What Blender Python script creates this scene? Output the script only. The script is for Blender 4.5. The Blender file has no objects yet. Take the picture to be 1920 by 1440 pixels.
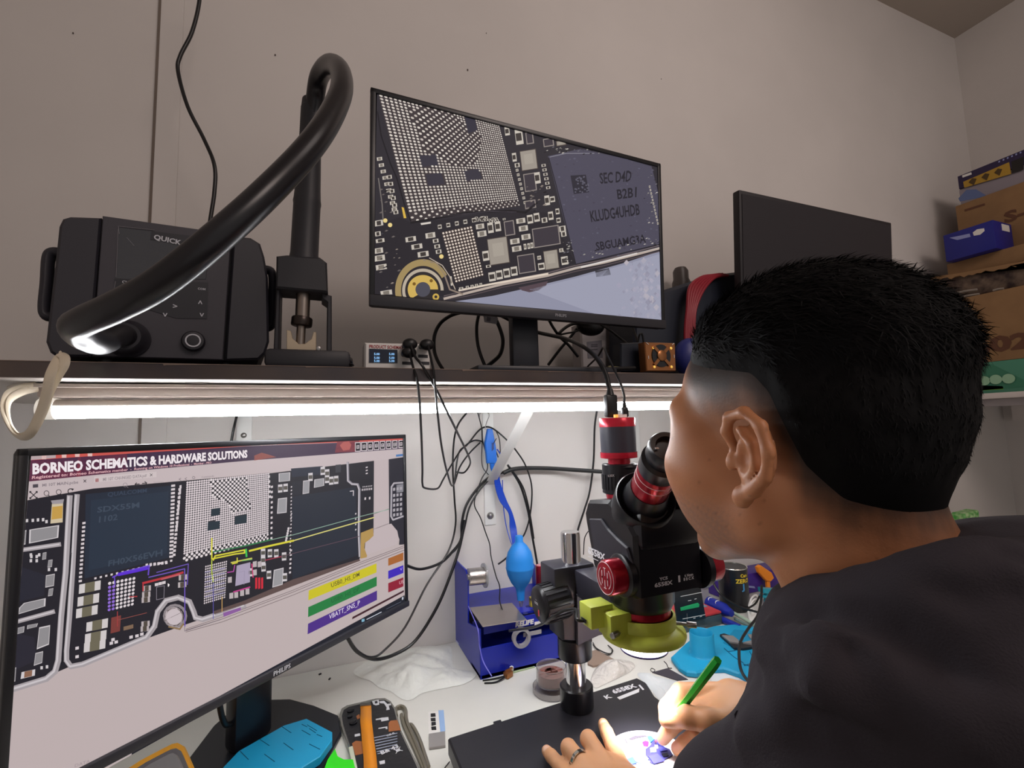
import bpy, bmesh, math, random
import numpy as np
from mathutils import Vector, Matrix, Euler, noise as mnoise
random.seed(7); np.random.seed(7)
C = bpy.context.scene.collection
PI = math.pi

# ------------------------------------------------------------ camera, world, lights, exposure
FPX, YAW, PITCH, ROLL, CAMZ = 871.9, math.radians(21.88), math.radians(5.48), math.radians(-1.70), 1.23
_f = Vector((math.sin(YAW)*math.cos(PITCH), math.cos(YAW)*math.cos(PITCH), math.sin(PITCH)))
_r0 = Vector((math.cos(YAW), -math.sin(YAW), 0)); _u0 = _r0.cross(_f)
_r = _r0*math.cos(ROLL) + _u0*math.sin(ROLL); _u = _u0*math.cos(ROLL) - _r0*math.sin(ROLL)
CAM = Vector((0, 0, CAMZ))
cd = bpy.data.cameras.new('camera'); cam = bpy.data.objects.new('camera', cd); C.objects.link(cam)
cd.sensor_width = 36; cd.lens = 36*FPX/1920; cd.clip_start = 0.01
m3 = Matrix((_r, _u, -_f)).transposed()
cam.matrix_world = Matrix.Translation(CAM) @ m3.to_4x4()
bpy.context.scene.camera = cam

sc = bpy.context.scene
sc.view_settings.view_transform = 'Standard'; sc.view_settings.look = 'None'
sc.view_settings.gamma = 1; sc.view_settings.exposure = 0
w = bpy.data.worlds.new('room_ambient'); sc.world = w; w.use_nodes = True
w.node_tree.nodes['Background'].inputs[0].default_value = (1.0, 0.94, 0.92, 1)
w.node_tree.nodes['Background'].inputs[1].default_value = 0.42

def lamp(name, kind, loc, energy, color, size=0.1, target=None, size_y=None, spot=None):
    l = bpy.data.lights.new(name, kind); l.energy = energy; l.color = color
    if kind == 'AREA':
        l.size = size
        if size_y: l.shape = 'RECTANGLE'; l.size_y = size_y
    else: l.shadow_soft_size = size
    if spot: l.spot_size = spot[0]; l.spot_blend = spot[1]
    o = bpy.data.objects.new(name, l); o.location = loc
    if target is not None:
        o.rotation_euler = (Vector(target)-Vector(loc)).to_track_quat('-Z', 'Y').to_euler()
    C.objects.link(o); return o
# the room's own ceiling lamp, weak and warm, above and behind the workbench
lamp('ceiling_light', 'AREA', (.95, .05, 2.95), 5.5, (1.0, 0.87, 0.82), 0.8, (0.85, 0.75, 1.4))

lamp('rear_fill_light', 'AREA', (.95, -1.25, 2.9), 28.0, (1.0, 0.83, 0.76), 1.0, (.9, .3, 1.3))  # added warm fill from behind, brightens the right wall and the man's back

def ray(px, py): return _f + _r*((px-960)/FPX) + _u*((720-py)/FPX)
def at(px, py, X=None, Y=None, Z=None, d=None):
    """the point of the room seen at a photo position, on a known plane or at a known depth"""
    q = ray(px, py)
    if X is not None: t = X/q.x
    elif Y is not None: t = Y/q.y
    elif Z is not None: t = (Z-CAMZ)/q.z
    else: t = d
    return CAM + q*t
def V(*a): return Vector(a)

# ------------------------------------------------------------ materials
def s2l(c):
    if isinstance(c, str): c = tuple(int(c[i:i+2], 16)/255 for i in (1, 3, 5))
    return tuple(x/12.92 if x <= .04045 else ((x+.055)/1.055)**2.4 for x in c[:3])
_M = {}
def M(name, col='#808080', rough=.5, metal=0, spec=.5, bump=None, var=0, vscale=40, emit=None, es=1.0, trans=0, ior=1.45, alpha=1, coat=0, sss=0, sheen=0, mix=None):
    if name in _M: return _M[name]
    m = bpy.data.materials.new(name); m.use_nodes = True; _M[name] = m
    nt = m.node_tree; b = nt.nodes['Principled BSDF']
    c = s2l(col)
    b.inputs['Base Color'].default_value = (*c, 1)
    b.inputs['Roughness'].default_value = rough; b.inputs['Metallic'].default_value = metal
    b.inputs['Specular IOR Level'].default_value = spec; b.inputs['IOR'].default_value = ior
    b.inputs['Transmission Weight'].default_value = trans; b.inputs['Alpha'].default_value = alpha
    b.inputs['Coat Weight'].default_value = coat; b.inputs['Sheen Weight'].default_value = sheen
    if sss:
        b.inputs['Subsurface Weight'].default_value = sss; b.inputs['Subsurface Radius'].default_value = (.012, .005, .003); b.inputs['Subsurface Scale'].default_value = 1
    tc = nt.nodes.new('ShaderNodeTexCoord')
    if var or mix:
        n = nt.nodes.new('ShaderNodeTexNoise'); n.inputs['Scale'].default_value = vscale; n.inputs['Detail'].default_value = 4
        nt.links.new(tc.outputs['Object'], n.inputs['Vector'])
        r = nt.nodes.new('ShaderNodeValToRGB'); nt.links.new(n.outputs['Fac'], r.inputs['Fac'])
        a = r.color_ramp.elements; a[0].position = .35; a[1].position = .65
        if mix:
            a[0].color = (*c, 1); a[1].color = (*s2l(mix), 1)
        else:
            a[0].color = (*[x*(1-var) for x in c], 1); a[1].color = (*[min(1, x*(1+var)) for x in c], 1)
        nt.links.new(r.outputs['Color'], b.inputs['Base Color'])
    if bump:
        n = nt.nodes.new('ShaderNodeTexNoise'); n.inputs['Scale'].default_value = bump[0]; n.inputs['Detail'].default_value = 5
        nt.links.new(tc.outputs['Object'], n.inputs['Vector'])
        u = nt.nodes.new('ShaderNodeBump'); u.inputs['Strength'].default_value = bump[1]; u.inputs['Distance'].default_value = bump[2] if len(bump) > 2 else .001
        nt.links.new(n.outputs['Fac'], u.inputs['Height']); nt.links.new(u.outputs['Normal'], b.inputs['Normal'])
    if emit:
        b.inputs['Emission Color'].default_value = (*s2l(emit), 1); b.inputs['Emission Strength'].default_value = es
    return m
def painted(name, rough=.4, emit=0, spec=.5):
    """material whose colour (and light, for a screen) comes from the printed colour on each face"""
    if name in _M: return _M[name]
    m = bpy.data.materials.new(name); m.use_nodes = True; _M[name] = m
    nt = m.node_tree; b = nt.nodes['Principled BSDF']
    a = nt.nodes.new('ShaderNodeVertexColor'); a.layer_name = 'Col'
    b.inputs['Roughness'].default_value = rough; b.inputs['Specular IOR Level'].default_value = spec
    if emit:
        b.inputs['Base Color'].default_value = (.01, .01, .01, 1)
        nt.links.new(a.outputs['Color'], b.inputs['Emission Color']); b.inputs['Emission Strength'].default_value = emit
    else: nt.links.new(a.outputs['Color'], b.inputs['Base Color'])
    return m

# ------------------------------------------------------------ mesh builder
class Fr:
    """a frame: origin and three axes"""
    def __init__(s, o, ex=(1, 0, 0), ey=None, ez=None):
        s.o = Vector(o); s.x = Vector(ex).normalized()
        if ey is not None: s.y = Vector(ey); s.y = (s.y - s.x*s.y.dot(s.x)).normalized(); s.z = s.x.cross(s.y)
        else:
            z = Vector(ez if ez is not None else (0, 0, 1)); s.z = (z - s.x*z.dot(s.x)).normalized(); s.y = s.z.cross(s.x)
    def p(s, x, y=0, z=0): return s.o + s.x*x + s.y*y + s.z*z
    def sub(s, x, y, z): f = Fr(s.p(x, y, z)); f.x, f.y, f.z = s.x, s.y, s.z; return f
W0 = Fr((0, 0, 0))
def yawfr(o, deg, tilt=0):
    a = math.radians(deg); return Fr(o, (math.cos(a), math.sin(a), 0), ez=(math.sin(a)*math.sin(math.radians(tilt)), -math.cos(a)*math.sin(math.radians(tilt)), math.cos(math.radians(tilt))))
def perp(a):
    a = Vector(a).normalized(); t = Vector((0, 0, 1)) if abs(a.z) < .9 else Vector((1, 0, 0))
    x = a.cross(t).normalized(); return x, a.cross(x).normalized()
def spline(pts, n=8, closed=False):
    P = [Vector(p) for p in pts]; out = []
    N = len(P)
    if N < 3 and not closed: return P
    rng = range(N if closed else N-1)
    for i in rng:
        if closed: a, b, c, d = P[(i-1) % N], P[i], P[(i+1) % N], P[(i+2) % N]
        else: a, b, c, d = P[max(i-1, 0)], P[i], P[i+1], P[min(i+2, N-1)]
        for k in range(n):
            t = k/n; out.append(.5*((2*b) + (c-a)*t + (2*a-5*b+4*c-d)*t*t + (3*b-a-3*c+d)*t**3))
    if not closed: out.append(P[-1])
    return out

class MB:
    def __init__(s, mat=None): s.v = []; s.f = []; s.fm = []; s.fs = []; s.fc = []; s.mats = []; s.mat = mat; s.col = (1, 1, 1)
    def mi(s, m):
        m = m or s.mat
        if m not in s.mats: s.mats.append(m)
        return s.mats.index(m)
    def add(s, vs, fs, mat=None, smooth=False, col=None):
        o = len(s.v); s.v.extend([tuple(v) for v in vs]); k = s.mi(mat); c = s2l(col) if col is not None else s.col
        for f in fs: s.f.append(tuple(o+i for i in f)); s.fm.append(k); s.fs.append(smooth); s.fc.append(c)
        return s
    def box(s, c, size, fr=W0, mat=None, bev=0, seg=2, col=None):
        x, y, z = [a/2 for a in size]; c = Vector(c)
        if bev <= 0:
            vs = [fr.p(c.x+i*x, c.y+j*y, c.z+k*z) for k in (-1, 1) for j in (-1, 1) for i in (-1, 1)]
            return s.add(vs, [(0, 2, 3, 1), (4, 5, 7, 6), (0, 1, 5, 4), (2, 6, 7, 3), (0, 4, 6, 2), (1, 3, 7, 5)], mat, False, col)
        bm = bmesh.new(); bmesh.ops.create_cube(bm, size=1)
        for v in bm.verts: v.co = Vector((v.co.x*size[0], v.co.y*size[1], v.co.z*size[2]))
        bmesh.ops.bevel(bm, geom=bm.edges[:], offset=min(bev, min(size)*.49), segments=seg, profile=.5, affect='EDGES')
        vs = [fr.p(*(v.co+c)) for v in bm.verts]; fs = [[v.index for v in f.verts] for f in bm.faces]
        bm.free(); return s.add(vs, fs, mat, True, col)
    def lathe(s, o, axis, prof, seg=28, mat=None, smooth=True, caps=True, arc=None, col=None, xdir=None):
        o = Vector(o); a = Vector(axis).normalized(); x, y = perp(a)
        if xdir is not None: x = Vector(xdir); x = (x-a*x.dot(a)).normalized(); y = a.cross(x)
        vs = []; fs = []; n = seg; full = arc is None
        cnt = n if full else n+1
        for (r, h) in prof:
            for i in range(cnt):
                t = 2*PI*i/n if full else arc[0]+(arc[1]-arc[0])*i/n
                vs.append(o + a*h + (x*math.cos(t)+y*math.sin(t))*r)
        for j in range(len(prof)-1):
            for i in range(n):
                k = (i+1) % cnt
                fs.append((j*cnt+i, j*cnt+k, (j+1)*cnt+k, (j+1)*cnt+i))
        if caps and full:
            if prof[0][0] > 1e-6: fs.append(tuple(range(cnt))[::-1])
            if prof[-1][0] > 1e-6: fs.append(tuple((len(prof)-1)*cnt+i for i in range(cnt)))
        return s.add(vs, fs, mat, smooth, col)
    def cyl(s, p0, p1, r, r1=None, seg=24, mat=None, bev=0, smooth=True, col=None):
        p0 = Vector(p0); p1 = Vector(p1); L = (p1-p0).length; r1 = r if r1 is None else r1
        if bev: prof = [(0, 0), (r-bev, 0), (r-bev*.3, bev*.3), (r, bev), (r1, L-bev), (r1-bev*.3, L-bev*.3), (r1-bev, L), (0, L)]
        else:
            prof = [(r, 0), (r1, L)]
        return s.lathe(p0, p1-p0, prof, seg, mat, smooth, not bev, col=col)
    def ball(s, c, r, mat=None, seg=16, rings=10, fr=W0, col=None):
        c = Vector(c); r = (r, r, r) if not hasattr(r, '__len__') else r; vs = []; fs = []
        for j in range(rings+1):
            t = PI*j/rings
            for i in range(seg):
                u = 2*PI*i/seg; q = fr.x*(r[0]*math.sin(t)*math.cos(u)) + fr.y*(r[1]*math.sin(t)*math.sin(u)) + fr.z*(r[2]*math.cos(t)); vs.append(c+q)
        for j in range(rings):
            for i in range(seg):
                k = (i+1) % seg; fs.append((j*seg+i, (j+1)*seg+i, (j+1)*seg+k, j*seg+k))
        return s.add(vs, fs, mat, True, col)
    def tube(s, pts, r, seg=10, mat=None, n=6, closed=False, flat=None, raw=False, col=None):
        P = [Vector(p) for p in pts] if raw else spline(pts, n, closed)
        N = len(P); rs = r if hasattr(r, '__len__') else None
        def rad(i):
            if rs is None: return r
            t = i/(N-1)*(len(rs)-1); k = min(int(t), len(rs)-2); return rs[k]+(rs[k+1]-rs[k])*(t-k)
        T = []
        for i in range(N):
            a = P[(i+1) % N] if closed else P[min(i+1, N-1)]; b = P[(i-1) % N] if closed else P[max(i-1, 0)]
            t = a-b; T.append(t.normalized() if t.length > 1e-9 else Vector((0, 0, 1)))
        x, y = perp(T[0]); vs = []; fs = []
        for i in range(N):
            if i:
                ax = T[i-1].cross(T[i])
                if ax.length > 1e-7:
                    q = Matrix.Rotation(T[i-1].angle(T[i]), 3, ax.normalized()); x = q @ x
                x = (x-T[i]*x.dot(T[i])).normalized()
            y = T[i].cross(x); rr = rad(i)
            for k in range(seg):
                u = 2*PI*k/seg
                vs.append(P[i] + x*math.cos(u)*rr*(flat if flat else 1) + y*math.sin(u)*rr)
        for i in range(N if closed else N-1):
            j = (i+1) % N
            for k in range(seg):
                l = (k+1) % seg; fs.append((i*seg+k, i*seg+l, j*seg+l, j*seg+k))
        if not closed: fs.append(tuple(range(seg))[::-1]); fs.append(tuple((N-1)*seg+k for k in range(seg)))
        return s.add(vs, fs, mat, True, col)
    def prism(s, poly, fr, z0, z1, mat=None, bev=0, col=None, smooth=False):
        n = len(poly)
        A = sum(poly[i][0]*poly[(i+1) % n][1]-poly[(i+1) % n][0]*poly[i][1] for i in range(n))
        if A < 0: poly = poly[::-1]
        vs = []; fs = []; lev = [(0, z0), (0, z1)]
        if bev: lev = [(bev, z0), (0, z0+bev), (0, z1-bev), (bev, z1)]
        for ins, z in lev:
            for i in range(n):
                p = Vector(poly[i]); 
                if ins:
                    a = Vector(poly[i-1]); b = Vector(poly[(i+1) % n]); d1 = (p-a).normalized(); d2 = (b-p).normalized()
                    nn = Vector((-(d1.y+d2.y), d1.x+d2.x)); nn = nn.normalized() if nn.length > 1e-6 else Vector((-d1.y, d1.x)); p = p+nn*ins
                vs.append(fr.p(p.x, p.y, z))
        L = len(lev)
        for j in range(L-1):
            for i in range(n):
                k = (i+1) % n; fs.append((j*n+i, j*n+k, (j+1)*n+k, (j+1)*n+i))
        fs.append(tuple(range(n))[::-1]); fs.append(tuple((L-1)*n+i for i in range(n)))
        return s.add(vs, fs, mat, smooth, col)
    def grid(s, fn, nu, nv, mat=None, smooth=True, col=None, thick=0):
        vs = [fn(i/nu, j/nv) for j in range(nv+1) for i in range(nu+1)]
        fs = [(j*(nu+1)+i, j*(nu+1)+i+1, (j+1)*(nu+1)+i+1, (j+1)*(nu+1)+i) for j in range(nv) for i in range(nu)]
        return s.add(vs, fs, mat, smooth, col)
    def poly(s, pts, mat=None, col=None): return s.add(pts, [tuple(range(len(pts)))], mat, False, col)
    def text(s, string, fr, h, mat=None, z=0, align='l', bold=0, sx=1, col=None, shear=0):
        vs, fs, wd = glyphs(string, bold); k = h/.72; ox = {'l': 0, 'c': -wd/2, 'r': -wd}[align]
        return s.add([fr.p((v[0]+ox+shear*v[1])*k*sx, v[1]*k, z) for v in vs], fs, mat, False, col)
    def build(s, name, parent=None, origin=None, kind=None, mods=None):
        root = parent
        while root is not None and root.parent is not None: root = root.parent
        o = Vector(origin) if origin is not None else (Vector(root.location) if root is not None else Vector((0, 0, 0)))
        me = bpy.data.meshes.new(name); me.from_pydata([Vector(v)-o for v in s.v], [], s.f)
        for m in s.mats: me.materials.append(m if m else M('plain'))
        me.polygons.foreach_set('material_index', s.fm); me.polygons.foreach_set('use_smooth', s.fs)
        if any(c != (1, 1, 1) for c in s.fc):
            ca = me.color_attributes.new('Col', 'FLOAT_COLOR', 'CORNER'); buf = []
            for p, c in zip(me.polygons, s.fc): buf.extend([c[0], c[1], c[2], 1.0]*p.loop_total)
            ca.data.foreach_set('color', buf)
        me.update()
        if any(s.fs):
            try: me.set_sharp_from_angle(angle=math.radians(42))
            except Exception: pass
        ob = bpy.data.objects.new(name, me); C.objects.link(ob)
        if parent is None: ob.location = o
        else: ob.parent = parent
        if kind: ob['kind'] = kind
        return ob
_G = {}
def glyphs(string, bold=0):
    key = (string, bold)
    if key in _G: return _G[key]
    cu = bpy.data.curves.new('lettering', 'FONT'); cu.body = string; cu.size = 1; cu.offset = bold; cu.resolution_u = 2
    ob = bpy.data.objects.new('lettering', cu); C.objects.link(ob)
    dg = bpy.context.evaluated_depsgraph_get(); me = bpy.data.meshes.new_from_object(ob.evaluated_get(dg))
    vs = [tuple(v.co) for v in me.vertices]; fs = [tuple(p.vertices) for p in me.polygons]
    wd = max([v[0] for v in vs], default=0)
    bpy.data.objects.remove(ob); bpy.data.curves.remove(cu); bpy.data.meshes.remove(me)
    _G[key] = (vs, fs, wd); return _G[key]

def tag(o, label, cat, group=None):
    o['label'] = label; o['category'] = cat
    if group: o['group'] = group
    return o
def thing(name, label, cat, loc, group=None):
    o = bpy.data.objects.new(name, None); C.objects.link(o); o.location = loc; o.empty_display_size = .02
    return tag(o, label, cat, group)
def solo(mb, name, label, cat, origin, group=None): return tag(mb.build(name, None, origin), label, cat, group)
def dup(root, loc, label, group=None):
    r = root.copy(); C.objects.link(r); r.location = loc; r['label'] = label
    if group: r['group'] = group
    for ch in list(root.children):
        c = ch.copy(); C.objects.link(c); c.parent = r
        for g in list(ch.children):
            d = g.copy(); C.objects.link(d); d.parent = c
    return r
def bez(o, n=2): 
    m = o.modifiers.new('bevel', 'BEVEL'); m.width = n; m.segments = 2; m.limit_method = 'ANGLE'; m.angle_limit = math.radians(50); return o
BLK = M('black_plastic', '#1b1b1f', .45, bump=(900, .1, .0003))
DGR = M('dark_grey_plastic', '#3a3a40', .5, bump=(900, .1, .0003))
CHR = M('chrome', '#d8d8da', .12, 1)
STL = M('brushed_steel', '#9a9896', .35, 1)
WHP = M('white_plastic', '#dedcd8', .4)
BRUB = M('black_rubber', '#141416', .38)

def FY(Y): return Fr((0, Y, 0), (1, 0, 0), ey=(0, 0, 1))      # wall-parallel plane: x = X, y = Z, z towards the room
def xz(px, py, Y): p = at(px, py, Y=Y); return (p.x, p.z)
def PXZ(Y, *a): return [xz(a[i], a[i+1], Y) for i in range(0, len(a), 2)]
def FZ(Z): return Fr((0, 0, Z), (1, 0, 0), ey=(0, 1, 0))
def PXY(Z, *a):
    o = []
    for i in range(0, len(a), 2): p = at(a[i], a[i+1], Z=Z); o.append((p.x, p.y))
    return o
def onp(fr, px, py, off=0):
    q = ray(px, py); o = fr.p(0, off, 0); t = (o-CAM).dot(fr.y)/q.dot(fr.y); p = CAM+q*t-fr.o; return p.dot(fr.x), p.dot(fr.z)
# ------------------------------------------------------------ the room
D, XL, XR, ZC, YB = 1.091, -.60, 2.736, 2.998, -1.6
WALL = M('wall_paint', '#c9c4c0', .75, var=.03, vscale=3, bump=(160, .12, .0006))
CEIL = M('ceiling_paint', '#b2a79c', .8, var=.04, vscale=2)
def wall(name, pts, mat):
    b = MB(mat); b.poly(pts); o = b.build(name, None, (0, 0, 0), 'structure')
    m = o.modifiers.new('thickness', 'SOLIDIFY'); m.thickness = .06; m.offset = -1; return o
wall('wall_back', [V(XL, D, 0), V(XR, D, 0), V(XR, D, ZC), V(XL, D, ZC)], WALL)
wall('wall_left', [V(XL, YB, 0), V(XL, D, 0), V(XL, D, ZC), V(XL, YB, ZC)], WALL)
wall('wall_right', [V(XR, D, 0), V(XR, YB, 0), V(XR, YB, ZC), V(XR, D, ZC)], WALL)
wall('ceiling', [V(XL, YB, ZC), V(XL, D, ZC), V(XR, D, ZC), V(XR, YB, ZC)], CEIL)
wall('floor', [V(XL, YB, 0), V(XR, YB, 0), V(XR, D, 0), V(XL, D, 0)], M('floor_tile', '#8d8378', .5, var=.1, vscale=6))
# vertical cover strip on the back wall, with its shadow gap on the left
b = MB(WALL); b.box((-.3065, D-.0015, 1.5), (.040, .003, ZC-.02)); b.box((-.3283, D-.002, 1.5), (.0045, .004, ZC-.02), mat=M('gap_shadow', '#6f645c', .9))
b.build('trim_1', None, (0, 0, 0), 'structure')
for i, (px, py, s) in enumerate([(516, 103, .0025), (877, 131, .003), (137, 62, .002), (1240, 148, .0015), (912, 62, .0015)]):
    p = at(px, py, Y=D-.001); b = MB(M('nail_mark', '#4e443e', .8)); b.ball(p, (s*.6, .0012, s), seg=8, rings=6)
    solo(b, 'nail', ['small dark nail mark on the wall above the big hose', 'small dark nail mark on the wall above the upper screen', 'faint nail mark high on the wall at the far left', 'faint nail mark on the wall right above the upper screen', 'tiny nail mark highest on the wall above the upper screen'][i], 'nail', p)

# desk
TOPZ = .75
t = thing('desk', 'white laminate workbench desk along the back wall', 'desk', (.9, .6, 0))
b = MB(M('desk_laminate', '#cfcdc6', .38, var=.05, vscale=5)); b.box((1.0, .658, TOPZ-.015), (2.9, .86, .03), bev=.003); b.build('desktop', t)
for x in (-.35, 2.3):
    for y in (.27, 1.02):
        b = MB(STL); b.box((x, y, (TOPZ-.03)/2), (.04, .04, TOPZ-.03)); b.build('leg', t)
for i, (px, py, a) in enumerate([(600, 1265, .3), (618, 1274, .7)]):
    p = at(px, py, Z=TOPZ); b = MB(BLK); f = yawfr(p, 90*a); b.box((0, 0, .0012), (.005, .0025, .0024), f)
    solo(b, 'screw', ['tiny black screw on the desk nearer the lower monitor edge', 'tiny black screw on the desk nearer the plastic bag'][i], 'screw', p)

# wall shelf above the desk
SY, SZ0, SZ1 = .6535, 1.300, 1.318
t = thing('wall_shelf', 'long dark brown wall shelf carrying the tools and screens', 'shelf', (.5, D, SZ0))
b = MB(M('shelf_white_underside', '#b8b2ac', .5)); b.box((.5, (SY+D)/2+.002, SZ0+.0045), (2.0, D-SY-.004, .009)); b.build('underside_panel', t)
b = MB(M('shelf_dark_laminate', '#352f33', .35, var=.25, vscale=14, mix='#4a4140')); b.box((.5, (SY+D)/2, SZ0+.0135), (2.004, D-SY, .009)); b.build('board', t)
b = MB(M('shelf_edge_band', '#3d383c', .3, mix='#514640', vscale=9)); b.box((.5, SY-.001, SZ0+.009), (2.004, .002, .018)); 
b.build('edge_band', t)
b = MB(M('chipped_edge', '#7d6d63', .7))
pts = [(-.45, 0)]; x = -.45
while x < 1.4:
    x += random.uniform(.006, .05); dz = random.choice([.0002, .0003, .0003, .0012, .0025]); pts += [(x, .0002), (x+.001, dz), (x+random.uniform(.002, .008), dz*.7)]; x = pts[-1][0]
pts += [(x+.01, 0), (x+.01, -.0005), (-.45, -.0005)]
b.prism([(p[0], -p[1]) for p in pts], Fr((0, SY-.0022, SZ1-.0002), (1, 0, 0), ey=(0, 0, 1)), 0, .0006)
b.build('chipped_veneer', t)
BRK = M('bracket_white_enamel', '#d2d1ce', .35)
def bracket(px, name_l):
    top = at(px, 786, Y=D-.003); x = top.x
    t = thing('shelf_bracket', name_l, 'bracket', (x, D, 1.0))
    zb = at(px, 985, Y=D-.003).z
    b = MB(BRK); b.box((x, D-.0015, (SZ0+zb)/2), (.028, .003, SZ0-zb), bev=.001); b.build('wall_arm', t)
    b = MB(BRK); b.box((x, (.78+D)/2, SZ0-.0025), (.028, D-.78, .003)); b.build('shelf_arm', t)
    return t, x, zb
t, x, zb = bracket(915, 'white steel shelf bracket with diagonal strut behind the blue clip')
def strut(t, x, pa, pb, wdt=.026):
    dr = (pb-pa).normalized(); f = Fr((pa+pb)/2, dr, ey=(1, 0, 0)); b = MB(BRK); b.box((0, 0, 0), ((pb-pa).length, wdt, .0025), f, bev=.0008); b.build('strut', t)
strut(t, x, V(x, D-.006, 1.098), V(x, .80, SZ0-.008))
b = MB(STL); p = at(908, 968, Y=D-.004); b.ball(V(x, D-.005, p.z), (.0055, .004, .0055)); b.lathe(V(x, D-.003, p.z), (0, -1, 0), [(.0085, 0), (.0085, .001), (.006, .0015)]); b.build('bolt', t)
t2, x2, zb2 = bracket(1190, 'white steel shelf bracket with diagonal strut behind the microscope camera')
strut(t2, x2, V(x2, D-.006, 1.098), V(x2, .80, SZ0-.008))
t3, x3, zb3 = bracket(458, 'white steel shelf bracket just above the lower monitor')
b = MB(STL); p = at(462, 816, Y=D-.004); b.ball(V(x3, D-.005, p.z), (.0055, .004, .0055)); b.build('bolt', t3)

# lamp batten under the shelf
t = thing('tube_light', 'glowing white tube light mounted under the shelf', 'light', (.28, .73, SZ0))
HB = M('batten_enamel', '#b8aca4', .45)
b = MB(HB); b.box((.285, .735, SZ0-.009), (1.20, .055, .018), bev=.004); b.box((.285, .728, SZ0-.004), (1.21, .062, .004)); b.build('housing', t)
TB = M('lit_tube', '#ffffff', .4, emit='#fbfcff', es=50.0)
b = MB(TB); b.lathe((-.300, .718, 1.2695), (1, 0, 0), [(.0118, 0), (.0118, 1.168)], 24, arc=(math.radians(-102), math.radians(88)), xdir=(0, 0, -1), caps=False); tb = b.build('tube', t)
b = MB(M('tube_back', '#b7aca4', .45)); b.lathe((-.300, .718, 1.2695), (1, 0, 0), [(.0114, 0), (.0114, 1.168)], 16, arc=(math.radians(86), math.radians(260)), xdir=(0, 0, -1), caps=False); b.build('aluminium_back', tb)
for x in (-.307, .875):
    b = MB(M('tube_cap', '#e9e4da', .35, emit='#fff6ea', es=.5)); b.cyl((x-.008, .718, 1.2695), (x+.008, .718, 1.2695), .0125, bev=.001); b.box((x, .722, 1.2805), (.014, .02, .016), bev=.002); b.build('end_cap', t)
# chipped plaster and small clips under the shelf front
b = MB(M('clip_grey', '#8f8984', .5)); 
b.tube([at(348, 713, Y=.69), at(375, 712, Y=.69), at(395, 715, Y=.69), at(380, 718, Y=.69), at(350, 717, Y=.69), at(348, 713, Y=.69)], .0009, seg=6)
solo(b, 'cable_clip', 'thin grey wire clip under the shelf edge below the hot air station', 'clip', at(370, 715, Y=.69))
b = MB(M('clip_grey')); b.tube([at(893, 718, Y=.69), at(898, 713, Y=.69), at(903, 719, Y=.69), at(908, 714, Y=.69), at(914, 719, Y=.69)], .0007, seg=6)
solo(b, 'wire_hook', 'small zigzag wire hook under the shelf edge below the upper monitor', 'hook', at(903, 716, Y=.69))
# looped flat cream cable at the left end of the light
CRM = M('cream_cable', '#c9bda8', .45)
b = MB(CRM)
L1 = [(68, 722, .70), (40, 728, .69), (14, 740, .67), (6, 765, .65), (12, 790, .63), (28, 815, .62), (45, 820, .61), (62, 805, .60), (78, 770, .60), (88, 735, .60), (94, 705, .60), (102, 685, .61), (112, 668, .62)]
b.tube([at(a, c, Y=y) for a, c, y in L1], .0042, seg=8, flat=.35)
L2 = [(70, 728, .705), (44, 734, .69), (20, 748, .67), (14, 770, .65), (22, 800, .63), (40, 818, .62), (60, 808, .61), (80, 770, .61), (92, 735, .61), (108, 705, .61), (120, 685, .61), (121, 670, .615), (113, 664, .62)]
b.tube([at(a, c, Y=y) for a, c, y in L2], .0042, seg=8, flat=.35)
b.tube([at(a, c, Y=y) for a, c, y in [(113, 664, .62), (114, 668, .65), (112, 676, .68)]], .0038, seg=8, flat=.4)
solo(b, 'lamp_cable', 'cream flat lamp cable looped over the left end of the shelf', 'cable', at(60, 760, Y=.63))
b = MB(M('pale_tape', '#ddd7cb', .6)); b.tube([at(18, 728, Y=.72), at(35, 722, Y=.715), at(52, 721, Y=.71), at(70, 722, Y=.71)], .003, seg=8)
solo(b, 'wire_stub', 'short white wire sleeve at the left end of the tube light', 'wire', at(40, 722, Y=.715))
# black cable running up the wall
b = MB(BRUB); b.tube([at(a, c, Y=y) for a, c, y in [(374, -60, .97), (374, 0, .97), (360, 60, .97), (338, 105, .97), (334, 135, .97), (352, 200, .96), (382, 260, .96), (402, 310, .95), (402, 360, .95), (392, 430, .95), (385, 520, .95), (380, 620, 1.0)]], .0034, seg=10)
solo(b, 'power_cable', 'thin black cable rising up the wall behind the hot air station', 'cable', at(374, 0, Y=.97))
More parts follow.
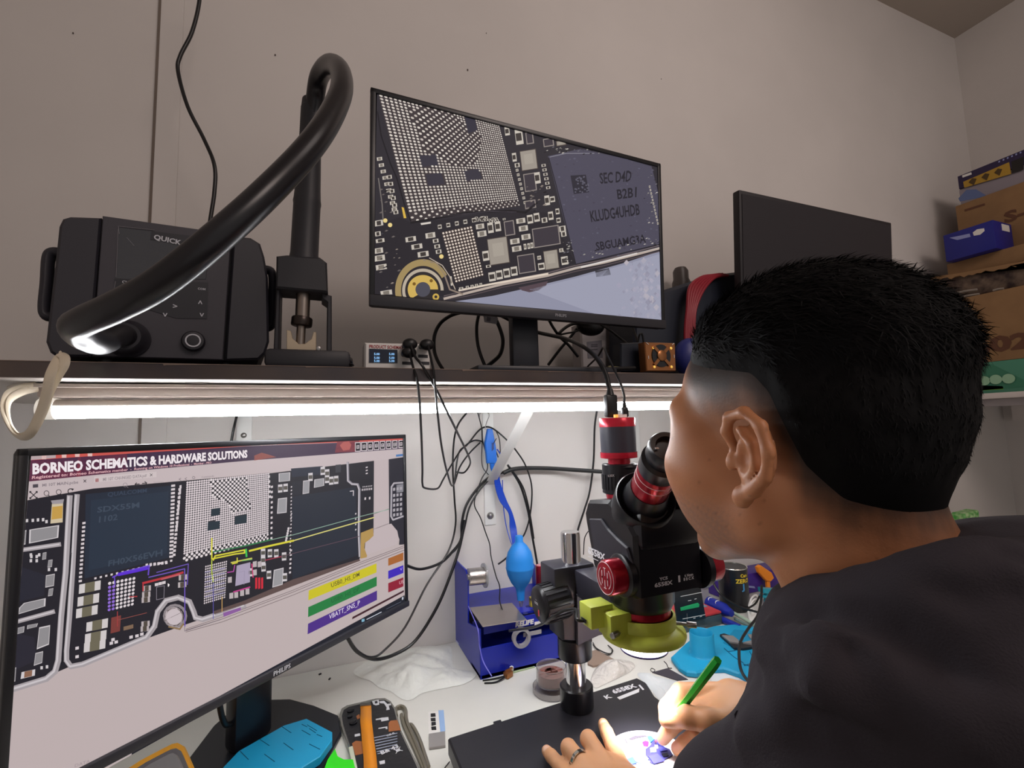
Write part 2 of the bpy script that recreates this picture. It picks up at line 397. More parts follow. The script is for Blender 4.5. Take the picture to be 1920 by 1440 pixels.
# ------------------------------------------------------------ monitors
class Painter:
    """draws flat coloured shapes on a screen's own plane; every shape is a face of the one picture mesh"""
    def __init__(s, O, ex, ey, mat): s.O = Vector(O); s.x = Vector(ex).normalized(); s.y = Vector(ey).normalized(); s.n = s.x.cross(s.y); s.mb = MB(mat); s.L = 1
    def pt(s, px, py, dz=0):
        q = ray(px, py); t = (s.O-CAM).dot(s.n)/q.dot(s.n); return CAM + q*t + s.n*dz
    def z(s): return s.L*.00003
    def poly(s, pts, col): s.mb.poly([s.pt(*p, s.z()) for p in pts], col=col)
    def quads(s, Q, col):
        vs = [s.pt(*p, s.z()) for q in Q for p in q]; s.mb.add(vs, [tuple(range(4*i, 4*i+4)) for i in range(len(Q))], col=col)
    def bil(s, q, u, v):
        a, b, c, d = [Vector(p) for p in q]  # TL TR BR BL
        P = getattr(s, '_h', {}).get(tuple(map(tuple, q)))
        if P is None:
            A = []; B = []
            for (U, W), (X, Y) in zip([(0, 0), (1, 0), (1, 1), (0, 1)], q):
                A.append([U, W, 1, 0, 0, 0, -X*U, -X*W]); B.append(X); A.append([0, 0, 0, U, W, 1, -Y*U, -Y*W]); B.append(Y)
            P = np.linalg.solve(np.array(A, float), np.array(B, float))
            if not hasattr(s, '_h'): s._h = {}
            s._h[tuple(map(tuple, q))] = P
        k = P[6]*u+P[7]*v+1; return ((P[0]*u+P[1]*v+P[2])/k, (P[3]*u+P[4]*v+P[5])/k)
    def sub(s, q, u0, v0, u1, v1): return [s.bil(q, u0, v0), s.bil(q, u1, v0), s.bil(q, u1, v1), s.bil(q, u0, v1)]
    def rect(s, q, u0, v0, u1, v1, col): s.poly(s.sub(q, u0, v0, u1, v1), col)
    def rrect(s, q, u0, v0, u1, v1, col, r=.2):
        a = []; w_, h_ = u1-u0, v1-v0
        for cx, cy, t0 in ((u1-r*w_, v0+r*h_, -90), (u1-r*w_, v1-r*h_, 0), (u0+r*w_, v1-r*h_, 90), (u0+r*w_, v0+r*h_, 180)):
            for k in range(4): t = math.radians(t0+30*k); a.append(s.bil(q, cx+r*w_*math.cos(t), cy+r*h_*math.sin(t)))
        s.poly(a, col)
    def dot(s, q, u, v, ru, rv, col, n=7): s.poly([s.bil(q, u+ru*math.cos(2*PI*k/n), v+rv*math.sin(2*PI*k/n)) for k in range(n)], col)
    def dots(s, q, nu, nv, r, col, keep=None, n=7, jit=0):
        for j in range(nv):
            for i in range(nu):
                u, v = (i+.5)/nu, (j+.5)/nv
                if keep and not keep(u, v, i, j): continue
                s.dot(q, u, v, r/nu, r/nv, col, n)
    def line(s, pts, w_, col):
        for i in range(len(pts)-1):
            a, b = Vector(pts[i]), Vector(pts[i+1]); d = (b-a)
            if d.length < 1e-6: continue
            nn = Vector((-d.y, d.x)).normalized()*w_/2; e = d.normalized()*w_*.25
            s.poly([tuple(a-e+nn), tuple(b+e+nn), tuple(b+e-nn), tuple(a-e-nn)], col)
    def text(s, string, q, col, bold=0):   # q = TL TR BR BL of the cap-height box
        vs, fs, wd = glyphs(string, bold)
        s.mb.add([s.pt(*s.bil(q, v[0]/wd, 1-v[1]/.72), s.z()) for v in vs], fs, col=col)
SCR = painted('screen_glow', .55, .96, .15)
BEZ = M('monitor_bezel', '#17171b', .35)
BEZC = M('monitor_chin', '#2b2b31', .4)
def monitor(name, label, TL, yaw, tilt, wd, ht, neck, base, ch=.0165):
    """TL = front top-left corner; yaw in degrees; returns thing, frame (x right, y into the screen, z up the panel)"""
    a = math.radians(yaw); ex = V(math.cos(a), math.sin(a), 0); n = V(-math.sin(a), math.cos(a), 0)
    up = V(0, 0, 1)*math.cos(math.radians(tilt)) + n*math.sin(math.radians(tilt))
    f = Fr(TL, ex, ez=up)
    t = thing(name, label, 'monitor', base)
    bz = .0075
    b = MB(BEZ)
    b.box((wd/2, .004, -bz/2), (wd, .008, bz), f, bev=.0012); b.box((bz/2, .004, -ht/2), (bz, .008, ht), f, bev=.0012); b.box((wd-bz/2, .004, -ht/2), (bz, .008, ht), f, bev=.0012)
    b.build('bezel', t)
    b = MB(BEZC); b.box((wd/2, .003, -ht+ch/2), (wd, .012, ch), f, bev=.0015); b.build('bottom_bezel', t)
    b = MB(BLK); b.box((wd/2, .013, -ht/2), (wd-.002, .014, ht-.002), f, bev=.004); b.box((wd/2, .032, -ht*.6), (wd*.5, .03, ht*.5), f, bev=.01); b.build('back_cover', t)
    return t, f, bz, ch
UTL = V(.0572, .6646, 1.7363)
tU, fU, bz, ch = monitor('upper_monitor', 'large upper monitor on the shelf showing a magnified circuit board', UTL, 2.458, -2.718, .5464, .3252, None, (.33, .78, SZ1))
# stand
b = MB(M('stand_dark', '#24272f', .4)); nk = at(985, 640, Y=.745)
b.box((nk.x, .752, (SZ1+1.45)/2+.01), (.052, .022, 1.47-SZ1), bev=.006); b.build('neck', tU)
b = MB(M('stand_dark')); b.box((nk.x+.01, .755, SZ1+.005), (.25, .18, .010), bev=.003); b.build('base', tU)
b = MB(M('logo_grey', '#8d8f96', .4)); b.text('PHILIPS', Fr(fU.p(.5464*.575, -.0034, -.3252+.006), fU.x, ey=fU.z), .0050, align='c', bold=.02); b.build('logo', tU)
P = Painter(fU.p(0, .0022, 0), fU.x, fU.z, SCR)
P.n = -P.n if P.n.dot(CAM-P.O) < 0 else P.n
SQ = [(707, 169), (1239, 310), (1242.5, 600), (699, 551)]
P.L = 0; P.poly(SQ, '#2b282f'); P.L = 1
# the picture is laid out on the screen's own square (0..1), cropped to it
def clipper(P, SQ):
    # everything inside the screen: clamp photo points to the screen quad via inverse homography
    A = []; B = []
    for (U, W), (X, Y) in zip([(0, 0), (1, 0), (1, 1), (0, 1)], SQ):
        A.append([X, Y, 1, 0, 0, 0, -U*X, -U*Y]); B.append(U); A.append([0, 0, 0, X, Y, 1, -W*X, -W*Y]); B.append(W)
    H = np.linalg.solve(np.array(A, float), np.array(B, float)); op = P.pt
    def pt(px, py, dz=0):
        k = H[6]*px+H[7]*py+1; u = (H[0]*px+H[1]*py+H[2])/k; v = (H[3]*px+H[4]*py+H[5])/k
        if 0 <= u <= 1 and 0 <= v <= 1: return op(px, py, dz)
        return op(*P.bil(SQ, min(1, max(0, u)), min(1, max(0, v))), dz)
    P.pt = pt
clipper(P, SQ)
def zc(x, y): return (680+x/2.88, 140+y/2.88)
def ZP(*a): return [zc(a[i], a[i+1]) for i in range(0, len(a), 2)]
W_, G_, DK = '#cfc5bd', '#8f8a8a', '#1c1a20'
# lower white-grey phone frame area
P.poly(ZP(500, 1225, 700, 1195, 900, 1150, 1150, 1090, 1400, 1020, 1615, 950, 1622, 1330, 1100, 1275), '#8f90a4')
P.L = 2; P.poly(ZP(900, 1160, 1150, 1100, 1400, 1030, 1615, 965, 1620, 1325, 1250, 1290), '#9c9db0')
P.poly(ZP(840, 1150, 1000, 1115, 990, 1140, 950, 1165, 900, 1175, 860, 1165), '#54444c')
P.poly(ZP(1255, 1060, 1330, 1045, 1340, 1080, 1290, 1090, 1262, 1092), '#3a3840')
for i in range(120):
    x = random.gauss(1520, 60); y = random.uniform(1000, 1310)
    if x < 1612: r = random.uniform(3, 16); P.poly(ZP(x, y-r, x+r, y, x, y+r*1.4, x-r, y+2), random.choice(['#aeaaba', '#a39fb2', '#8d8a9c', '#b8b0b8']))
# frame rails
for a, c, wpx in [((480, 1205), '#b7a79d', 9), ((480, 1190), '#6d6062', 4), ((480, 1222), '#5b4e52', 3)]:
    yy = a[1]; P.line(ZP(440, yy+5, 560, yy-25, 760, yy-75, 1000, yy-120, 1150, yy-160, 1300, yy-190, 1480, yy-235, 1612, yy-270), wpx/2, c)
P.L = 3
P.line(ZP(520, 1165, 700, 1130, 1000, 1075), 3.5, '#e0d0c0'); P.line(ZP(1180, 1040, 1480, 965), 3, '#d8d0cc'); P.line(ZP(1100, 1055, 1600, 935), 1.2, '#b9b2b0')
# big metal chip
P.L = 2; P.poly(ZP(1000, 440, 1180, 400, 1420, 455, 1560, 495, 1612, 700, 1612, 925, 1150, 1025, 1080, 760, 1030, 560), '#4b4858')
P.L = 3
for i in range(160):
    x = random.uniform(1030, 1590); y = random.uniform(450, 980)
    if y < 400+(x-1000)*.1 or x < 1000+(y-440)*.27+15: continue
    r = random.uniform(2, 9); P.poly(ZP(x-r, y, x, y-r*.6, x+r, y, x, y+r*.7), random.choice(['#534f5e', '#565363', '#443f4e', '#5c5a6c']))
P.line(ZP(1010, 445, 1100, 425, 1250, 425), 1.2, '#8a8792'); P.line(ZP(1005, 450, 1040, 580, 1085, 760, 1150, 1020), 1.6, '#1d1b22')
P.line(ZP(1150, 1025, 1400, 965, 1610, 915), 2, '#1d1b22')
P.L = 4
P.text('SEC D4D', [zc(1275, 530), zc(1455, 515), zc(1447, 575), zc(1283, 588)], '#211f29', .02)
P.text('B2B1', [zc(1368, 620), zc(1480, 605), zc(1478, 660), zc(1374, 672)], '#211f29', .02)
P.text('KLUDG4UHDB', [zc(1222, 735), zc(1492, 695), zc(1497, 755), zc(1232, 795)], '#211f29', .02)
P.text('SBGUAMG3A', [zc(1255, 905), zc(1525, 860), zc(1530, 905), zc(1262, 950)], '#211f29', .02)
P.poly(ZP(1122, 545, 1205, 540, 1222, 635, 1140, 645), '#2a2833')
P.L = 5
for i in range(40):
    u, v = random.random(), random.random(); x = 1128+u*80+v*15; y = 550+v*85-u*6; P.poly(ZP(x, y, x+8, y, x+8, y+7, x, y+7), '#5c5a69')
# scratches / glue specks on chip edges
for i in range(150):
    e = random.choice('tblr')
    if e == 't': x = random.uniform(980, 1300); y = 400+random.gauss(8, 12)
    elif e == 'b': x = random.uniform(1180, 1600); y = 1000-(x-1180)*.2+random.gauss(-25, 16)
    elif e == 'l': y = random.uniform(880, 1020); x = 1105+random.gauss(0, 14)
    else: y = random.uniform(470, 820); x = 1560+random.gauss(0, 20)
    r = random.uniform(2, 9); P.poly(ZP(x-r, y+r*.3, x, y-r*.5, x+r, y-r*.2, x, y+r*.4), random.choice(['#9b9790', '#6b6870', '#1a181c', '#b9b3ac', '#26232a']))
# board ground between
P.L = 2
P.poly(ZP(60, 1200, 60, 820, 200, 770, 260, 800, 450, 780, 700, 745, 880, 735, 990, 745, 1080, 880, 1150, 1020, 760, 1100, 500, 1190, 300, 1220), '#252229')
# big BGA
BG = [zc(78, 84), zc(735, 262), zc(850, 708), zc(262, 800)]
P.poly(BG, '#3c3437'); P.L = 3
vo = [(.30, .48, .56, .64), (.30, .66, .56, .80), (.66, .62, .86, .74), (.74, .02, .86, .18)]
voids = [ZP(305, 438, 398, 430, 412, 488, 322, 498), ZP(340, 540, 425, 530, 442, 590, 355, 600), ZP(545, 520, 628, 508, 645, 562, 558, 575), ZP(550, 222, 605, 238, 618, 300, 570, 318)]
def inp(p, q):
    c = False; n = len(q)
    for i in range(n):
        a, b = q[i], q[i-1]
        if (a[1] > p[1]) != (b[1] > p[1]) and p[0] < (b[0]-a[0])*(p[1]-a[1])/(b[1]-a[1])+a[0]: c = not c
    return c
dia = ZP(240, 180, 430, 165, 640, 330, 620, 480, 480, 500, 330, 400)
def keep(u, v, i, j):
    p = P.bil(BG, u, v)
    if any(inp(p, q) for q in voids): return False
    if inp(p, dia): return (i+j) % 2 == 0
    if v > .93 and (i+j) % 2: return False
    return True
NU, NV = 38, 40
for j in range(NV):
    for i in range(NU):
        u, v = (i+.5)/NU, (j+.5)/NV
        if keep(u, v, i, j):
            k = .36 if not inp(P.bil(BG, u, v), dia) else .42
            P.dot(BG, u, v, k/NU, k/NV, random.choice(['#d6ccc4', '#ddd4cb', '#c9beb6']), 6)
for q in voids: P.poly(q, random.choice(['#34313d', '#2e2c3a']))
# second BGA
B2 = [zc(425, 850), zc(590, 815), zc(655, 1085), zc(500, 1125)]
P.L = 3; P.poly(B2, '#3a3030'); P.L = 4; P.dots(B2, 10, 17, .36, '#dccdc0', None, 6)
# components: (x, y, w, h, kind) in crop pixels, slanted like the board
def comp(x, y, w_, h_, kind):
    sk = -.16; 
    def q(a, b, c, d): return ZP(x+a, y+b+sk*a, x+c, y+b+sk*c, x+c+.12*(d-b), y+d+sk*c, x+a+.12*(d-b), y+d+sk*a)
    if kind == 'm': P.L = 4; P.poly(q(-2, -2, w_+2, h_+2), '#4a403c'); P.L = 5; P.poly(q(2, 2, w_-2, h_-2), '#9c9389'); P.L = 6; P.poly(q(w_*.25, h_*.2, w_*.8, h_*.7), '#a69d92')
    elif kind == 'd': P.L = 4; P.poly(q(-2, -2, w_+2, h_+2), '#8f8580'); P.L = 5; P.poly(q(3, 3, w_-3, h_-3), '#3a343c')
    else:
        P.L = 4; P.poly(q(0, 0, w_, h_), '#c8bfb4'); P.L = 5
        if h_ >= w_: P.poly(q(w_*.12, h_*.24, w_*.88, h_*.76), '#3c3634' if kind == 'c' else '#7d756c')
        else: P.poly(q(w_*.24, h_*.12, w_*.76, h_*.88), '#3c3634' if kind == 'c' else '#7d756c')
for a in [(765, 285, 25, 45, 'c'), (820, 300, 40, 80, 'c'), (880, 315, 36, 60, 'd'), (975, 350, 52, 40, 'd'), (1045, 360, 50, 26, 'm'), (848, 415, 85, 105, 'm'), (805, 425, 22, 46, 'c'), (820, 480, 26, 22, 'c'), (868, 540, 60, 92, 'd'), (925, 530, 30, 60, 'c'),
          (875, 685, 55, 40, 'd'), (980, 655, 26, 52, 'c'), (1010, 660, 26, 30, 'c'), (672, 890, 105, 140, 'm'), (645, 955, 34, 52, 'c'), (763, 795, 50, 75, 'd'), (915, 835, 140, 100, 'd'), (835, 980, 88, 95, 'd'), (975, 955, 75, 100, 'm'),
          (610, 810, 44, 26, 'r'), (618, 848, 48, 30, 'r'), (672, 802, 30, 55, 'c'), (712, 796, 30, 52, 'c'), (828, 780, 48, 26, 'r'), (842, 820, 48, 28, 'r'), (856, 866, 48, 28, 'r'), (795, 890, 50, 28, 'r'), (805, 930, 50, 28, 'r'), (868, 915, 14, 30, 'r'), (888, 912, 14, 30, 'r'), (905, 908, 14, 30, 'r'),
          (886, 760, 30, 46, 'c'), (922, 750, 30, 46, 'c'), (965, 775, 30, 26, 'c'), (1000, 742, 26, 44, 'c'), (1040, 725, 20, 30, 'c'), (1045, 775, 22, 26, 'c'), (1060, 820, 34, 30, 'c'), (1070, 850, 28, 26, 'c'), (1060, 940, 22, 20, 'r'), (1070, 985, 36, 44, 'c'), (942, 980, 20, 20, 'r'), (946, 1020, 34, 36, 'c'),
          (678, 1070, 36, 48, 'c'), (718, 1060, 34, 48, 'c'), (758, 1050, 34, 48, 'c'), (798, 1040, 34, 48, 'c'), (665, 1030, 26, 14, 'c'), (230, 880, 56, 26, 'c'), (262, 920, 58, 26, 'c'), (296, 960, 58, 28, 'c'), (338, 858, 52, 28, 'r'), (378, 890, 30, 20, 'c'), (386, 920, 30, 20, 'c'), (394, 948, 30, 20, 'c'),
          (62, 940, 46, 28, 'r'), (62, 980, 56, 30, 'r'), (70, 1030, 58, 28, 'r'), (95, 1170, 62, 26, 'r'), (64, 790, 44, 30, 'c'), (66, 850, 30, 24, 'c'), (70, 890, 46, 20, 'c'), (470, 1090, 10, 50, 'r'), (520, 1150, 22, 14, 'r'), (556, 1142, 16, 14, 'r'), (582, 1137, 16, 14, 'r'), (606, 1132, 16, 14, 'r'), (630, 1127, 14, 14, 'r')]: comp(*a)
for k in range(9): comp(76+k*10, 448+k*34, 28, 18, 'r'); 
for k in range(6): comp(130+k*7, 545+k*38, 26, 20, 'c')
for k in range(6): comp(405+k*46, 812-k*9, 20, 22, 'c')
for k in range(8): comp(826+k*6, 510+k*25, 14, 14, 'r')
for k in range(6): comp(965+k*5, 485+k*24, 22, 14, 'c')
for k in range(12): comp(1545+k*4, 600+k*18, 8, 12, 'r')
for i in range(26): comp(random.uniform(590, 760), random.uniform(765, 790), 14, 10, 'c')
for x, y in ((122, 788), (148, 812), (425, 982)): P.L = 6; P.dot([zc(0, 0), zc(100, 0), zc(100, 100), zc(0, 100)], x/100, y/100, .12, .12, '#e8d08a', 10)
P.L = 6; P.poly(ZP(210, 715, 222, 718, 236, 775, 222, 775), '#d8b24a'); P.poly(ZP(312, 802, 368, 794, 368, 804, 316, 812), '#d8cfc6')
# screw ring bottom left
U = [zc(0, 0), zc(100, 0), zc(100, 100), zc(0, 100)]
def ring(cx, cy, r0, r1, col, a0=0, a1=360, L=5, sy=1.0):
    P.L = L; n = 30
    for k in range(n):
        t0 = math.radians(a0+(a1-a0)*k/n); t1 = math.radians(a0+(a1-a0)*(k+1)/n)
        P.poly([zc(cx+r*math.cos(t), cy+r*math.sin(t)*sy) for r, t in ((r0, t0), (r1, t0), (r1, t1), (r0, t1))], col)
ring(325, 1165, 118, 150, '#a08a5c', 165, 330, 5, 1.12); ring(325, 1165, 96, 112, '#b9ac9a', 150, 360, 5, 1.05); ring(325, 1160, 0, 92, '#2a2628', 0, 360, 4)
ring(325, 1160, 38, 82, '#cfae5a', 130, 360, 6, .95); ring(325, 1160, 0, 40, '#4b4a55', 0, 360, 7); ring(278, 1130, 0, 9, '#7a5a20', 0, 360, 8); ring(370, 1113, 0, 9, '#7a5a20', 0, 360, 8); ring(395, 1200, 8, 18, '#c8a64e', 0, 360, 8)
P.L = 5; P.line(ZP(330, 1000, 400, 1020, 440, 1075, 470, 1160, 540, 1185), 3, '#8b7b70'); P.line(ZP(360, 990, 430, 1030, 470, 1090, 500, 1160), 1.5, '#c2b2a2')
P.line(ZP(80, 200, 100, 330, 150, 480, 185, 560, 225, 700, 260, 790), 2.2, '#15131a'); P.line(ZP(85, 560, 105, 700, 110, 780), 2, '#77706c')
P.line(ZP(260, 800, 400, 775, 560, 745, 800, 735, 880, 745, 930, 700), 4, '#161419'); P.line(ZP(400, 770, 540, 752, 700, 738, 830, 742), 1, '#57505a')
for i in range(60):
    x, y = random.choice([(random.uniform(880, 1000), random.uniform(600, 740)), (random.uniform(80, 200), random.uniform(830, 1150)), (random.uniform(90, 170), random.uniform(560, 760))])
    r = random.uniform(3, 12); P.L = 6; P.poly(ZP(x-r, y+r*.3, x, y-r*.5, x+r, y-r*.2, x, y+r*.4), random.choice(['#6a6260', '#141217', '#8d8178', '#3b3942']))
P.mb.build('screen', tU)

# ---- lower monitor
LTL = V(-.2675, .5809, 1.2248)
tL, fL, bz, ch = monitor('lower_monitor', 'large lower left monitor on the desk showing a circuit board diagram', LTL, 40.6, .5, .5463, .325, None, (.06, .85, TOPZ), .0105)
P = Painter(fL.p(0, .0022, 0), fL.x, fL.z, SCR)
P.n = -P.n if P.n.dot(CAM-P.O) < 0 else P.n
SQ = [(58.5, 853), (755, 817), (759.5, 1128.5), (0.5, 1553)]
P.L = 0; P.poly(SQ, '#bdaeae'); P.L = 1; clipper(P, SQ)
def zl(x, y): return (x/2.182, 780+y/2.182)
def LP(*a): return [zl(a[i], a[i+1]) for i in range(0, len(a), 2)]
# header
P.poly(LP(120, 155, 1650, 70, 1650, 100, 1050, 120, 128, 185), '#c9564f'); P.L = 2
P.poly(LP(125, 181, 600, 149, 1010, 124, 1655, 99, 1655, 133, 1010, 183, 560, 224, 118, 268), '#3e2a44')
P.poly(LP(125, 181, 330, 168, 330, 248, 118, 268), '#8a3545'); P.poly(LP(330, 168, 520, 155, 520, 228, 330, 248), '#622c40'); P.poly(LP(1380, 102, 1470, 99, 1470, 145, 1370, 150), '#8a3f46')
P.L = 3
P.poly(LP(1390, 120, 1405, 106, 1428, 104, 1437, 118, 1430, 138, 1404, 142), '#b05a56'); P.poly(LP(1040, 162, 1070, 150, 1100, 158, 1130, 168, 1040, 182), '#8c4a44')
P.poly(LP(128, 160, 228, 152, 228, 172, 126, 180), '#b8a4a6')
for x, y in ((180, 168), (262, 162), (316, 158), (368, 156)): P.poly(LP(x-10, y-8, x+10, y-9, x+9, y+9, x-9, y+9), '#e4bcb6')
P.L = 4
P.text('BORNEO SCHEMATICS & HARDWARE SOLUTIONS', [zl(131, 195), zl(1012, 139), zl(1012, 169), zl(131, 237)], '#f0e6ea', .045)
P.text('Registered to: Borneo Schematics member  -  Running on Windows 10 Professional  -  Member - PRO', [zl(130, 245), zl(865, 186), zl(865, 194), zl(128, 258)], '#e2b0b6', .02)
P.text('BORNEO SCHEMATICS', [zl(1065, 112), zl(1258, 101), zl(1258, 109), zl(1065, 121)], '#eac3bd', .02)
for k in range(8):
    x = 1464+k*25.2; y = 127-k*1.7; h_ = 19-k*.4; w_ = 11.6-k*.25; P.L = 3
    P.poly(LP(x-w_, y-h_, x+w_, y-h_-1, x+w_, y+h_-1, x-w_, y+h_), '#d8cbd0'); P.L = 4; P.poly(LP(x-w_+2.5, y-h_+3, x+w_-2.5, y-h_+2, x+w_-2.5, y+h_-4, x-w_+2.5, y+h_-3), '#1b1420'); P.L = 5
    P.line(LP(x-4, y-6, x+4, y-7, x+4, y+5, x-4, y+6, x-4, y-6), 1, '#d8cbd0'); P.line(LP(x-2, y, x+3, y), 1, '#d8cbd0')
for x in (1618, 1632, 1645): P.L = 5; P.poly(LP(x-2.5, 86, x+2.5, 86, x+2.5, 91, x-2.5, 91), '#f5e6e4')
# tabs + toolbar
P.L = 2; P.poly(LP(118, 268, 560, 224, 1010, 183, 1655, 133, 1655, 170, 1100, 232, 380, 297, 110, 342), '#c3b4b6')
P.L = 3; P.poly(LP(385, 248, 640, 228, 640, 250, 385, 272), '#cdbfc0')
P.text('MI 10T MAIN.pcbe', [zl(172, 277), zl(320, 264), zl(320, 276), zl(172, 289)], '#857a80', .02); P.text('MI 10T CHANGED DATA.pdf', [zl(420, 253), zl(600, 237), zl(600, 249), zl(420, 266)], '#857a80', .02)
P.poly(LP(134, 280, 156, 278, 156, 292, 134, 294), '#4b444c'); P.poly(LP(390, 256, 404, 255, 404, 269, 390, 270), '#9a4a4c')
for x, y in ((347, 266), (619, 241)): P.line(LP(x-5, y-5, x+5, y+5), 1.2, '#3a343a'); P.line(LP(x-5, y+5, x+5, y-5), 1.2, '#3a343a')
def circ(x, y, r, w_, col, a0=0, a1=360): P.line(LP(*[c for k in range(17) for c in (x+r*math.cos(math.radians(a0+(a1-a0)*k/16)), y+r*math.sin(math.radians(a0+(a1-a0)*k/16)))]), w_, col)
P.L = 4; K = '#2d282e'
P.line(LP(124, 311, 150, 336), 1.6, K); P.line(LP(124, 336, 150, 311), 1.6, K)
for x, y in ((124, 311), (150, 336), (124, 336), (150, 311)): P.poly(LP(x-4, y-4, x+4, y-4, x+4, y+4, x-4, y+4), K)
circ(190, 316, 10, 1.1, K); P.line(LP(197, 323, 205, 331), 1.6, K); circ(240, 311, 10, 1.1, K); P.line(LP(247, 318, 255, 326), 1.6, K); circ(288, 308, 10, 1.6, K, 30, 330); P.poly(LP(292, 296, 303, 298, 296, 306), K)
circ(512, 282, 8, .8, '#8a8086'); P.line(LP(518, 288, 524, 293), .8, '#8a8086')
P.line(LP(552, 280, 570, 278), 1.6, K); P.line(LP(559, 273, 552, 280, 560, 286), 1.4, K); P.line(LP(582, 276, 600, 274), 1.6, K); P.line(LP(592, 268, 600, 274, 594, 282), 1.4, K)
P.text('Search here', [zl(628, 268), zl(668, 264), zl(668, 271), zl(628, 275)], '#a89ca0'); P.text('Commands', [zl(824, 246), zl(875, 241), zl(875, 249), zl(824, 254)], '#857a80')
P.line(LP(740, 254, 732, 259, 740, 263), 1, '#7a7076'); P.line(LP(764, 252, 756, 257, 764, 262), 1, '#7a7076'); circ(792, 252, 5, .9, '#7a7076')
P.poly(LP(1620, 158, 1648, 155, 1648, 164, 1620, 167), '#4a78b0')
# board: main dark area
P.L = 3; BD = '#1f1d26'
P.poly(LP(112, 345, 160, 335, 380, 297, 1100, 235, 1530, 183, 1528, 480, 1470, 585, 1000, 765, 870, 815, 740, 860, 560, 925, 320, 1010, 46, 1130, 60, 900, 90, 540), BD)
P.poly(LP(1590, 177, 1652, 168, 1655, 525, 1632, 527, 1634, 505, 1625, 480, 1605, 460, 1592, 455), '#25232e')
P.L = 4; P.poly(LP(1530, 183, 1590, 177, 1592, 455, 1570, 463, 1528, 470), '#bfb0b2')
# white silver rails
def rail(pts, w_, c='#a49ca0', c2='#c9c2c6'):
    P.L = 5; P.line(pts, w_, c); P.L = 6; P.line([(x-w_*.2, y) for x, y in pts], w_*.35, c2)
rail(LP(285, 330, 278, 450, 268, 640, 250, 820, 238, 1000, 225, 1045, 190, 1075, 46, 1120), 11); rail(LP(315, 325, 306, 450, 296, 640, 284, 820, 272, 960, 272, 1000, 290, 1025, 340, 1015, 600, 905, 632, 860, 645, 800, 680, 755, 730, 742, 775, 760, 792, 800, 800, 825, 830, 832, 1000, 775), 10)
P.line(LP(300, 330, 292, 560, 270, 800, 255, 1010), 2.2, '#131118')
rail(LP(92, 548, 245, 525), 8); rail(LP(66, 842, 220, 800), 8)
rail(LP(1422, 190, 1424, 265, 1440, 278, 1463, 280, 1470, 300, 1468, 480, 1472, 575), 4.5, '#8f8a94'); 
# left components
def blk(pts, c1, c2=None):
    P.L = 5; P.poly(pts, c1)
for q, c in [((120, 465, 242, 446, 238, 498, 118, 522), '#8e8b8e'), ((78, 785, 98, 765, 187, 745, 185, 778, 72, 812), '#8e8b8e'), ((160, 865, 205, 855, 200, 935, 150, 955), '#8e8b8e'), ((145, 970, 176, 962, 172, 1010, 138, 1022), '#8a878a'), ((188, 652, 224, 645, 220, 695, 185, 702), '#8a878a'), ((200, 708, 218, 704, 214, 734, 196, 738), '#8a878a'), ((96, 470, 108, 466, 104, 525, 94, 527), '#8e8b8e'), ((62, 870, 100, 860, 97, 885, 60, 895), '#8a878a'), ((112, 856, 155, 848, 150, 862, 110, 872), '#8a878a'), ((50, 1035, 66, 1028, 62, 1085, 45, 1092), '#8e8b8e'), ((175, 560, 190, 557, 188, 585, 172, 588), '#8a878a'), ((198, 590, 215, 587, 212, 617, 194, 620), '#8a878a')]:
    P.L = 5; P.poly(LP(*q), '#cfc8cb'); cx = sum(q[0::2])/(len(q)/2); cy = sum(q[1::2])/(len(q)/2); P.L = 6
    P.poly(LP(*[v for k in range(len(q)//2) for v in (cx+(q[2*k]-cx)*.90, cy+(q[2*k+1]-cy)*.88)]), c)
P.L = 5; P.poly(LP(212, 360, 258, 355, 256, 435, 206, 440), '#cdbda0'); P.L = 6; P.poly(LP(214, 372, 256, 367, 254, 418, 210, 424), '#c39a4a'); P.L = 5; P.poly(LP(208, 346, 262, 340, 258, 358, 214, 362), '#9b949a')
P.poly(LP(88, 1048, 144, 1036, 142, 1062, 84, 1076), '#cfc8cb'); P.L = 6; P.poly(LP(100, 1046, 132, 1039, 130, 1064, 98, 1071), '#8a6450')
P.L = 4; P.poly(LP(62, 890, 140, 905, 148, 1000, 60, 1040), '#262430'); P.poly(LP(80, 620, 185, 650, 180, 735, 75, 760), '#242430')
for x, y in ((110, 428), (134, 427), (155, 425), (176, 424), (190, 432), (128, 575), (150, 575), (126, 592), (150, 592), (200, 628), (228, 628), (170, 1030), (192, 1026), (126, 568), (160, 568)):
    P.L = 6; P.poly(LP(x-5, y-6, x+5, y-7, x+5, y+6, x-5, y+7), '#cfc8cb')
# big dark chip left with faint lettering
P.L = 5; P.poly(LP(350, 320, 700, 285, 690, 580, 345, 665), '#222a39'); P.L = 6; P.poly(LP(372, 345, 690, 308, 682, 560, 362, 632), '#253040')
P.L = 7; P.text('SDX55M', [zl(398, 372), zl(570, 352), zl(570, 374), zl(396, 395)], '#3d4858', .02); P.text('1102', [zl(398, 412), zl(482, 400), zl(480, 424), zl(396, 437)], '#3d4858', .02)
P.text('FH0X56EVH', [zl(442, 592), zl(664, 545), zl(664, 570), zl(440, 616)], '#3d4858', .02)
P.text('QUALCOMM', [zl(440, 312), zl(600, 296), zl(600, 312), zl(438, 330)], '#354052', .02)
WP = '#d6ccd0'
def pads(x0, y0, x1, y1, n, w_, h_, c=WP, L=7):
    P.L = L
    for k in range(n):
        x = x0+(x1-x0)*k/(n-1); y = y0+(y1-y0)*k/(n-1); P.poly(LP(x-w_/2, y-h_/2+1, x+w_/2, y-h_/2-1, x+w_/2, y+h_/2-1, x-w_/2, y+h_/2+1), c)
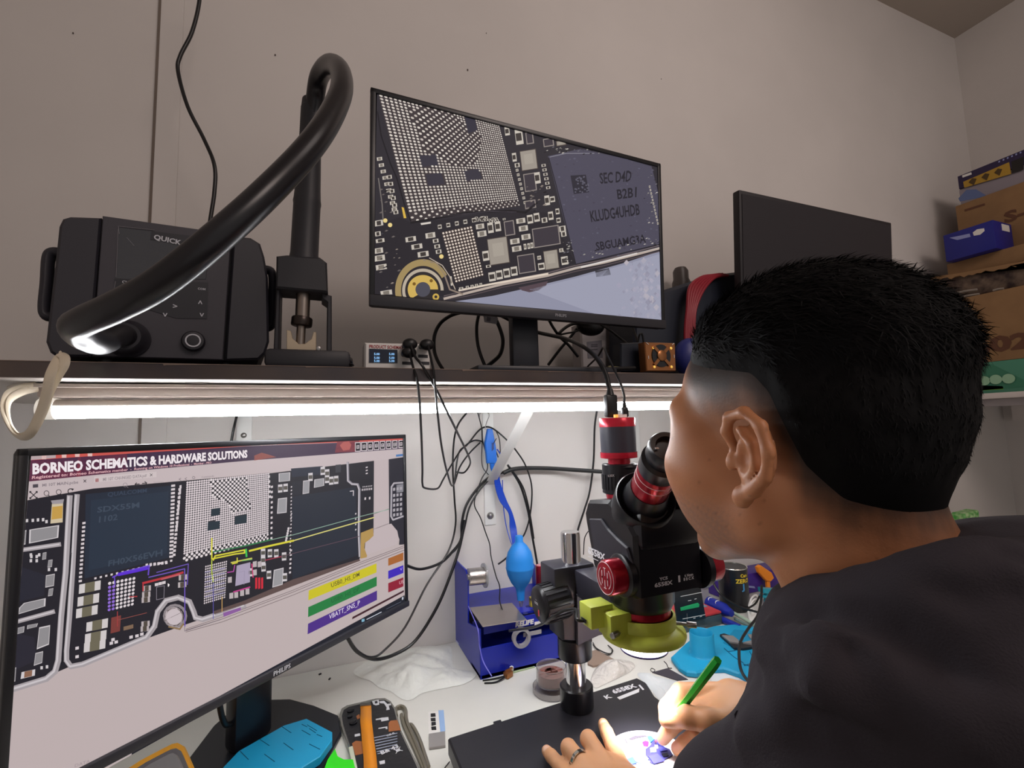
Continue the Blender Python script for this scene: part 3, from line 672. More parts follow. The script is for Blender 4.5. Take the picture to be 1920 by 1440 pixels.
pads(343, 438, 328, 675, 15, 13, 9); pads(708, 285, 700, 575, 20, 16, 9); pads(735, 300, 712, 568, 17, 11, 10); pads(738, 290, 722, 460, 9, 8, 14)
pads(390, 664, 700, 592, 15, 9, 8); pads(600, 610, 680, 600, 6, 10, 12)
# capacitors column
for x, y in ((368, 700), (362, 752), (356, 800), (398, 855), (392, 903), (388, 940)):
    P.L = 6; P.poly(LP(x-44, y-10, x+44, y-28, x+42, y+10, x-46, y+28), '#cfc8c8'); P.L = 7; P.poly(LP(x-20, y-16, x+20, y-24, x+18, y+16, x-22, y+24), '#6c6654')
# small BGA bottom-left
BS = [zl(440, 678), zl(556, 655), zl(548, 775), zl(438, 802)]
P.L = 6; P.dots(BS, 7, 8, .40, '#dcd2d6', None, 8); P.L = 7; P.dots(BS, 7, 8, .40, '#8f6ad0', lambda u, v, i, j: i < 2 and j > 0, 8)
# middle big BGA
BM = [zl(762, 268), zl(1102, 232), zl(1098, 505), zl(748, 598)]
P.L = 5; P.poly(BM, '#2a252c'); P.L = 6
dm = LP(860, 262, 1010, 250, 1025, 380, 950, 400, 930, 350, 868, 330); vm = [LP(866, 380, 900, 375, 898, 405, 862, 410), LP(850, 434, 900, 428, 898, 462, 848, 470), LP(962, 412, 1010, 404, 1008, 438, 960, 444)]
NU, NV = 40, 34
for j in range(NV):
    for i in range(NU):
        u, v = (i+.5)/NU, (j+.5)/NV; p = P.bil(BM, u, v)
        if any(inp(p, q) for q in vm): continue
        if (inp(p, dm) or v > .9):
            if (i+j) % 2: continue
            P.dot(BM, u, v, .62/NU, .62/NV, '#e2d8da', 6)
        else: P.dot(BM, u, v, .5/NU, .5/NV, '#d8ccd0', 6)
P.L = 7
for q in vm: P.poly(q, '#22303a')
B3 = [zl(838, 612), zl(930, 590), zl(922, 745), zl(832, 772)]
P.L = 6; P.dots(B3, 11, 16, .4, '#d8ccd0', None, 6)
# right part of board
P.L = 5; P.poly(LP(1195, 330, 1455, 290, 1462, 570, 1196, 668), '#222734'); P.poly(LP(1190, 215, 1320, 205, 1310, 240, 1195, 250), '#242838')
P.poly(LP(1196, 270, 1234, 264, 1230, 320, 1196, 326), '#23242e')
for q in [(1140, 235, 1187, 230, 1186, 265, 1140, 270), (1137, 338, 1174, 333, 1172, 395, 1133, 400), (1240, 265, 1266, 262, 1264, 315, 1238, 320), (1286, 260, 1325, 254, 1326, 285, 1284, 294), (1120, 630, 1160, 620, 1156, 690, 1114, 702)]:
    P.L = 6; P.poly(LP(*q), '#cfc8cc'); cx = sum(q[0::2])/4; cy = sum(q[1::2])/4; P.L = 7; P.poly(LP(*[v for k in range(4) for v in (cx+(q[2*k]-cx)*.86, cy+(q[2*k+1]-cy)*.9)]), '#98969a')
for x, y in ((1146, 297), (1168, 294), (1338, 235), (1338, 258), (1270, 250), (1355, 265), (1375, 262), (1162, 575), (1076, 560), (1076, 590), (1104, 562), (1130, 562), (1078, 620), (1165, 660), (1024, 640), (1100, 650), (1320, 225)):
    P.L = 6; P.poly(LP(x-9, y-16, x+9, y-18, x+9, y+15, x-9, y+17), '#cfc8cc'); P.L = 7; P.poly(LP(x-8, y-7, x+8, y-8, x+8, y+7, x-8, y+8), '#57524c')
pads(1112, 290, 1110, 500, 11, 8, 9); pads(1180, 460, 1170, 510, 6, 8, 9); pads(1190, 550, 1186, 640, 6, 8, 8); pads(1455, 400, 1455, 465, 4, 5, 6); pads(1482, 302, 1520, 298, 6, 4, 8); pads(1485, 290, 1520, 286, 6, 3, 5); pads(1100, 248, 1104, 330, 5, 8, 10)
pads(1192, 290, 1190, 420, 10, 5, 6); pads(1500, 210, 1500, 235, 3, 8, 5); pads(1494, 338, 1512, 336, 2, 6, 10); pads(1192, 400, 1186, 560, 12, 5, 6)
P.L = 7; P.line(LP(1432, 308, 1446, 306, 1445, 326), 1.6, WP)
P.L = 6; P.poly(LP(1372, 200, 1395, 198, 1394, 230, 1372, 232), '#3b3a42')
# right sliver
rail(LP(1652, 272, 1612, 275, 1602, 290, 1600, 410, 1608, 425, 1650, 410), 3.5, '#8f8a94')
for y in (300, 325, 345, 365, 385, 405): pads(1612, y, 1640, y-4, 3, 9, 12, '#a9a3aa')
P.L = 6; P.poly(LP(1622, 282, 1650, 278, 1650, 310, 1622, 314), '#84828a')
# gold tab and frame curve
P.L = 6; P.poly(LP(1476, 478, 1526, 458, 1528, 490, 1508, 508, 1492, 520, 1490, 540, 1502, 565, 1500, 578, 1474, 584), '#b08e50'); P.L = 7
P.poly(LP(1530, 463, 1600, 440, 1625, 470, 1630, 495, 1622, 525, 1500, 568, 1492, 545, 1494, 518, 1512, 505, 1528, 490), '#bfb0b2')
# copper edge under the board, then the thin outline lines
P.L = 6; P.poly(LP(1470, 585, 1200, 668, 1000, 755, 870, 800, 880, 815, 1010, 768, 1200, 695, 1474, 592), '#5d4a48')
for dy in (0, 8, 20): P.line(LP(760, 872+dy*.6, 910, 822+dy, 1200, 712+dy, 1470, 600+dy, 1655, 530+dy*.9), .8, '#5a4a4e')
P.line(LP(1530, 400, 1590, 380), .7, '#4a4044'); P.line(LP(1530, 463, 1590, 440), .7, '#4a4044')
# screw circle
P.L = 6; circ(716, 818, 44, 5, '#8d8488'); P.L = 7; P.poly(LP(*[c for k in range(20) for c in (712+38*math.cos(k*PI/10), 822+40*math.sin(k*PI/10))]), '#c9bcc0'); circ(712, 822, 36, 2.5, '#4a3c38'); P.line(LP(670, 838, 745, 802), .8, '#4a3c3a'); P.line(LP(755, 620, 755, 880, 905, 832), .7, '#4d4456')
P.L = 8; P.line(LP(690, 862, 735, 872, 750, 850), 3, '#8d7350')
# coloured traces
def tr(c, w_, *a): P.L = 8; P.line(LP(*a), w_, c)
tr('#5a2bd0', 6, 485, 648, 560, 632, 602, 622); tr('#6a49c8', 2.6, 460, 660, 500, 640, 610, 612, 606, 650); tr('#6f55b8', 2, 608, 660, 755, 625, 756, 860); tr('#6f55b8', 1.6, 640, 640, 770, 605, 766, 690); tr('#6a49c8', 2, 470, 690, 468, 660)
tr('#b8323a', 4, 584, 684, 700, 655, 748, 640); tr('#c06068', 3, 660, 668, 735, 648); tr('#b8323a', 2.5, 585, 690, 585, 715); tr('#b03a40', 2, 530, 740, 560, 738); tr('#a03a3c', 1.6, 480, 800, 480, 860); tr('#8a4a44', 1.2, 480, 835, 600, 805)
P.L = 7; P.poly(LP(455, 825, 495, 815, 490, 880, 452, 890), '#7a3a36'); P.poly(LP(505, 862, 545, 852, 545, 868, 505, 878), '#7d6450')
for x, y in ((600, 705), (598, 730), (596, 752), (748, 660), (745, 690), (595, 850), (592, 870)): P.L = 7; P.poly(LP(x-17, y-9, x+17, y-13, x+17, y+9, x-17, y+13), '#b9aeb0'); P.L = 8; P.poly(LP(x-8, y-9, x+8, y-12, x+8, y+9, x-8, y+12), '#4f463e')
for x, y in ((536, 905), (560, 900), (580, 893), (455, 930), (475, 925), (462, 915), (315, 950), (315, 985), (640, 690), (655, 686), (670, 682)): P.L = 7; P.poly(LP(x-7, y-5, x+7, y-8, x+7, y+4, x-7, y+7), WP)
P.L = 7; P.line(LP(640, 700, 672, 694, 670, 745, 640, 752, 640, 700), 1, '#8b8490'); P.poly(LP(686, 684, 694, 690, 690, 698, 686, 698), '#efe8ea')
tr('#d6cf3c', 2.6, 866, 500, 866, 585, 960, 565, 1000, 560, 1000, 548, 880, 572, 872, 590); tr('#d6cf3c', 2, 970, 580, 970, 600, 950, 605); tr('#cfc65a', 2.4, 945, 600, 1030, 582); tr('#d8ce3a', 3.6, 1020, 552, 1100, 532, 1200, 510); tr('#d9d07a', 2, 1200, 510, 1470, 432, 1530, 415); tr('#2f7a4a', 2.4, 870, 556, 1000, 532, 1110, 506); tr('#8fae9c', 1.2, 1110, 506, 1200, 486, 1470, 412, 1590, 382)
tr('#3fbf52', 3.4, 1006, 545, 1008, 575); tr('#b9c94a', 2, 866, 590, 866, 640, 872, 680); tr('#7dbb6a', 2, 990, 592, 1030, 586)
tr('#c03a8a', 2.4, 955, 720, 1022, 700); tr('#b04aa0', 1.8, 930, 640, 955, 636, 960, 610); tr('#d0407a', 2, 1030, 605, 1035, 660); tr('#a03048', 1.8, 1085, 590, 1150, 575); tr('#5c4450', 1.2, 1150, 575, 1470, 492)
P.L = 7; P.poly(LP(968, 612, 1024, 598, 1022, 680, 962, 696), '#a89cb4'); P.line(LP(978, 640, 1000, 634, 998, 690), .8, '#8a7e98')
for x in (1048, 1060, 1072): P.L = 8; P.poly(LP(x-4, 662, x+4, 660, x+4, 705, x-4, 708), '#d0283a')
for x, y in ((946, 735), (966, 732), (990, 724), (1012, 718), (1042, 606), (1042, 640), (1062, 606), (940, 670)): P.L = 7; P.poly(LP(x-8, y-10, x+8, y-13, x+8, y+11, x-8, y+13), '#b9aeb0')
tr('#5a52a8', 1.2, 872, 680, 872, 830); tr('#c9a060', 1.4, 908, 740, 908, 800)
for k in range(6): tr('#8f8ac0', 1, 838, 640+k*20, 920, 622+k*20)
P.L = 8; P.poly(LP(912, 805, 985, 782, 985, 795, 915, 822), '#8a5a9c')
# coloured legend bars
def bar(q, c, txt=None, tc='#2c2a2c', tq=None):
    P.L = 7; P.poly(LP(*q), c)
    if txt: P.L = 8; P.text(txt, [zl(tq[i], tq[i+1]) for i in (0, 2, 4, 6)], tc, .005)
bar((1263, 714, 1540, 603, 1540, 640, 1261, 754), '#c9be22', 'USB0_HS_DM', '#4c4620', (1352, 684, 1470, 638, 1470, 655, 1354, 702))
bar((1261, 782, 1541, 657, 1541, 695, 1260, 823), '#1f7a3d', 'USB0_HS_DP', '#175a30', (1354, 748, 1470, 698, 1470, 715, 1354, 766))
bar((1260, 850, 1542, 714, 1542, 752, 1258, 893), '#4a2a84', 'VBATT_SNS_P', '#e2d8ea', (1346, 812, 1472, 752, 1472, 772, 1346, 832))
bar((1588, 583, 1650, 558, 1650, 590, 1588, 613), '#a5622c'); bar((1588, 634, 1650, 610, 1650, 642, 1588, 667), '#3b22b4', 'V', '#b8a8e8', (1636, 622, 1646, 618, 1646, 630, 1636, 634)); bar((1588, 684, 1650, 660, 1650, 697, 1588, 722), '#8c1830', 'US', '#e0b0b8', (1632, 676, 1650, 669, 1650, 683, 1632, 690))
P.L = 7; P.poly(LP(1442, 822, 1652, 712, 1652, 720, 1440, 832), '#3a1420')
# task bar
tbq = LP(540, 1340, 1655, 733, 1657, 762, 538, 1388)
P.L = 7; P.poly(tbq, '#181a26')
P.L = 8
for x, y, c, s_ in ((568, 1350, '#9a94a4', 10), (632, 1313, '#c9bfa0', 12), (692, 1280, '#c49a92', 13), (796, 1220, '#d0764e', 11), (1485, 836, '#7fb0c8', 6)): P.poly(LP(x-s_, y-s_*.6, x, y-s_, x+s_, y-s_*1.1, x+s_, y+s_*.6, x, y+s_, x-s_, y+s_*1.1), c)
circ(745, 1251, 13, 1.6, '#9fb0a6', -200, 120); P.line(LP(735, 1262, 731, 1272, 742, 1266), 1.6, '#9fb0a6'); P.line(LP(741, 1246, 746, 1256, 752, 1257), 1.6, '#9fb0a6')
P.L = 7.5; P.poly(LP(775, 1215, 812, 1196, 812, 1238, 775, 1258), '#33303c'); 
P.L = 8; P.line(LP(1500, 832, 1560, 802), 1.4, '#c8ccd8'); P.line(LP(1580, 790, 1640, 760), .8, '#5e6474'); P.poly(LP(1644, 742, 1650, 739, 1650, 750, 1644, 753), '#c8ccd8')
P.text('DATA', [zl(305, 1424), zl(368, 1404), zl(368, 1417), zl(303, 1438)], '#a5969a', .01)
P.mb.build('screen', tL)
b = MB(M('logo_light', '#c8cad0', .4)); q0 = fL.p(.5463*.5, 0, 0)
lc = Painter(fL.p(0, -.0036, 0), fL.x, fL.z, None).pt(529, 1269); lx = (lc-fL.o).dot(fL.x); lz = (lc-fL.o).dot(fL.z)
b.text('PHILIPS', Fr(fL.p(lx, -.0034, -.325+.0028), fL.x, ey=fL.z), .0060, align='c', bold=.02); b.build('logo', tL)
# stand of the lower monitor
def fmid(k): return fL.p(.5463*k, 0, 0)
nx = fmid(.5); 
ND = M('stand_navy', '#16181f', .35)
b = MB(ND); nb = at(466, 1392, Z=TOPZ+.009); fn = yawfr(V(nb.x, nb.y, 0), 40.6)
b.box((0, .0, .87), (.062, .030, .22), fn, bev=.008); b.build('neck', tL)
b = MB(ND); b.prism(PXY(TOPZ+.009, 400, 1360, 440, 1325, 500, 1311, 545, 1310, 590, 1322, 634, 1340, 640, 1372, 600, 1450, 480, 1560, 330, 1560, 345, 1432), FZ(0), TOPZ+.0002, TOPZ+.009, bev=.002); b.build('base', tL)
b = MB(BRUB); b.tube([fn.p(-.05, -.008, .92), fn.p(-.056, -.014, .86), fn.p(-.046, -.012, .815), fn.p(-.024, .0, .80)], .004); b.build('cable_clip_arm', tL)

# ---- black monitor on the right end of the shelf (switched off)
A = at(1386, 355, Y=.77); Bp = at(1672, 420, Y=.77); 
t3 = thing('dark_monitor', 'switched-off black monitor standing beyond the man\'s head', 'monitor', ((A.x+Bp.x)/2, .80, SZ1))
wd = Bp.x-A.x; f3 = yawfr(A, 0, 4)
b = MB(M('matte_black_panel', '#1d1a1e', .55)); b.box((wd/2, .010, -.165), (wd, .02, .33), f3, bev=.003); b.build('bezel', t3)
b = MB(M('dead_screen', '#211e23', .5)); b.box((wd/2, -.0005, -.16), (wd-.014, .002, .30), f3); b.build('screen', t3)
b = MB(BLK); b.box((wd/2, .04, -.33), (.06, .02, .26), f3, bev=.004); b.build('neck', t3)
b = MB(BLK); b.box(((A.x+Bp.x)/2, .80, SZ1+.005), (.25, .18, .010), bev=.002); b.build('base', t3)
# ------------------------------------------------------------ hot air station
fs = yawfr(at(172, 668, Z=SZ1+.008), 9)
def S(px, py, off=0): return onp(fs, px, py, off)
t = thing('hot_air_station', 'black hot air rework station with side handles at the left end of the shelf', 'soldering station', fs.p(.1, .08, -.008))
SG = M('station_grey', '#38363d', .5, bump=(700, .15, .0003)); SD = M('station_black', '#222128', .5, bump=(700, .15, .0003)); fX = Fr(fs.o, fs.x, ey=fs.z)
q = [S(192, 404), S(434, 438), S(418, 675), S(172, 668)]
b = MB(SG); b.prism(q, fX, -.02, 0, bev=.0015); b.build('front_panel', t)
b = MB(SD)
b.prism([S(200, 412), S(440, 446), S(425, 672), S(180, 664)], fX, -.19, -.018)
b.build('housing', t)
SK = M('station_cheek', '#2a2930', .48, bump=(700, .15, .0003))
b = MB(SK)
b.prism([S(189, 406), S(130, 404), S(116, 408), S(109, 422), S(104, 470), S(84, 640), S(92, 660), S(104, 668), S(168, 668)], fX, -.19, -.002, bev=.003); b.build('left_cheek', t)
b = MB(SK)
b.prism([S(438, 441), S(470, 444), S(488, 455), S(496, 480), S(503, 520), S(505, 640), S(498, 662), S(485, 674), S(422, 675)], fX, -.19, -.002, bev=.003); b.build('right_cheek', t)
def handle(pts, w_):
    b = MB(SK)
    P3 = [fs.p(x, .03, z) for x, z in pts]; b.tube(P3, w_, seg=12, n=5, flat=1.6)
    b.build('handle', t)
handle([S(120, 476, .03), S(100, 474, .03), S(91, 486, .03), S(88, 530, .03), S(84, 575, .03), S(88, 592, .03), S(106, 595, .03)], .0058)
handle([S(480, 508, .03), S(500, 506, .03), S(511, 516, .03), S(511, 560, .03), S(509, 604, .03), S(503, 614, .03), S(482, 616, .03)], .0058)
# panel film and display
b = MB(M('display_film', '#2e2d32', .16, coat=.6, bump=(60, .35, .002))); b.prism([S(222, 426), S(396, 448), S(386, 524), S(216, 524)], fX, -.001, .0006, bev=.0004); b.build('display', t)
b = MB(M('film_edge', '#77767c', .25))
for a, c in (((222, 424), (224, 440)), ((222, 430), (218, 520)), ((224, 425), (290, 432)), ((217, 528), (214, 545)), ((238, 446), (252, 462))):
    p, r = S(*a), S(*c); b.tube([fs.p(p[0], -.0012, p[1]), fs.p(r[0], -.0012, r[1])], .0003, seg=5)
b.build('film_crease', t)
b = MB(M('panel_band', '#232228', .35)); b.prism([S(284, 434), S(360, 443), S(360, 458), S(282, 450)], fX, 0, .0012); b.prism([S(215, 522), S(250, 524), S(390, 530), S(388, 598), S(330, 597), S(214, 560)], fX, 0, .0009); b.build('button_band', t)
b = MB(M('panel_print', '#b9bac2', .4))
x0, z0 = S(288, 449); b.text('QUICK', Fr(fs.p(x0, -.0019, z0), fs.x, ez=fs.z) and Fr(fs.p(x0, -.0019, z0), fs.x-fs.z*.1, ey=fs.z), .0062, bold=.03)
b.build('logo', t)
def mark(string, px, py, h, rot=0):
    x, z = S(px, py); f = Fr(fs.p(x, -.0013, z), fs.x*math.cos(rot)+fs.z*math.sin(rot), ey=fs.z*math.cos(rot)-fs.x*math.sin(rot))
    b = MB(M('panel_print')); b.text(string, f, h, align='c', bold=.02); b.build('button_mark', t)
mark('CH1', 237, 532, .0032); mark('COM', 378, 544, .0026)
mark('>', 328, 579, .0062); mark('>', 304, 590, .0062, -PI/2); mark('>', 381, 568, .0062, PI/2); mark('>', 373, 590, .0062, -PI/2)
x, z = S(363, 641); b = MB(SD); b.lathe(fs.p(x, -.001, z), -fs.y, [(.0125, 0), (.0125, .006), (.011, .0085), (.0085, .009), (0, .009)], 28); kb = b.build('knob', t)
b = MB(M('panel_print')); b.lathe(fs.p(x, -.0101, z), -fs.y, [(.0066, 0), (.0074, .0003), (.0082, 0)], 28, caps=False); b.build('knob_ring', kb)
x, z = S(240, 636); b = MB(SD); b.lathe(fs.p(x, 0, z), -fs.y, [(.022, 0), (.022, .004), (.018, .008), (.0165, .02), (.015, .022), (.0, .022)], 28, xdir=fs.x); b.build('hose_socket', t)
for x_ in (.01, .13):
    for y_ in (.02, .16): 
        b = MB(BRUB); b.cyl(fs.p(x_, y_, -.008), fs.p(x_, y_, .001), .008, bev=.001); b.build('foot', t)
# hose and handpiece
HB_ = M('hose_black', '#1a191d', .30, spec=.45)
hx, hz = S(240, 636)
hp = [fs.p(hx, -.019, hz), fs.p(hx-.004, -.034, hz-.002)]
for px, py, d in [(190, 642, .472), (158, 632, .435), (142, 614, .408), (160, 601, .392), (220, 574, .378), (300, 530, .370), (400, 452, .375), (500, 362, .40), (580, 277, .44), (622, 215, .485), (641, 165, .53), (636, 130, .575), (617, 122, .615), (598, 146, .65), (590, 195, .67)]: hp.append(at(px, py, d=d))
HY = .69
for px, py in [(584, 260), (582, 330), (578, 372)]: hp.append(at(px, py, Y=HY))
tt = thing('hot_air_gun', 'thick glossy black air hose arching from the station to its upright handpiece', 'hot air gun', at(575, 500, Y=HY))
b = MB(HB_); b.tube(hp, .0124, seg=20, n=10); b.build('hose', tt)
HG = M('handpiece_black', '#26262b', .5, bump=(500, .2, .0004))
top = at(586, 190, Y=HY); bot = at(570, 492, Y=HY); ax = (bot-top); L = ax.length
b = MB(HG); b.lathe(top, ax, [(.0128, 0), (.0138, .0), (.0145, .01)] + [(.0145+.0006*(k % 2), .012+k*.0016) for k in range(40)] + [(.0150, .08), (.0168, L*.55), (.0178, L*.62), (.0185, L*.64), (.0178, L*.66), (.0182, L*.95), (.0200, L)], 26); b.build('handle', tt)
NZ = M('nozzle_metal', '#8a8078', .28, .9)
n0, n1, n2, n3 = at(569, 545, Y=HY), at(567, 595, Y=HY), at(565, 612, Y=HY), at(563, 648, Y=HY)
b = MB(NZ); b.cyl(at(570, 520, Y=HY), n1, .0092); b.cyl(n2, n3, .0058); b.build('nozzle', tt)
b = MB(M('nozzle_collar', '#3a3330', .3, .8)); b.cyl(n1, n2, .0135, bev=.002); b.build('collar', tt)
b = MB(HG); b.lathe(bot, ax, [(.0200, -.001), (.0215, .004), (.020, .02), (.0165, .034), (.012, .045)], 26); b.build('sleeve', tt)
# holder
F = FY(HY)
t = thing('gun_holder', 'black upright cradle holding the hot air handpiece beside the station', 'tool holder', at(570, 680, Y=HY))
b = MB(HG); 
b.prism(PXZ(HY, 521, 490, 540, 488, 600, 492, 613, 502, 615, 556, 520, 548), F, -.03, .022, bev=.003); b.build('clamp', t)
b = MB(HG); b.prism(PXZ(HY, 519, 545, 527, 545, 524, 662, 514, 662), F, -.025, .010, bev=.002); b.build('post', t)
b = MB(HG); b.prism(PXZ(HY, 603, 552, 622, 558, 622, 664, 612, 664, 613, 570, 603, 563), F, -.025, .010, bev=.002); b.build('post', t)
b = MB(HG); zz = xz(570, 661, HY)[1]; x0 = xz(500, 670, HY)[0]; x1 = xz(655, 676, HY)[0]
b.box(((x0+x1)/2, HY+.005, (SZ1+zz)/2), (x1-x0, .07, zz-SZ1), bev=.006); b.build('base', t)
b = MB(M('cup_cream', '#b5a68f', .4, .3)); b.prism(PXZ(HY, 538, 620, 546, 622, 549, 636, 560, 646, 572, 646, 584, 637, 588, 624, 593, 624, 593, 662, 538, 661), F, -.012, .006, bev=.0008); b.build('nozzle_rest', t)
b = MB(STL); p = at(597, 655, Y=HY-.01); b.cyl(p, p+V(0, -.008, 0), .003, bev=.0005); b.build('screw', t)
p = at(645, 676, Y=.675); b = MB(M('glossy_black', '#101014', .1)); b.lathe(V(p.x, p.y, SZ1), (0, 0, 1), [(.011, 0), (.0125, .006), (.011, .015), (.006, .019), (0, .020)], 24); b.tube([V(p.x+.012*math.cos(a), p.y+.012*math.sin(a), SZ1+.006) for a in np.linspace(-1, 4, 12)], .0015)
solo(b, 'black_bead', 'small glossy black knob at the foot of the tool cradle', 'bead', V(p.x, p.y, SZ1))

# ------------------------------------------------------------ white usb charger
CY = .70; F = FY(CY)
t = thing('usb_charger', 'small white usb charging hub with lit display on the shelf', 'charger', at(745, 690, Y=CY))
b = MB(WHP); q = PXZ(CY, 684, 642, 806, 645, 807, 695, 683, 695); q = [(x, max(z, SZ1)) for x, z in q]; b.prism(q, F, -.05, 0, bev=.003); b.build('housing', t)
b = MB(M('display_dark', '#1a2236', .2)); b.prism(PXZ(CY, 692, 654, 745, 656, 745, 681, 692, 680), F, 0, .0012); dsp = b.build('display', t)
b = MB(M('display_digits', '#8fc4f0', .4, emit='#7fb8ee', es=.9))
for u in (701, 729):
    for v in (664, 671, 677): x, z = xz(u, v+2, CY); b.text('5.00', Fr((x, CY-.0016, z), (1, 0, 0), ey=(0, 0, 1)), .0034, bold=.02)
b.build('digits', dsp)
b = MB(M('red_print', '#a02a34', .5)); x, z = xz(692, 652.5, CY); b.text('PRODUCT SCHEMATIC', Fr((x, CY-.0007, z), (1, 0, 0), ey=(0, 0, 1)), .0048, bold=.02, sx=.78); b.build('lettering', t)
PORT = M('port_dark', '#26252a', .4)
for u, v in ((763, 681), (793, 668), (796, 681)):
    b = MB(PORT); b.prism(PXZ(CY, u-9, v-3, u+9, v-2.5, u+9, v+3, u-9, v+2.5), F, 0, .0008); b.build('port', t)

# ------------------------------------------------------------ copper fan and what stands around it
FYY = .70; F = FY(FYY)
t = thing('cooling_fan', 'small square copper-lit cooling fan on the shelf edge beside the man\'s forehead', 'fan', at(1242, 700, Y=FYY))
COP = M('copper', '#a06a42', .3, .75)
b = MB(COP); q = PXZ(FYY, 1209, 641, 1266, 643, 1268, 696, 1213, 696); b.prism(q, F, -.022, 0, bev=.002); b.build('frame', t)
c = at(1240, 667, Y=FYY-.001); b = MB(BLK); b.lathe(c, (0, -1, 0), [(.0215, 0), (.0215, .0006), (.0, .0006)], 32); b.build('grille', t)
b = MB(COP); b.lathe(c+V(0, -.0008, 0), (0, -1, 0), [(.0105, 0), (.0105, .002), (.009, .003), (0, .003)], 24)
for k in range(4):
    a = PI/4+k*PI/2; b.box((0, 0, 0), (.022, .006, .0018), Fr(c+V(math.cos(a)*.014, -.0012, math.sin(a)*.014), (math.cos(a), 0, math.sin(a)), ey=(-math.sin(a), 0, math.cos(a))))
b.build('spokes', t)
for u, v in ((1225, 652), (1258, 653), (1227, 688), (1259, 688)):
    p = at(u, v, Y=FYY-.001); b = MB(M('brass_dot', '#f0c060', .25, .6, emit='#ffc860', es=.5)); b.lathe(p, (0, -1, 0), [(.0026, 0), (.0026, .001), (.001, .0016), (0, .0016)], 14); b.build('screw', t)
for u, v, a in ((1214, 644, -.6), (1262, 645, .6), (1216, 670, PI/2), (1264, 668, PI/2)):
    p = at(u, v, Y=FYY-.0008); b = MB(M('white_print', '#d8cfc6', .5)); b.box((0, 0, 0), (.006, .0012, .0005), Fr(p, (math.cos(a), 0, math.sin(a)), ey=(-math.sin(a), 0, math.cos(a)))); b.build('print', t)
b = MB(M('navy_plastic', '#1c222e', .4)); q = PXZ(.735, 1164, 643, 1204, 641, 1206, 697, 1164, 697); b.prism([(x, max(z, SZ1)) for x, z in q], FY(.735), -.03, 0, bev=.003)
o = solo(b, 'adapter_box', 'dark navy power adapter box just left of the copper fan', 'adapter', at(1185, 690, Y=.735))
# white adapter behind the monitor
AY = .98; F = FY(AY)
t = thing('white_adapter', 'white plug-in adapter with grey label behind the upper monitor stand', 'adapter', at(1140, 690, Y=AY))
b = MB(M('adapter_white', '#a8a3a4', .45)); q = PXZ(AY, 1088, 606, 1162, 602, 1164, 690, 1092, 690); b.prism([(x, max(z, SZ1)) for x, z in q], F, -.05, 0, bev=.005); b.build('housing', t)
b = MB(M('label_grey', '#6f6d75', .5)); b.prism(PXZ(AY, 1100, 641, 1128, 638, 1130, 671, 1102, 672), F, 0, .0008); lb = b.build('label', t)
b = MB(M('label_ink', '#3a3840', .5))
for v in (646, 649, 655): b.prism(PXZ(AY, 1108, v, 1120, v-.4, 1120, v+1.2, 1108, v+1.6), F, .0008, .0012)
b.build('label_lines', lb)
# black round bundle hanging under the monitor
p = at(1107, 612, Y=.90); b = MB(BRUB); b.ball(p, (.035, .02, .022), seg=20, rings=12); b.tube([p+V(.02, 0, .01), p+V(.05, .0, .03), p+V(.09, .02, .028)], .006)
solo(b, 'cable_bundle', 'black rolled-up cable bundle right under the upper monitor', 'cable', p)
b = MB(M('olive_wire', '#7f7a58', .5))
b.tube([at(a, c, Y=y) for a, c, y in [(1140, 690, .76), (1165, 684, .77), (1190, 682, .78), (1199, 688, .77), (1180, 691, .75), (1150, 690, .74)]], .0035, seg=8)
solo(b, 'wire_coil', 'olive and white wire coil lying beside the navy adapter box', 'wire', at(1170, 690, Y=.76))
# dark navy machine with bottle, red leads, blue bag
MY = .86; F = FY(MY)
b = MB(M('navy_case', '#1f2430', .45)); b.prism([(x, max(z, SZ1)) for x, z in PXZ(MY, 1190, 560, 1268, 536, 1338, 514, 1390, 508, 1440, 540, 1440, 760, 1192, 760)], F, -.11, 0, bev=.008)
solo(b, 'power_supply', 'dark navy bench power supply between the upper monitor and the man\'s head', 'power supply', at(1320, 690, Y=MY))
p = at(1278, 540, Y=1.03); b = MB(M('cap_taupe', '#514a48', .35)); zt = at(1278, 502, Y=1.03).z
b.lathe(V(p.x, 1.03, SZ1), (0, 0, 1), [(.024, 0), (.026, .02), (.026, zt-SZ1-.07), (.0255, zt-SZ1-.045), (.0215, zt-SZ1-.035), (.0215, zt-SZ1-.012), (.016, zt-SZ1-.002), (0, zt-SZ1)], 24, xdir=(1, 0, 0))
solo(b, 'bottle', 'brown-grey round-topped bottle beside the right edge of the upper monitor', 'bottle', V(p.x, 1.03, SZ1))
b = MB(M('red_lead', '#8a2430', .35))
for k in range(6):
    o = (k-2.5); b.tube([at(1352+o*5, 514+abs(o), Y=.852), at(1328+o*5, 520, Y=.846), at(1306+o*5, 541+o, Y=.835), at(1296+o*3, 580, Y=.83), at(1293+o*3.2, 620, Y=.83), at(1294+o*3, 660, Y=.83), at(1296+o*2, 700, Y=.83)], .0042, seg=8)
solo(b, 'red_cable', 'bundle of dark red test leads hanging over the navy power supply', 'cable', at(1296, 600, Y=.83))
b = MB(M('blue_cloth', '#252c70', .4)); p = at(1290, 676, Y=.80); b.ball(V(p.x+.01, .80, p.z+.006), (.045, .03, .045), seg=20, rings=12)
solo(b, 'blue_pouch', 'round blue pouch on the shelf behind the copper fan', 'pouch', V(p.x, .8, SZ1))

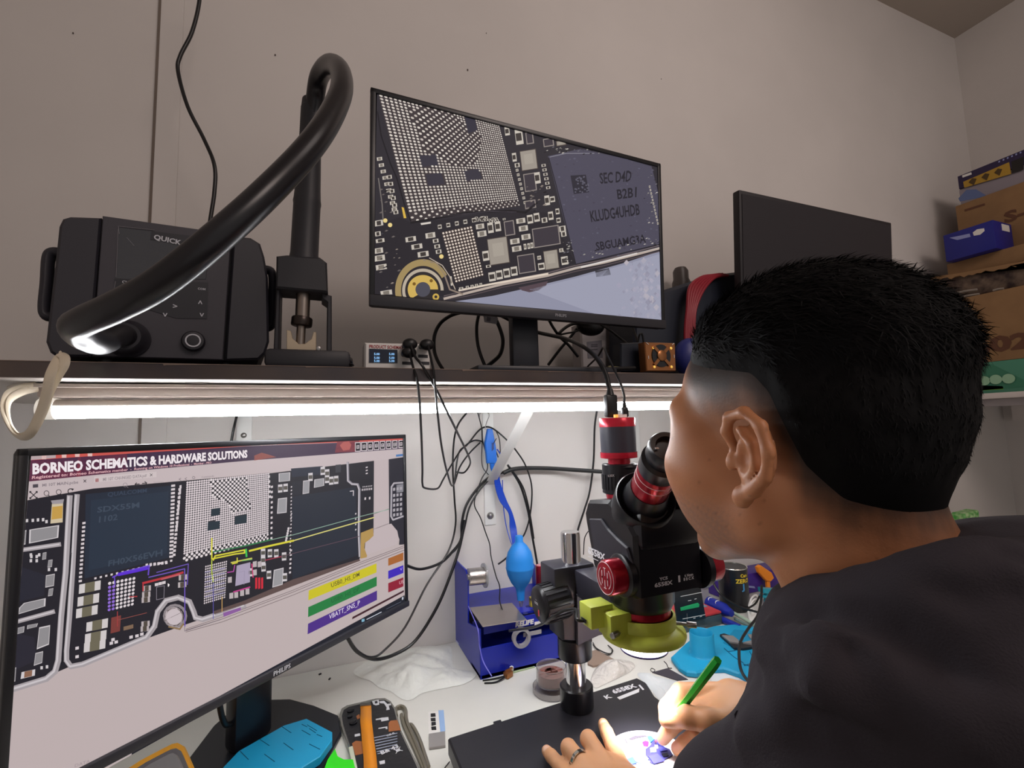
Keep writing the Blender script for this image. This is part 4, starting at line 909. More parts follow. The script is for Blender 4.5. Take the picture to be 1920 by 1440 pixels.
# ------------------------------------------------------------ boxes on the side shelf by the right wall
BXX = 2.22
SBK = M('side_shelf_white', '#cfc8c4', .5)
t = thing('side_shelf', 'white shelf on the right wall carrying the stacked boxes', 'shelf', (XR, .5, 1.28))
pz = at(1860, 745, X=BXX+.02); pf = at(1905, 735, X=BXX-.02)
b = MB(SBK); b.box(((BXX+XR)/2-.01, .65, pz.z+.004), (XR-BXX+.04, .86, .02), bev=.002); b.build('board', t)
b = MB(M('clear_plastic_rail', '#b5aeb0', .2, trans=.3)); b.box((BXX+.01, .86, pz.z-.02), (.02, .22, .026), bev=.003); b.build('rail', t)
b = MB(SBK); b.box((XR-.02, .65, pz.z-.05), (.03, .8, .08)); b.build('wall_cleat', t)
SHZ = pz.z+.0141
CB = M('cardboard', '#8a6a48', .8, var=.06, vscale=20, bump=(300, .15, .0005))
def ybox(name, label, cat, pxl, pyt, pyb, yoff, mat, X=BXX, depth=.3, length=None, group=None):
    """a box on the right-hand shelf whose long side runs towards the viewer; far top corner at a photo point"""
    A_ = at(pxl, pyt, X=X); Bz = at(pxl, pyb, X=X); t = thing(name, label, cat, (X+depth/2, A_.y-.2, Bz.z), group)
    return t, A_, Bz
def face(t, X, pts, mat, name, off=.0006, col=None, thick=.0008):
    b = MB(mat); vs = []
    for px, py in pts: p = at(px, py, X=X-.0002); vs.append((-p.y, p.z))
    b.prism(vs, Fr((X, 0, 0), (0, -1, 0), ey=(0, 0, 1)), -thick, off); return b.build(name, t)
# frame: x = -Y, y = Z, z = x cross y = (0,-1,0)x(0,0,1) = (-1,0,0): towards the room
def xbox(name, label, cat, tl, bl, top_slope_pt, X, mat, depth=.3, near=.30, part='carton'):
    A_ = at(*tl, X=X); B_ = at(*bl, X=X); t = thing(name, label, cat, (X+depth/2, (A_.y+near)/2, B_.z))
    Tn = at(*top_slope_pt, X=X)
    b = MB(mat); b.box((X+depth/2, (A_.y+near)/2, (A_.z+B_.z)/2), (depth, A_.y-near, A_.z-B_.z), bev=.002); b.build(part, t); return t, A_, B_
def stack(z0, pxl, pyt, X):  # returns top z
    return at(pxl, pyt, X=X).z
xs = dict(g=BXX, o=BXX, c2=BXX+.03, b=BXX-.01, c1=BXX+.12, w=BXX+.125, p=BXX+.12)
z = SHZ
def layer(name, label, cat, pxl, pyt, X, mat, depth=.34, near=.32, ytop=None):
    global z
    A_ = at(pxl, pyt, X=X); zt = A_.z; t = thing(name, label, cat, (X+depth/2, (A_.y+near)/2, z))
    if zt < z+.02: zt = z+.02
    b = MB(mat); b.box((X+depth/2, (A_.y+near)/2, (z+zt)/2), (depth, A_.y-near, zt-z-.0006), bev=.0015); b.build('carton', t)
    r = (t, X, A_, z, zt); z = zt; return r
GRN = M('green_card', '#4a8a72', .5)
g = layer('green_box', 'green printed box at the bottom of the stack behind the man\'s head', 'box', 1815, 683, xs['g'], GRN)
face(g[0], g[1], [(1826, 684), (1860, 683), (1919, 712), (1919, 726), (1826, 733)], M('green_card_dark', '#37765c', .5), 'print')
face(g[0], g[1], [(1826, 722), (1880, 724), (1882, 730), (1826, 733)], M('green_card_lime', '#68a83c', .5), 'stripe')
for u, v in ((1845, 714), (1867, 711.5), (1891, 710)):
    p = at(u, v, X=g[1]-.0030); b = MB(M('pale_green_dot', '#8fb898', .5)); b.lathe(p, (-1, 0, 0), [(.017, 0), (.017, .0008), (0, .0008)], 20); b.build('dot', g[0])
op = layer('cardboard_box', 'open brown cardboard box marked 602 with torn flaps', 'box', 1730, 575, xs['o'], CB, near=.30)
OX, OZ = op[1], op[4]
# open top: dark inside goods and ragged flap line
b = MB(M('dark_goods', '#2c1d1c', .6, mix='#6b5a4c', vscale=30)); A2 = at(1735, 528, X=OX+.02)
zc_top = at(1775, 527, X=BXX+.05).z; b.box((OX+.17, (op[2].y+.30)/2, (OZ+zc_top)/2), (.30, op[2].y-.32, zc_top-OZ-.002), bev=.01); b.build('contents', op[0])
for u, v, l in ((1782, 552, 50), (1790, 560, 46), (1778, 566, 20), (1862, 545, 20), (1775, 572, 12)):
    b = MB(M('silver_strip', '#8d857c', .4)); a_, c_ = at(u, v, X=OX+.008), at(u+l, v-l*.19, X=OX+.008); b.tube([a_, (a_+c_)/2+V(0, 0, .002), c_], .004, seg=6); b.build('packed_strip', op[0])
rag = []; random.seed(3)
for k in range(26):
    u = 1728+k*8; rag.append((u, 532-k*1.5+random.uniform(-3, 3)))
face(op[0], OX+.010, rag+[(1928, 503), (1928, 488), (1800, 512), (1728, 522)], CB, 'torn_flap', .002)
b = MB(M('brown_ink', '#5c3a28', .7)); p = at(1822, 664, X=OX-.001); f_ = Fr(V(OX-.0012, p.y, p.z), (0, -1, 0), ey=(0, 0, 1)); b.text('602', f_, .052, bold=.05, sx=1.5); b.build('lettering', op[0])
z = at(1775, 527, X=xs['c2']+.02).z
c2 = layer('cardboard_box', 'plain brown cardboard box directly under the blue box', 'box', 1775, 496, xs['c2'], CB, near=.36)
zc2 = z
bl = None
A_ = at(1768, 442, X=xs['b']); 
t = thing('blue_box', 'small glossy blue box with white print on the cardboard stack', 'box', (xs['b']+.1, A_.y-.12, zc2))
n_ = at(1862, 416, X=xs['b']); b = MB(M('blue_gloss_card', '#20247e', .35)); b.box((xs['b']+.062, (A_.y+n_.y)/2, (zc2+A_.z)/2), (.124, A_.y-n_.y, A_.z-zc2), bev=.002); b.build('carton', t)
b = MB(WHP); b.box((xs['b']+.08, n_.y-.0005, A_.z-.02), (.05, .001, .025)); b.build('sticker', t)
face(t, xs['b'], [(1780, 446), (1818, 438), (1820, 444), (1795, 450)], M('pale_print', '#8f96c8', .5), 'lettering')
face(t, xs['b'], [(1824, 436), (1832, 430), (1845, 428), (1846, 433), (1838, 440), (1826, 442)], WHP, 'leaf_logo')
z = zc2
c1 = layer('cardboard_box', 'brown cardboard box lettered S-F beneath the white and blue carton', 'box', 1791, 387, xs['c1'], CB, near=.34)
b = MB(M('brown_ink')); p = at(1884, 418, X=c1[1]-.001); b.text('S-F', Fr(V(c1[1]-.0012, p.y, p.z), (0, -1, 0), ey=(0, 0, 1)), .04, bold=.04, sx=1.4); b.build('lettering', c1[0])
face(c1[0], c1[1], [(1808, 393), (1846, 381), (1847, 385), (1809, 397)], M('brown_ink'), 'tape_mark')
w_ = layer('white_carton', 'flat white and blue carton below the purple box', 'box', 1798, 356, xs['w'], M('white_card', '#8b848c', .5), near=.36)
face(w_[0], w_[1], [(1797, 372), (1812, 356), (1830, 355), (1852, 368), (1830, 372), (1800, 378)], M('blue_print', '#5a6a94', .5), 'print')
pp = layer('purple_box', 'dark purple box with yellow panel on top of the right-hand stack', 'box', 1795, 331, xs['p'], M('purple_card', '#2a1f44', .45), near=.30)
face(pp[0], pp[1], [(1806, 341), (1892, 304), (1896, 326), (1808, 352)], M('yellow_card', '#a8842c', .5), 'yellow_panel')
for u, v in ((1823, 341), (1847, 332), (1871, 323)): face(pp[0], pp[1]-.001, [(u-7, v+1), (u, v-7), (u+8, v-6), (u+3, v+6)], M('dark_pic', '#4a3818', .5), 'picture')
face(pp[0], pp[1], [(1896, 303), (1919, 294), (1919, 318), (1898, 325)], M('black_pic', '#1a1614', .4), 'photo_panel')
face(pp[0], pp[1], [(1804, 329), (1821, 323), (1822, 327), (1805, 333)], WHP, 'sticker')
for k in range(6): face(pp[0], pp[1], [(1872+k*8, 302-k*3.4), (1875+k*8, 301-k*3.4), (1875+k*8, 304-k*3.4), (1872+k*8, 305-k*3.4)], M('pale_print'), 'mark')
# green leafy packet behind the neck
b = MB(M('green_packet', '#3f9a3a', .4, mix='#b8d8a0', vscale=60)); p = at(1812, 985, Y=1.0)
b.prism(PXZ(1.0, 1796, 962, 1812, 958, 1822, 955, 1824, 975, 1820, 985, 1826, 1000, 1824, 1030, 1796, 1030), FY(1.0), -.02, .02, bev=.004)
solo(b, 'green_packet', 'bright green packet seen behind the man\'s nape', 'packet', p)
# ------------------------------------------------------------ microscope
SB = M('scope_black', '#17161b', .32, bump=(800, .12, .0003)); SG2 = M('scope_grey', '#2c2b34', .4, bump=(800, .12, .0003)); RED = M('red_anodised', '#a3182c', .22, .55); REDP = M('red_ring', '#c2243a', .25, .3)
PT = M('white_scope_print', '#d9d9de', .4)
PLZ = .785
t = thing('microscope', 'black and red trinocular repair microscope on a pillar stand with yellow-green ring lamp', 'microscope', (.3828, .70, TOPZ))
TM = t
# base plate
bx0 = at(840, 1383, Z=PLZ); bx1 = at(1194, 1270, Z=PLZ); bx2 = at(1212, 1279, Z=PLZ); bx3 = at(1224, 1301, Z=PLZ)
b = MB(M('base_plate_black', '#222127', .42, bump=(900, .25, .0003)))
b.prism([(bx0.x, bx0.y), (bx1.x, bx1.y), (bx2.x, bx2.y), (bx3.x, bx3.y-.005), (bx3.x+.004, .44), (.3, .42), (bx0.x, .44)], FZ(0), PLZ-.026, PLZ, bev=.003)
BPL = b.build('base_plate', t)
b = MB(BLK); p = at(928, 1345, Z=PLZ-.004); b.box((p.x, bx0.y+.006, PLZ-.008), (.012, .016, .008)); b.build('cable_notch', t)
for x, y in ((.2, .68), (.46, .68), (.2, .47), (.46, .47)):
    b = MB(BRUB); b.cyl((x, y, TOPZ), (x, y, PLZ-.025), .010); b.build('foot', t)
b = MB(PT)
p = at(1152, 1301, Z=PLZ); b.text('6558X', Fr((p.x, p.y, PLZ+.0004), (1, .02, 0), ey=(0, 1, 0)), .0105, bold=.045, sx=1.15)
q = [at(1157, 1308, Z=PLZ), at(1199, 1291, Z=PLZ), at(1198, 1298, Z=PLZ), at(1162, 1312, Z=PLZ)]
b.prism([(v.x, v.y) for v in q], FZ(PLZ), 0, .0004)
p = at(1147, 1307, Z=PLZ); b.text('K', Fr((p.x-.012, p.y-.002, PLZ+.0004), (1, .02, 0), ey=(0, 1, 0)), .010, bold=.04, sx=1.2)
q = [at(1197, 1285, Z=PLZ), at(1200, 1284, Z=PLZ), at(1208, 1293, Z=PLZ), at(1205, 1294, Z=PLZ)]; b.prism([(v.x, v.y) for v in q], FZ(PLZ), 0, .0004)
b.build('lettering', t)
# pillar
pc = at(1083, 1318, Z=PLZ); PX, PY = pc.x, .700
PX = at(1080, 1270, Y=PY).x
b = MB(CHR); ztop = at(1075, 996, Y=PY).z; b.lathe((PX, PY, PLZ), (0, 0, 1), [(.0160, 0), (.0160, ztop-PLZ-.003), (.0145, ztop-PLZ), (0, ztop-PLZ)], 40); b.build('pillar', t)
b = MB(SB); zc_ = at(1083, 1297, Y=PY-.02).z; b.lathe((PX, PY, PLZ), (0, 0, 1), [(.0255, 0), (.0265, .002), (.0265, zc_-PLZ-.002), (.0245, zc_-PLZ), (.0165, zc_-PLZ)], 40); b.build('base_collar', t)
z0, z1 = at(1082, 1229, Y=PY).z, at(1082, 1203, Y=PY).z
b = MB(SB); b.lathe((PX, PY, z0), (0, 0, 1), [(.017, 0), (.0265, 0), (.0275, .002), (.0275, z1-z0+.01), (.017, z1-z0+.01)], 40); b.build('stop_collar', t)
# clamp block and focus arm
zt, zb = at(1072, 1052, Y=PY).z, z1+.006
xl_ = at(1036, 1080, Y=PY-.02).x; xr_ = at(1112, 1080, Y=PY-.02).x
b = MB(SG2); b.box(((xl_+xr_)/2, PY, (zt+zb)/2+.03), (xr_-xl_, .052, zt-zb-.06), bev=.003)
b.prism([(x, z) for x, z in PXZ(PY-.026, 1046, 1140, 1112, 1140, 1112, 1205, 1056, 1202, 1054, 1170)], FY(PY-.026), -.05, 0, bev=.003)
b.build('focus_block', t)
b = MB(M('bracket_grey', '#45444f', .4)); b.prism(PXZ(PY-.03, 1080, 1114, 1086, 1111, 1134, 1120, 1134, 1188, 1122, 1190, 1082, 1209), FY(PY-.03), -.004, .003, bev=.0008); b.build('rack_plate', t)
for u, v in ((1091, 1073), (1094, 1093)):
    b = MB(BLK); p = at(u, v, Y=PY-.0262); b.cyl(p, p+V(0, -.001, 0), .0028); b.build('set_screw', t)
k1 = at(1056, 1124, Y=PY); k0 = V(k1.x-.050, PY-.01, k1.z+.002)
b = MB(SB); ax = (k0-V(k1.x, PY-.01, k1.z+.007)); L = ax.length; b.lathe(V(k1.x, PY-.01, k1.z+.007), ax, [(.02, 0), (.0285, .002), (.0290, L-.006), (.0275, L-.002), (.0245, L), (0, L)], 48); KN = b.build('focus_knob', t)
b = MB(BLK)
for k in range(24):
    a = 2*PI*k/24; X_, Y_ = perp(ax); r = (X_*math.cos(a)+Y_*math.sin(a)); c = V(k1.x, PY-.01, k1.z+.007)+ax*.5+r*.0288
    b.box((0, 0, 0), (L*.72, .0035, .0022), Fr(c, ax, ez=r))
b.build('grip_rib', KN)
b = MB(M('red_dot', '#d8363a', .4)); X_, Y_ = perp(ax); c = k0; n_ = ax.normalized(); f_ = Fr(c+n_*.0006, V(0, 1, 0).cross(n_) if False else V(0, -1, 0), ey=(0, 0, 1))
b.box((.004, -.010, 0), (.0035, .009, .0004), f_); b.build('knob_mark', KN)
b = MB(PT)
for k in range(3): b.text(['0.3', '0.5', 'LOCK'][k], f_.sub(-.004, .013-k*.006, .0002), .0035, bold=.02, align='c')
b.build('knob_print', KN)
AXX, AXY = .398, .545
b = MB(SG2); za, zb_ = at(1115, 1072, Y=.66).z, at(1125, 1112, Y=.64).z
b.box((PX+.012, (PY-.02+AXY+.03)/2, (za+zb_)/2-.004), (.042, PY-AXY, .040), bev=.003); b.build('arm', t)
# head body
yf = .490; xl = at(1195, 1100, Y=yf).x; xr = at(1319, 1060, Y=yf).x
FX_ = Fr((xl, 0, 0), (0, -1, 0), ey=(0, 0, 1))   # side face: x = -Y, y = Z, z = towards -X
def SX(px, py, X=xl): p = at(px, py, X=X); return (-p.y, p.z)
side = [SX(1101, 938), SX(1095, 960), SX(1097, 978), SX(1103, 1012), SX(1112, 1062), SX(1128, 1088), SX(1152, 1110), SX(1188, 1125), (-yf, at(1195, 1124, Y=yf).z), (-yf, at(1196, 1004, Y=yf).z), SX(1180, 985), SX(1160, 960), SX(1140, 938)]
b = MB(SB); b.prism(side, FX_, -(xr-xl), 0, bev=.005); BODY = b.build('head_body', t)
b = MB(SG2); cheek = [SX(1108, 972), SX(1110, 985), SX(1117, 1030), SX(1125, 1048), SX(1128, 1078), SX(1150, 1102), SX(1186, 1118), SX(1190, 1060), SX(1180, 1026), SX(1160, 1008), SX(1143, 990), SX(1130, 972)]
b.prism(cheek, FX_, -.002, .004, bev=.002); b.build('side_cover', t)
def sidetext(string, px, py, h, sx=1):
    p = at(px, py, X=xl); b = MB(PT); b.text(string, Fr((xl-.0047, p.y, p.z), (0, -1, 0), ey=(0, 0, 1)), h, bold=.04, sx=sx); return b
b = sidetext('6558X', 1108, 1036, .0085, 1.35)
for v in (1023, 1040): p = at(1107, v, X=xl); b.box((0, 0, 0), (.026, .0009, .0003), Fr((xl-.0047, p.y-.015, p.z-.001), (0, -1, 0), ey=(0, 0, 1)))
b.build('side_print', t)
FYB = Fr((0, yf-.0006, 0), (1, 0, 0), ey=(0, 0, 1))
def fronttext(string, px, py, h, sx=1, mb=None): p = at(px, py, Y=yf); mb.text(string, Fr((p.x, yf-.0006, p.z), (1, 0, 0), ey=(0, 0, 1)), h, bold=.035, sx=sx, align='c')
b = MB(PT); fronttext('YCS', 1244, 1087, .0036, 1.4, b); fronttext('6558X', 1244, 1098, .0048, 1.5, b); fronttext('6 Xmm', 1291, 1080, .003, 1.1, b); fronttext('8 B C X', 1291, 1087, .0036, 1.0, b)
p = at(1273, 1085, Y=yf); b.box((p.x, p.z, 0), (.003, .008, .0003), FYB)
b.build('front_print', t)
# zoom knobs
kc = at(1168, 1078, X=xl-.004)
def zoomk(c, dr, nm):
    b = MB(SB); b.lathe(c, dr, [(.0265, -.004), (.0265, .004), (.024, .006)], 40); b.build('knob_collar', t)
    b = MB(RED); b.lathe(c, dr, [(.0215, .004), (.0215, .0235), (.0200, .026), (.0180, .0265), (0, .0265)], 48); k = b.build('zoom_knob', t)
    b = MB(M('knob_white', '#e6d3d6', .35)); b.lathe(c+V(*dr)*.0265, dr, [(.0186, 0), (.0190, .0004), (.0194, 0)], 40, caps=False)
    f = Fr(c+V(*dr)*.0268, (0, -1, 0), ey=(0, 0, 1))
    for k_ in range(6):
        a = math.radians(90+60*k_); b.box((math.cos(a)*.007, math.sin(a)*.007, 0), (.001, .009, .0003), f)
        if k_ in (0, 3): b.box((math.cos(a)*.012, math.sin(a)*.012, 0), (.005, .001, .0003), f)
    for s_ in (-1, 1): b.tube([f.p(math.cos(a)*.0135*s_, math.sin(a)*.0135, 0) for a in np.linspace(-.9, .9, 9)], .0005, seg=5)
    b.build('knob_print', k)
zoomk(kc, (-1, 0, 0), '')
zoomk(V(xr+.004, kc.y-.01, kc.z-.002), (1, 0, 0), '')
# objective turret, red ring
zbt = at(1195, 1118, Y=yf).z; z1_ = at(1208, 1158, Y=AXY-.037).z; z2_ = at(1208, 1176, Y=AXY).z
b = MB(SB); b.lathe((AXX, AXY, zbt+.012), (0, 0, -1), [(.0475, 0), (.0475, .014), (.0440, .018), (.0430, zbt+.012-z1_-.008), (.0385, zbt+.012-z1_), (0, zbt+.012-z1_)], 48); b.build('objective_turret', t)
b = MB(RED); b.lathe((AXX, AXY, z1_), (0, 0, -1), [(.0372, 0), (.0372, .020), (.030, .021), (.022, .030), (0.0, .030)], 48); b.build('objective_ring', t)
# ring lamp
YG = M('ring_lamp_green', '#b6c048', .42); 
zr = at(1207, 1180, Y=AXY-.04).z; zf = at(1207, 1222, Y=AXY-.05).z
b = MB(YG); b.lathe((AXX, AXY, zr+.008), (0, 0, -1), [(.0395, .005), (.0425, .005), (.0430, .008), (.0430, zr-zf-.001), (.0500, zr-zf+.002), (.0548, zr-zf+.006), (.0555, zr-zf+.010), (.0545, zr-zf+.013), (.030, zr-zf+.013), (.030, 0.015), (.0395, .005)], 56)
ff = at(1135, 1160, Y=AXY); b.prism([(-.012, -.012), (.020, -.012), (.020, .018), (-.012, .020)], Fr((AXX-.050, AXY+.0, zr-.004), (0, -1, 0) , ey=(0, 0, 1)), -.02, .012, bev=.002)
RL = b.build('ring_lamp', t)
b = MB(YG); q = at(1122, 1158, Y=AXY+.01); b.box((AXX-.064, AXY+.012, zr+.008), (.034, .030, .028), bev=.002); b.build('lamp_driver', t)
b = MB(BLK); b.box((AXX-.0832, AXY+.012, zr+.002), (.0008, .012, .005)); b.build('driver_port', t)
for a in (200, 320):
    d_ = V(math.cos(math.radians(a)), math.sin(math.radians(a)), 0); c = V(AXX, AXY, zr-.008)+d_*.042; b = MB(STL); b.cyl(c, c+d_*.022, .0022, seg=12); b.cyl(c+d_*.014, c+d_*.026, .0038, seg=16, bev=.0006); b.build('thumb_screw', t)
b = MB(M('red_sticker', '#8a2418', .4)); a0, a1 = math.radians(-62), math.radians(-48); b.lathe((AXX, AXY, zr-.004), (0, 0, -1), [(.0433, 0), (.0433, .014)], 6, arc=(a0, a1), xdir=(1, 0, 0)); b.build('sticker', t)
zz = zr+.008-(zr-zf+.013)
b = MB(M('uv_rim', '#33247a', .3)); b.lathe((AXX, AXY, zz-.0165), (0, 0, -1), [(.0290, 0), (.0312, .0), (.0312, .0022), (.0290, .0026), (.0290, 0)], 48, caps=False); b.build('lamp_rim', RL)
b = MB(M('lamp_leds', '#ffffff', .4, emit='#fbf6ff', es=12)); b.lathe((AXX, AXY, zz+.001), (0, 0, -1), [(.0230, 0), (.0302, 0), (.0302, .0175), (.0285, .0185), (.0230, .0180), (.0230, 0)], 48, caps=False); b.build('led_ring', RL)
lamp('ring_lamp_beam', 'SPOT', (AXX, AXY, zz-.022), 10.0, (1.0, .97, 1.0), .03, (AXX+.006, AXY+.012, PLZ), spot=(math.radians(66), .55))
# camera port
CX = at(1159, 830, Y=.600).x; CYY = .600
def zz_(v): return at(1159, v, Y=CYY).z
def cy(name, v0, v1, r0, r1, mat, par=None, bev=.001):
    z0, z1 = zz_(v1), zz_(v0); b = MB(mat); b.lathe((CX, CYY, z0), (0, 0, 1), [(0, 0), (r0-bev, 0), (r0, bev), (r1, z1-z0-bev), (r1-bev, z1-z0), (0, z1-z0)], 44); return b.build(name, par or t)
cy('port_flange', 922, 950, .019, .0225, REDP)
cy('port_adapter', 869, 924, .0265, .0258, SB)
b = MB(SB)
for k in range(30): a = 2*PI*k/30; b.box((0, 0, 0), (.004, .0016, .022), Fr((CX+.0264*math.cos(a), CYY+.0264*math.sin(a), zz_(902)), (math.cos(a+PI/2), math.sin(a+PI/2), 0), ez=(0, 0, 1)))
b.build('adapter_grip', t)
b = MB(SB); b.lathe((CX+.006, CYY, zz_(878)), (0, 0, 1), [(0, 0), (.028, 0), (.029, .003), (.026, .006), (0, .006)], 40); b.build('adapter_ring', t)
p = at(1144, 894, Y=CYY-.027); b = MB(PT); b.text('0.35X', Fr((p.x-.004, CYY-.0272, p.z), (1, 0, 0), ey=(0, 0, 1)), .0032, bold=.03); b.build('adapter_print', t)
cam_ = cy('camera_body', 785, 858, .0262, .0270, M('camera_grey', '#3a3b46', .35))
b = MB(REDP)
b.lathe((CX, CYY, zz_(858)), (0, 0, 1), [(.022, -.001), (.0272, 0), (.0275, .001), (.0275, .0085)], 44, caps=False)
b.build('camera_band', cam_); b = MB(REDP); b.lathe((CX, CYY, zz_(800)), (0, 0, 1), [(.0270, 0), (.0270, zz_(785)-zz_(800)), (.026, zz_(785)-zz_(800)+.0012), (0, zz_(785)-zz_(800)+.0013)], 44, caps=False); b.build('camera_band', cam_)
cy('camera_neck', 856, 870, .0165, .0165, REDP)
for dx, c in ((-.010, '#ffb050'), (-.002, '#e8e2da'), (.006, '#e8e2da')):
    b = MB(M('port_lamp'+c[1:], c, .3, emit=c, es=.8 if dx < -.005 else .1)); b.box((CX+dx, CYY-.012, zz_(783)+.002), (.005, .004, .005)); b.build('connector', cam_)
# eyepieces
e1 = at(1253, 838, Y=.415); e0 = at(1208, 938, Y=.505)
def eyepiece(off):
    a0, a1 = e0+off, e1+off; ax = a1-a0; L = ax.length
    b = MB(SB); b.lathe(a0-ax*.35, ax, [(.037, 0), (.038, .003), (.0385, L*.40), (.0365, L*.42), (.030, L*.36), (.026, L*.5), (.024, L*.62)], 48); b.build('prism_housing', t)
    b = MB(RED); b.lathe(a0+ax*.10, ax, [(.0225, 0), (.0232, .004), (.0232, L*.52), (.0225, L*.54)], 44); rb = b.build('eyepiece_barrel', t)
    b = MB(M('fine_white_line', '#e8d8d8', .3))
    for k in (.44, .54): b.lathe(a0+ax*k, ax, [(.0233, 0), (.0237, .0006), (.0233, .0012)], 44, caps=False)
    b.build('index_line', rb)
    b = MB(SB); b.lathe(a0+ax*.62, ax, [(.0232, 0), (.0240, .002), (.0240, L*.17), (.0195, L*.19), (.0195, L*.22), (.0215, L*.24), (.0215, L*.36), (.0195, L*.39), (.0140, L*.385), (.012, L*.34), (0, L*.34)], 44); ec = b.build('eyecup', t)
    b = MB(PT); b.box((0, 0, 0), (.0045, .0018, .0006), Fr(a0+ax*.985-V(.015, 0, 0)+ax.normalized()*.0005, (1, 0, 0), ez=ax)); b.build('eyecup_mark', ec)
eyepiece(V(0, 0, 0)); eyepiece(V(.066, 0, 0))
mid = (e0+V(.033, 0, 0)); b = MB(SB); b.box((xl+(xr-xl)/2, (yf+e0.y)/2+.02, e0.z-.034), ((xr-xl)*.92, .07, .05), bev=.01); b.build('binocular_mount', t)

# camera leads and their plugs
def plug(name, label, px, v0, v1, w_, d_, pts, r, Y=CYY):
    t_ = thing(name, label, 'cable', at(px, v1, Y=Y)); a, c = at(px, v0, Y=Y), at(px, v1, Y=Y)
    b = MB(BRUB); b.box((a.x, Y, (a.z+c.z)/2), (w_, d_, a.z-c.z), bev=.003); b.cyl((a.x, Y, a.z-.001), (a.x, Y, a.z+.009), w_*.32, r*1.05); b.build('plug', t_)
    b = MB(BRUB); b.tube([V(a.x, Y, a.z+.006)]+[at(u, v, Y=y) for u, v, y in pts], r); b.build('lead', t_)
plug('hdmi_cable', 'thick black video cable plugged into the top of the microscope camera', 1144, 740, 783, .020, .011, [(1141, 722, .605), (1137, 705, .615), (1128, 685, .63), (1113, 665, .66), (1090, 648, .70), (1060, 635, .76), (1020, 626, .82), (985, 618, .86)], .0038)
plug('camera_usb_cable', 'thin black cable plugged beside the video lead on the camera', 1171, 763, 783, .011, .008, [(1170, 740, .602), (1162, 715, .61), (1150, 690, .63), (1138, 665, .66), (1131, 652, .70), (1121, 668, .78), (1102, 687, .86)], .0019)
# lamp lead
b = MB(BRUB); b.tube([V(AXX-.083, AXY+.012, zr), V(AXX-.092, AXY+.015, zr+.004)]+[at(u, v, Y=y) for u, v, y in [(1080, 1143, .60), (1060, 1144, .62), (1040, 1155, .64), (1020, 1168, .68), (1000, 1176, .74), (975, 1180, .80), (955, 1183, .86)]], .0022)
solo(b, 'lamp_cable', 'thin black lead running left from the yellow-green ring lamp', 'cable', at(1040, 1155, Y=.64))
# ------------------------------------------------------------ things on the desk
def P3(px, py, Z): return at(px, py, Z=Z)
def slab(mb, Z, z1, pts, bev=0, mat=None): mb.prism(PXY(Z, *pts), FZ(0), z1[0], z1[1], mat=mat, bev=bev)
# blue organiser
BL = M('blue_acrylic', '#15249a', .28); BL2 = M('blue_acrylic_dark', '#101c70', .3)
f0 = P3(901, 1275, TOPZ); x0, y0 = f0.x, f0.y; f1 = P3(1052, 1228, TOPZ); x1 = f1.x+.01; yb = at(847, 1247, X=x0).y
OT = thing('desk_organiser', 'blue plastic desk organiser with steel tray against the wall', 'organiser', ((x0+x1)/2, (y0+yb)/2, TOPZ))
zbin = at(899, 1181, X=x0).z; FS = Fr((x0, 0, 0), (0, -1, 0), ey=(0, 0, 1))
def OS(px, py): p = at(px, py, X=x0); return (-p.y, p.z)
b = MB(BL); b.prism([(-yb, TOPZ+.0006), OS(846, 1157), OS(846, 1050), OS(853, 1049), OS(872, 1068), OS(877, 1085), OS(877, 1168), OS(899, 1180), (-y0, TOPZ+.0005), ], FS, -.003, 0); 
b.build('side_panel', OT)
b = MB(BL); b.prism([(-yb, TOPZ+.0005), (-yb, zbin+.06), (-yb+.03, zbin+.06), (-y0, zbin), (-y0, TOPZ+.0005)], Fr((x1, 0, 0), (0, -1, 0), ey=(0, 0, 1)), -.003, 0); b.build('side_panel', OT)
b = MB(BL); 
b.box(((x0+x1)/2, y0+.001, (TOPZ+zbin)/2-.018), (x1-x0, .002, (zbin-TOPZ)-.036)); b.box(((x0+x1)/2, y0+.03, TOPZ+.004), (x1-x0, .06, .006)); b.build('front_panel', OT)
b = MB(BL2); b.box(((x0+x1)/2, y0+.055, TOPZ+.045), (x1-x0-.006, .002, .085)); b.build('inner_wall', OT)
zs = zbin+.004
b = MB(BL); b.box(((x0+x1)/2+.006, (y0+yb)/2+.012, zs), (x1-x0-.012, yb-y0-.03, .004)); b.box(((x0+x1)/2+.006, y0+.0135, zs-.010), (x1-x0-.014, .002, .020)); b.build('top_deck', OT)
b = MB(BL); b.box(((x0+x1)/2, yb-.002, (TOPZ+zs)/2), (x1-x0, .003, zs-TOPZ-.004)); b.build('back_panel', OT)
pz = at(1020, 1030, Y=yb-.01); b = MB(BL); b.prism(PXZ(yb-.006, 1003, 1100, 1003, 1028, 1008, 1025, 1045, 1042, 1047, 1100), FY(yb-.006), 0, .003, bev=.001); b.build('back_tab', OT)
b = MB(M('blue_hole', '#0a1560', .5))
for u, v in ((985, 1150), (1000, 1143), (990, 1137), (1012, 1148)):
    p = P3(u, v, zs+.002); b.lathe((p.x, p.y, zs+.0022), (0, 0, 1), [(.0055, 0), (.0055, .0003), (0, .0003)], 16)
hl = b.build('tool_hole', OT); hl['kind'] = 'stuff'
b = MB(M('white_label', '#c8cce4', .45)); b.prism([OS(849, 1192), OS(860, 1206), OS(862, 1238), OS(850, 1222)], FS, 0, .0004); b.build('sticker', OT)
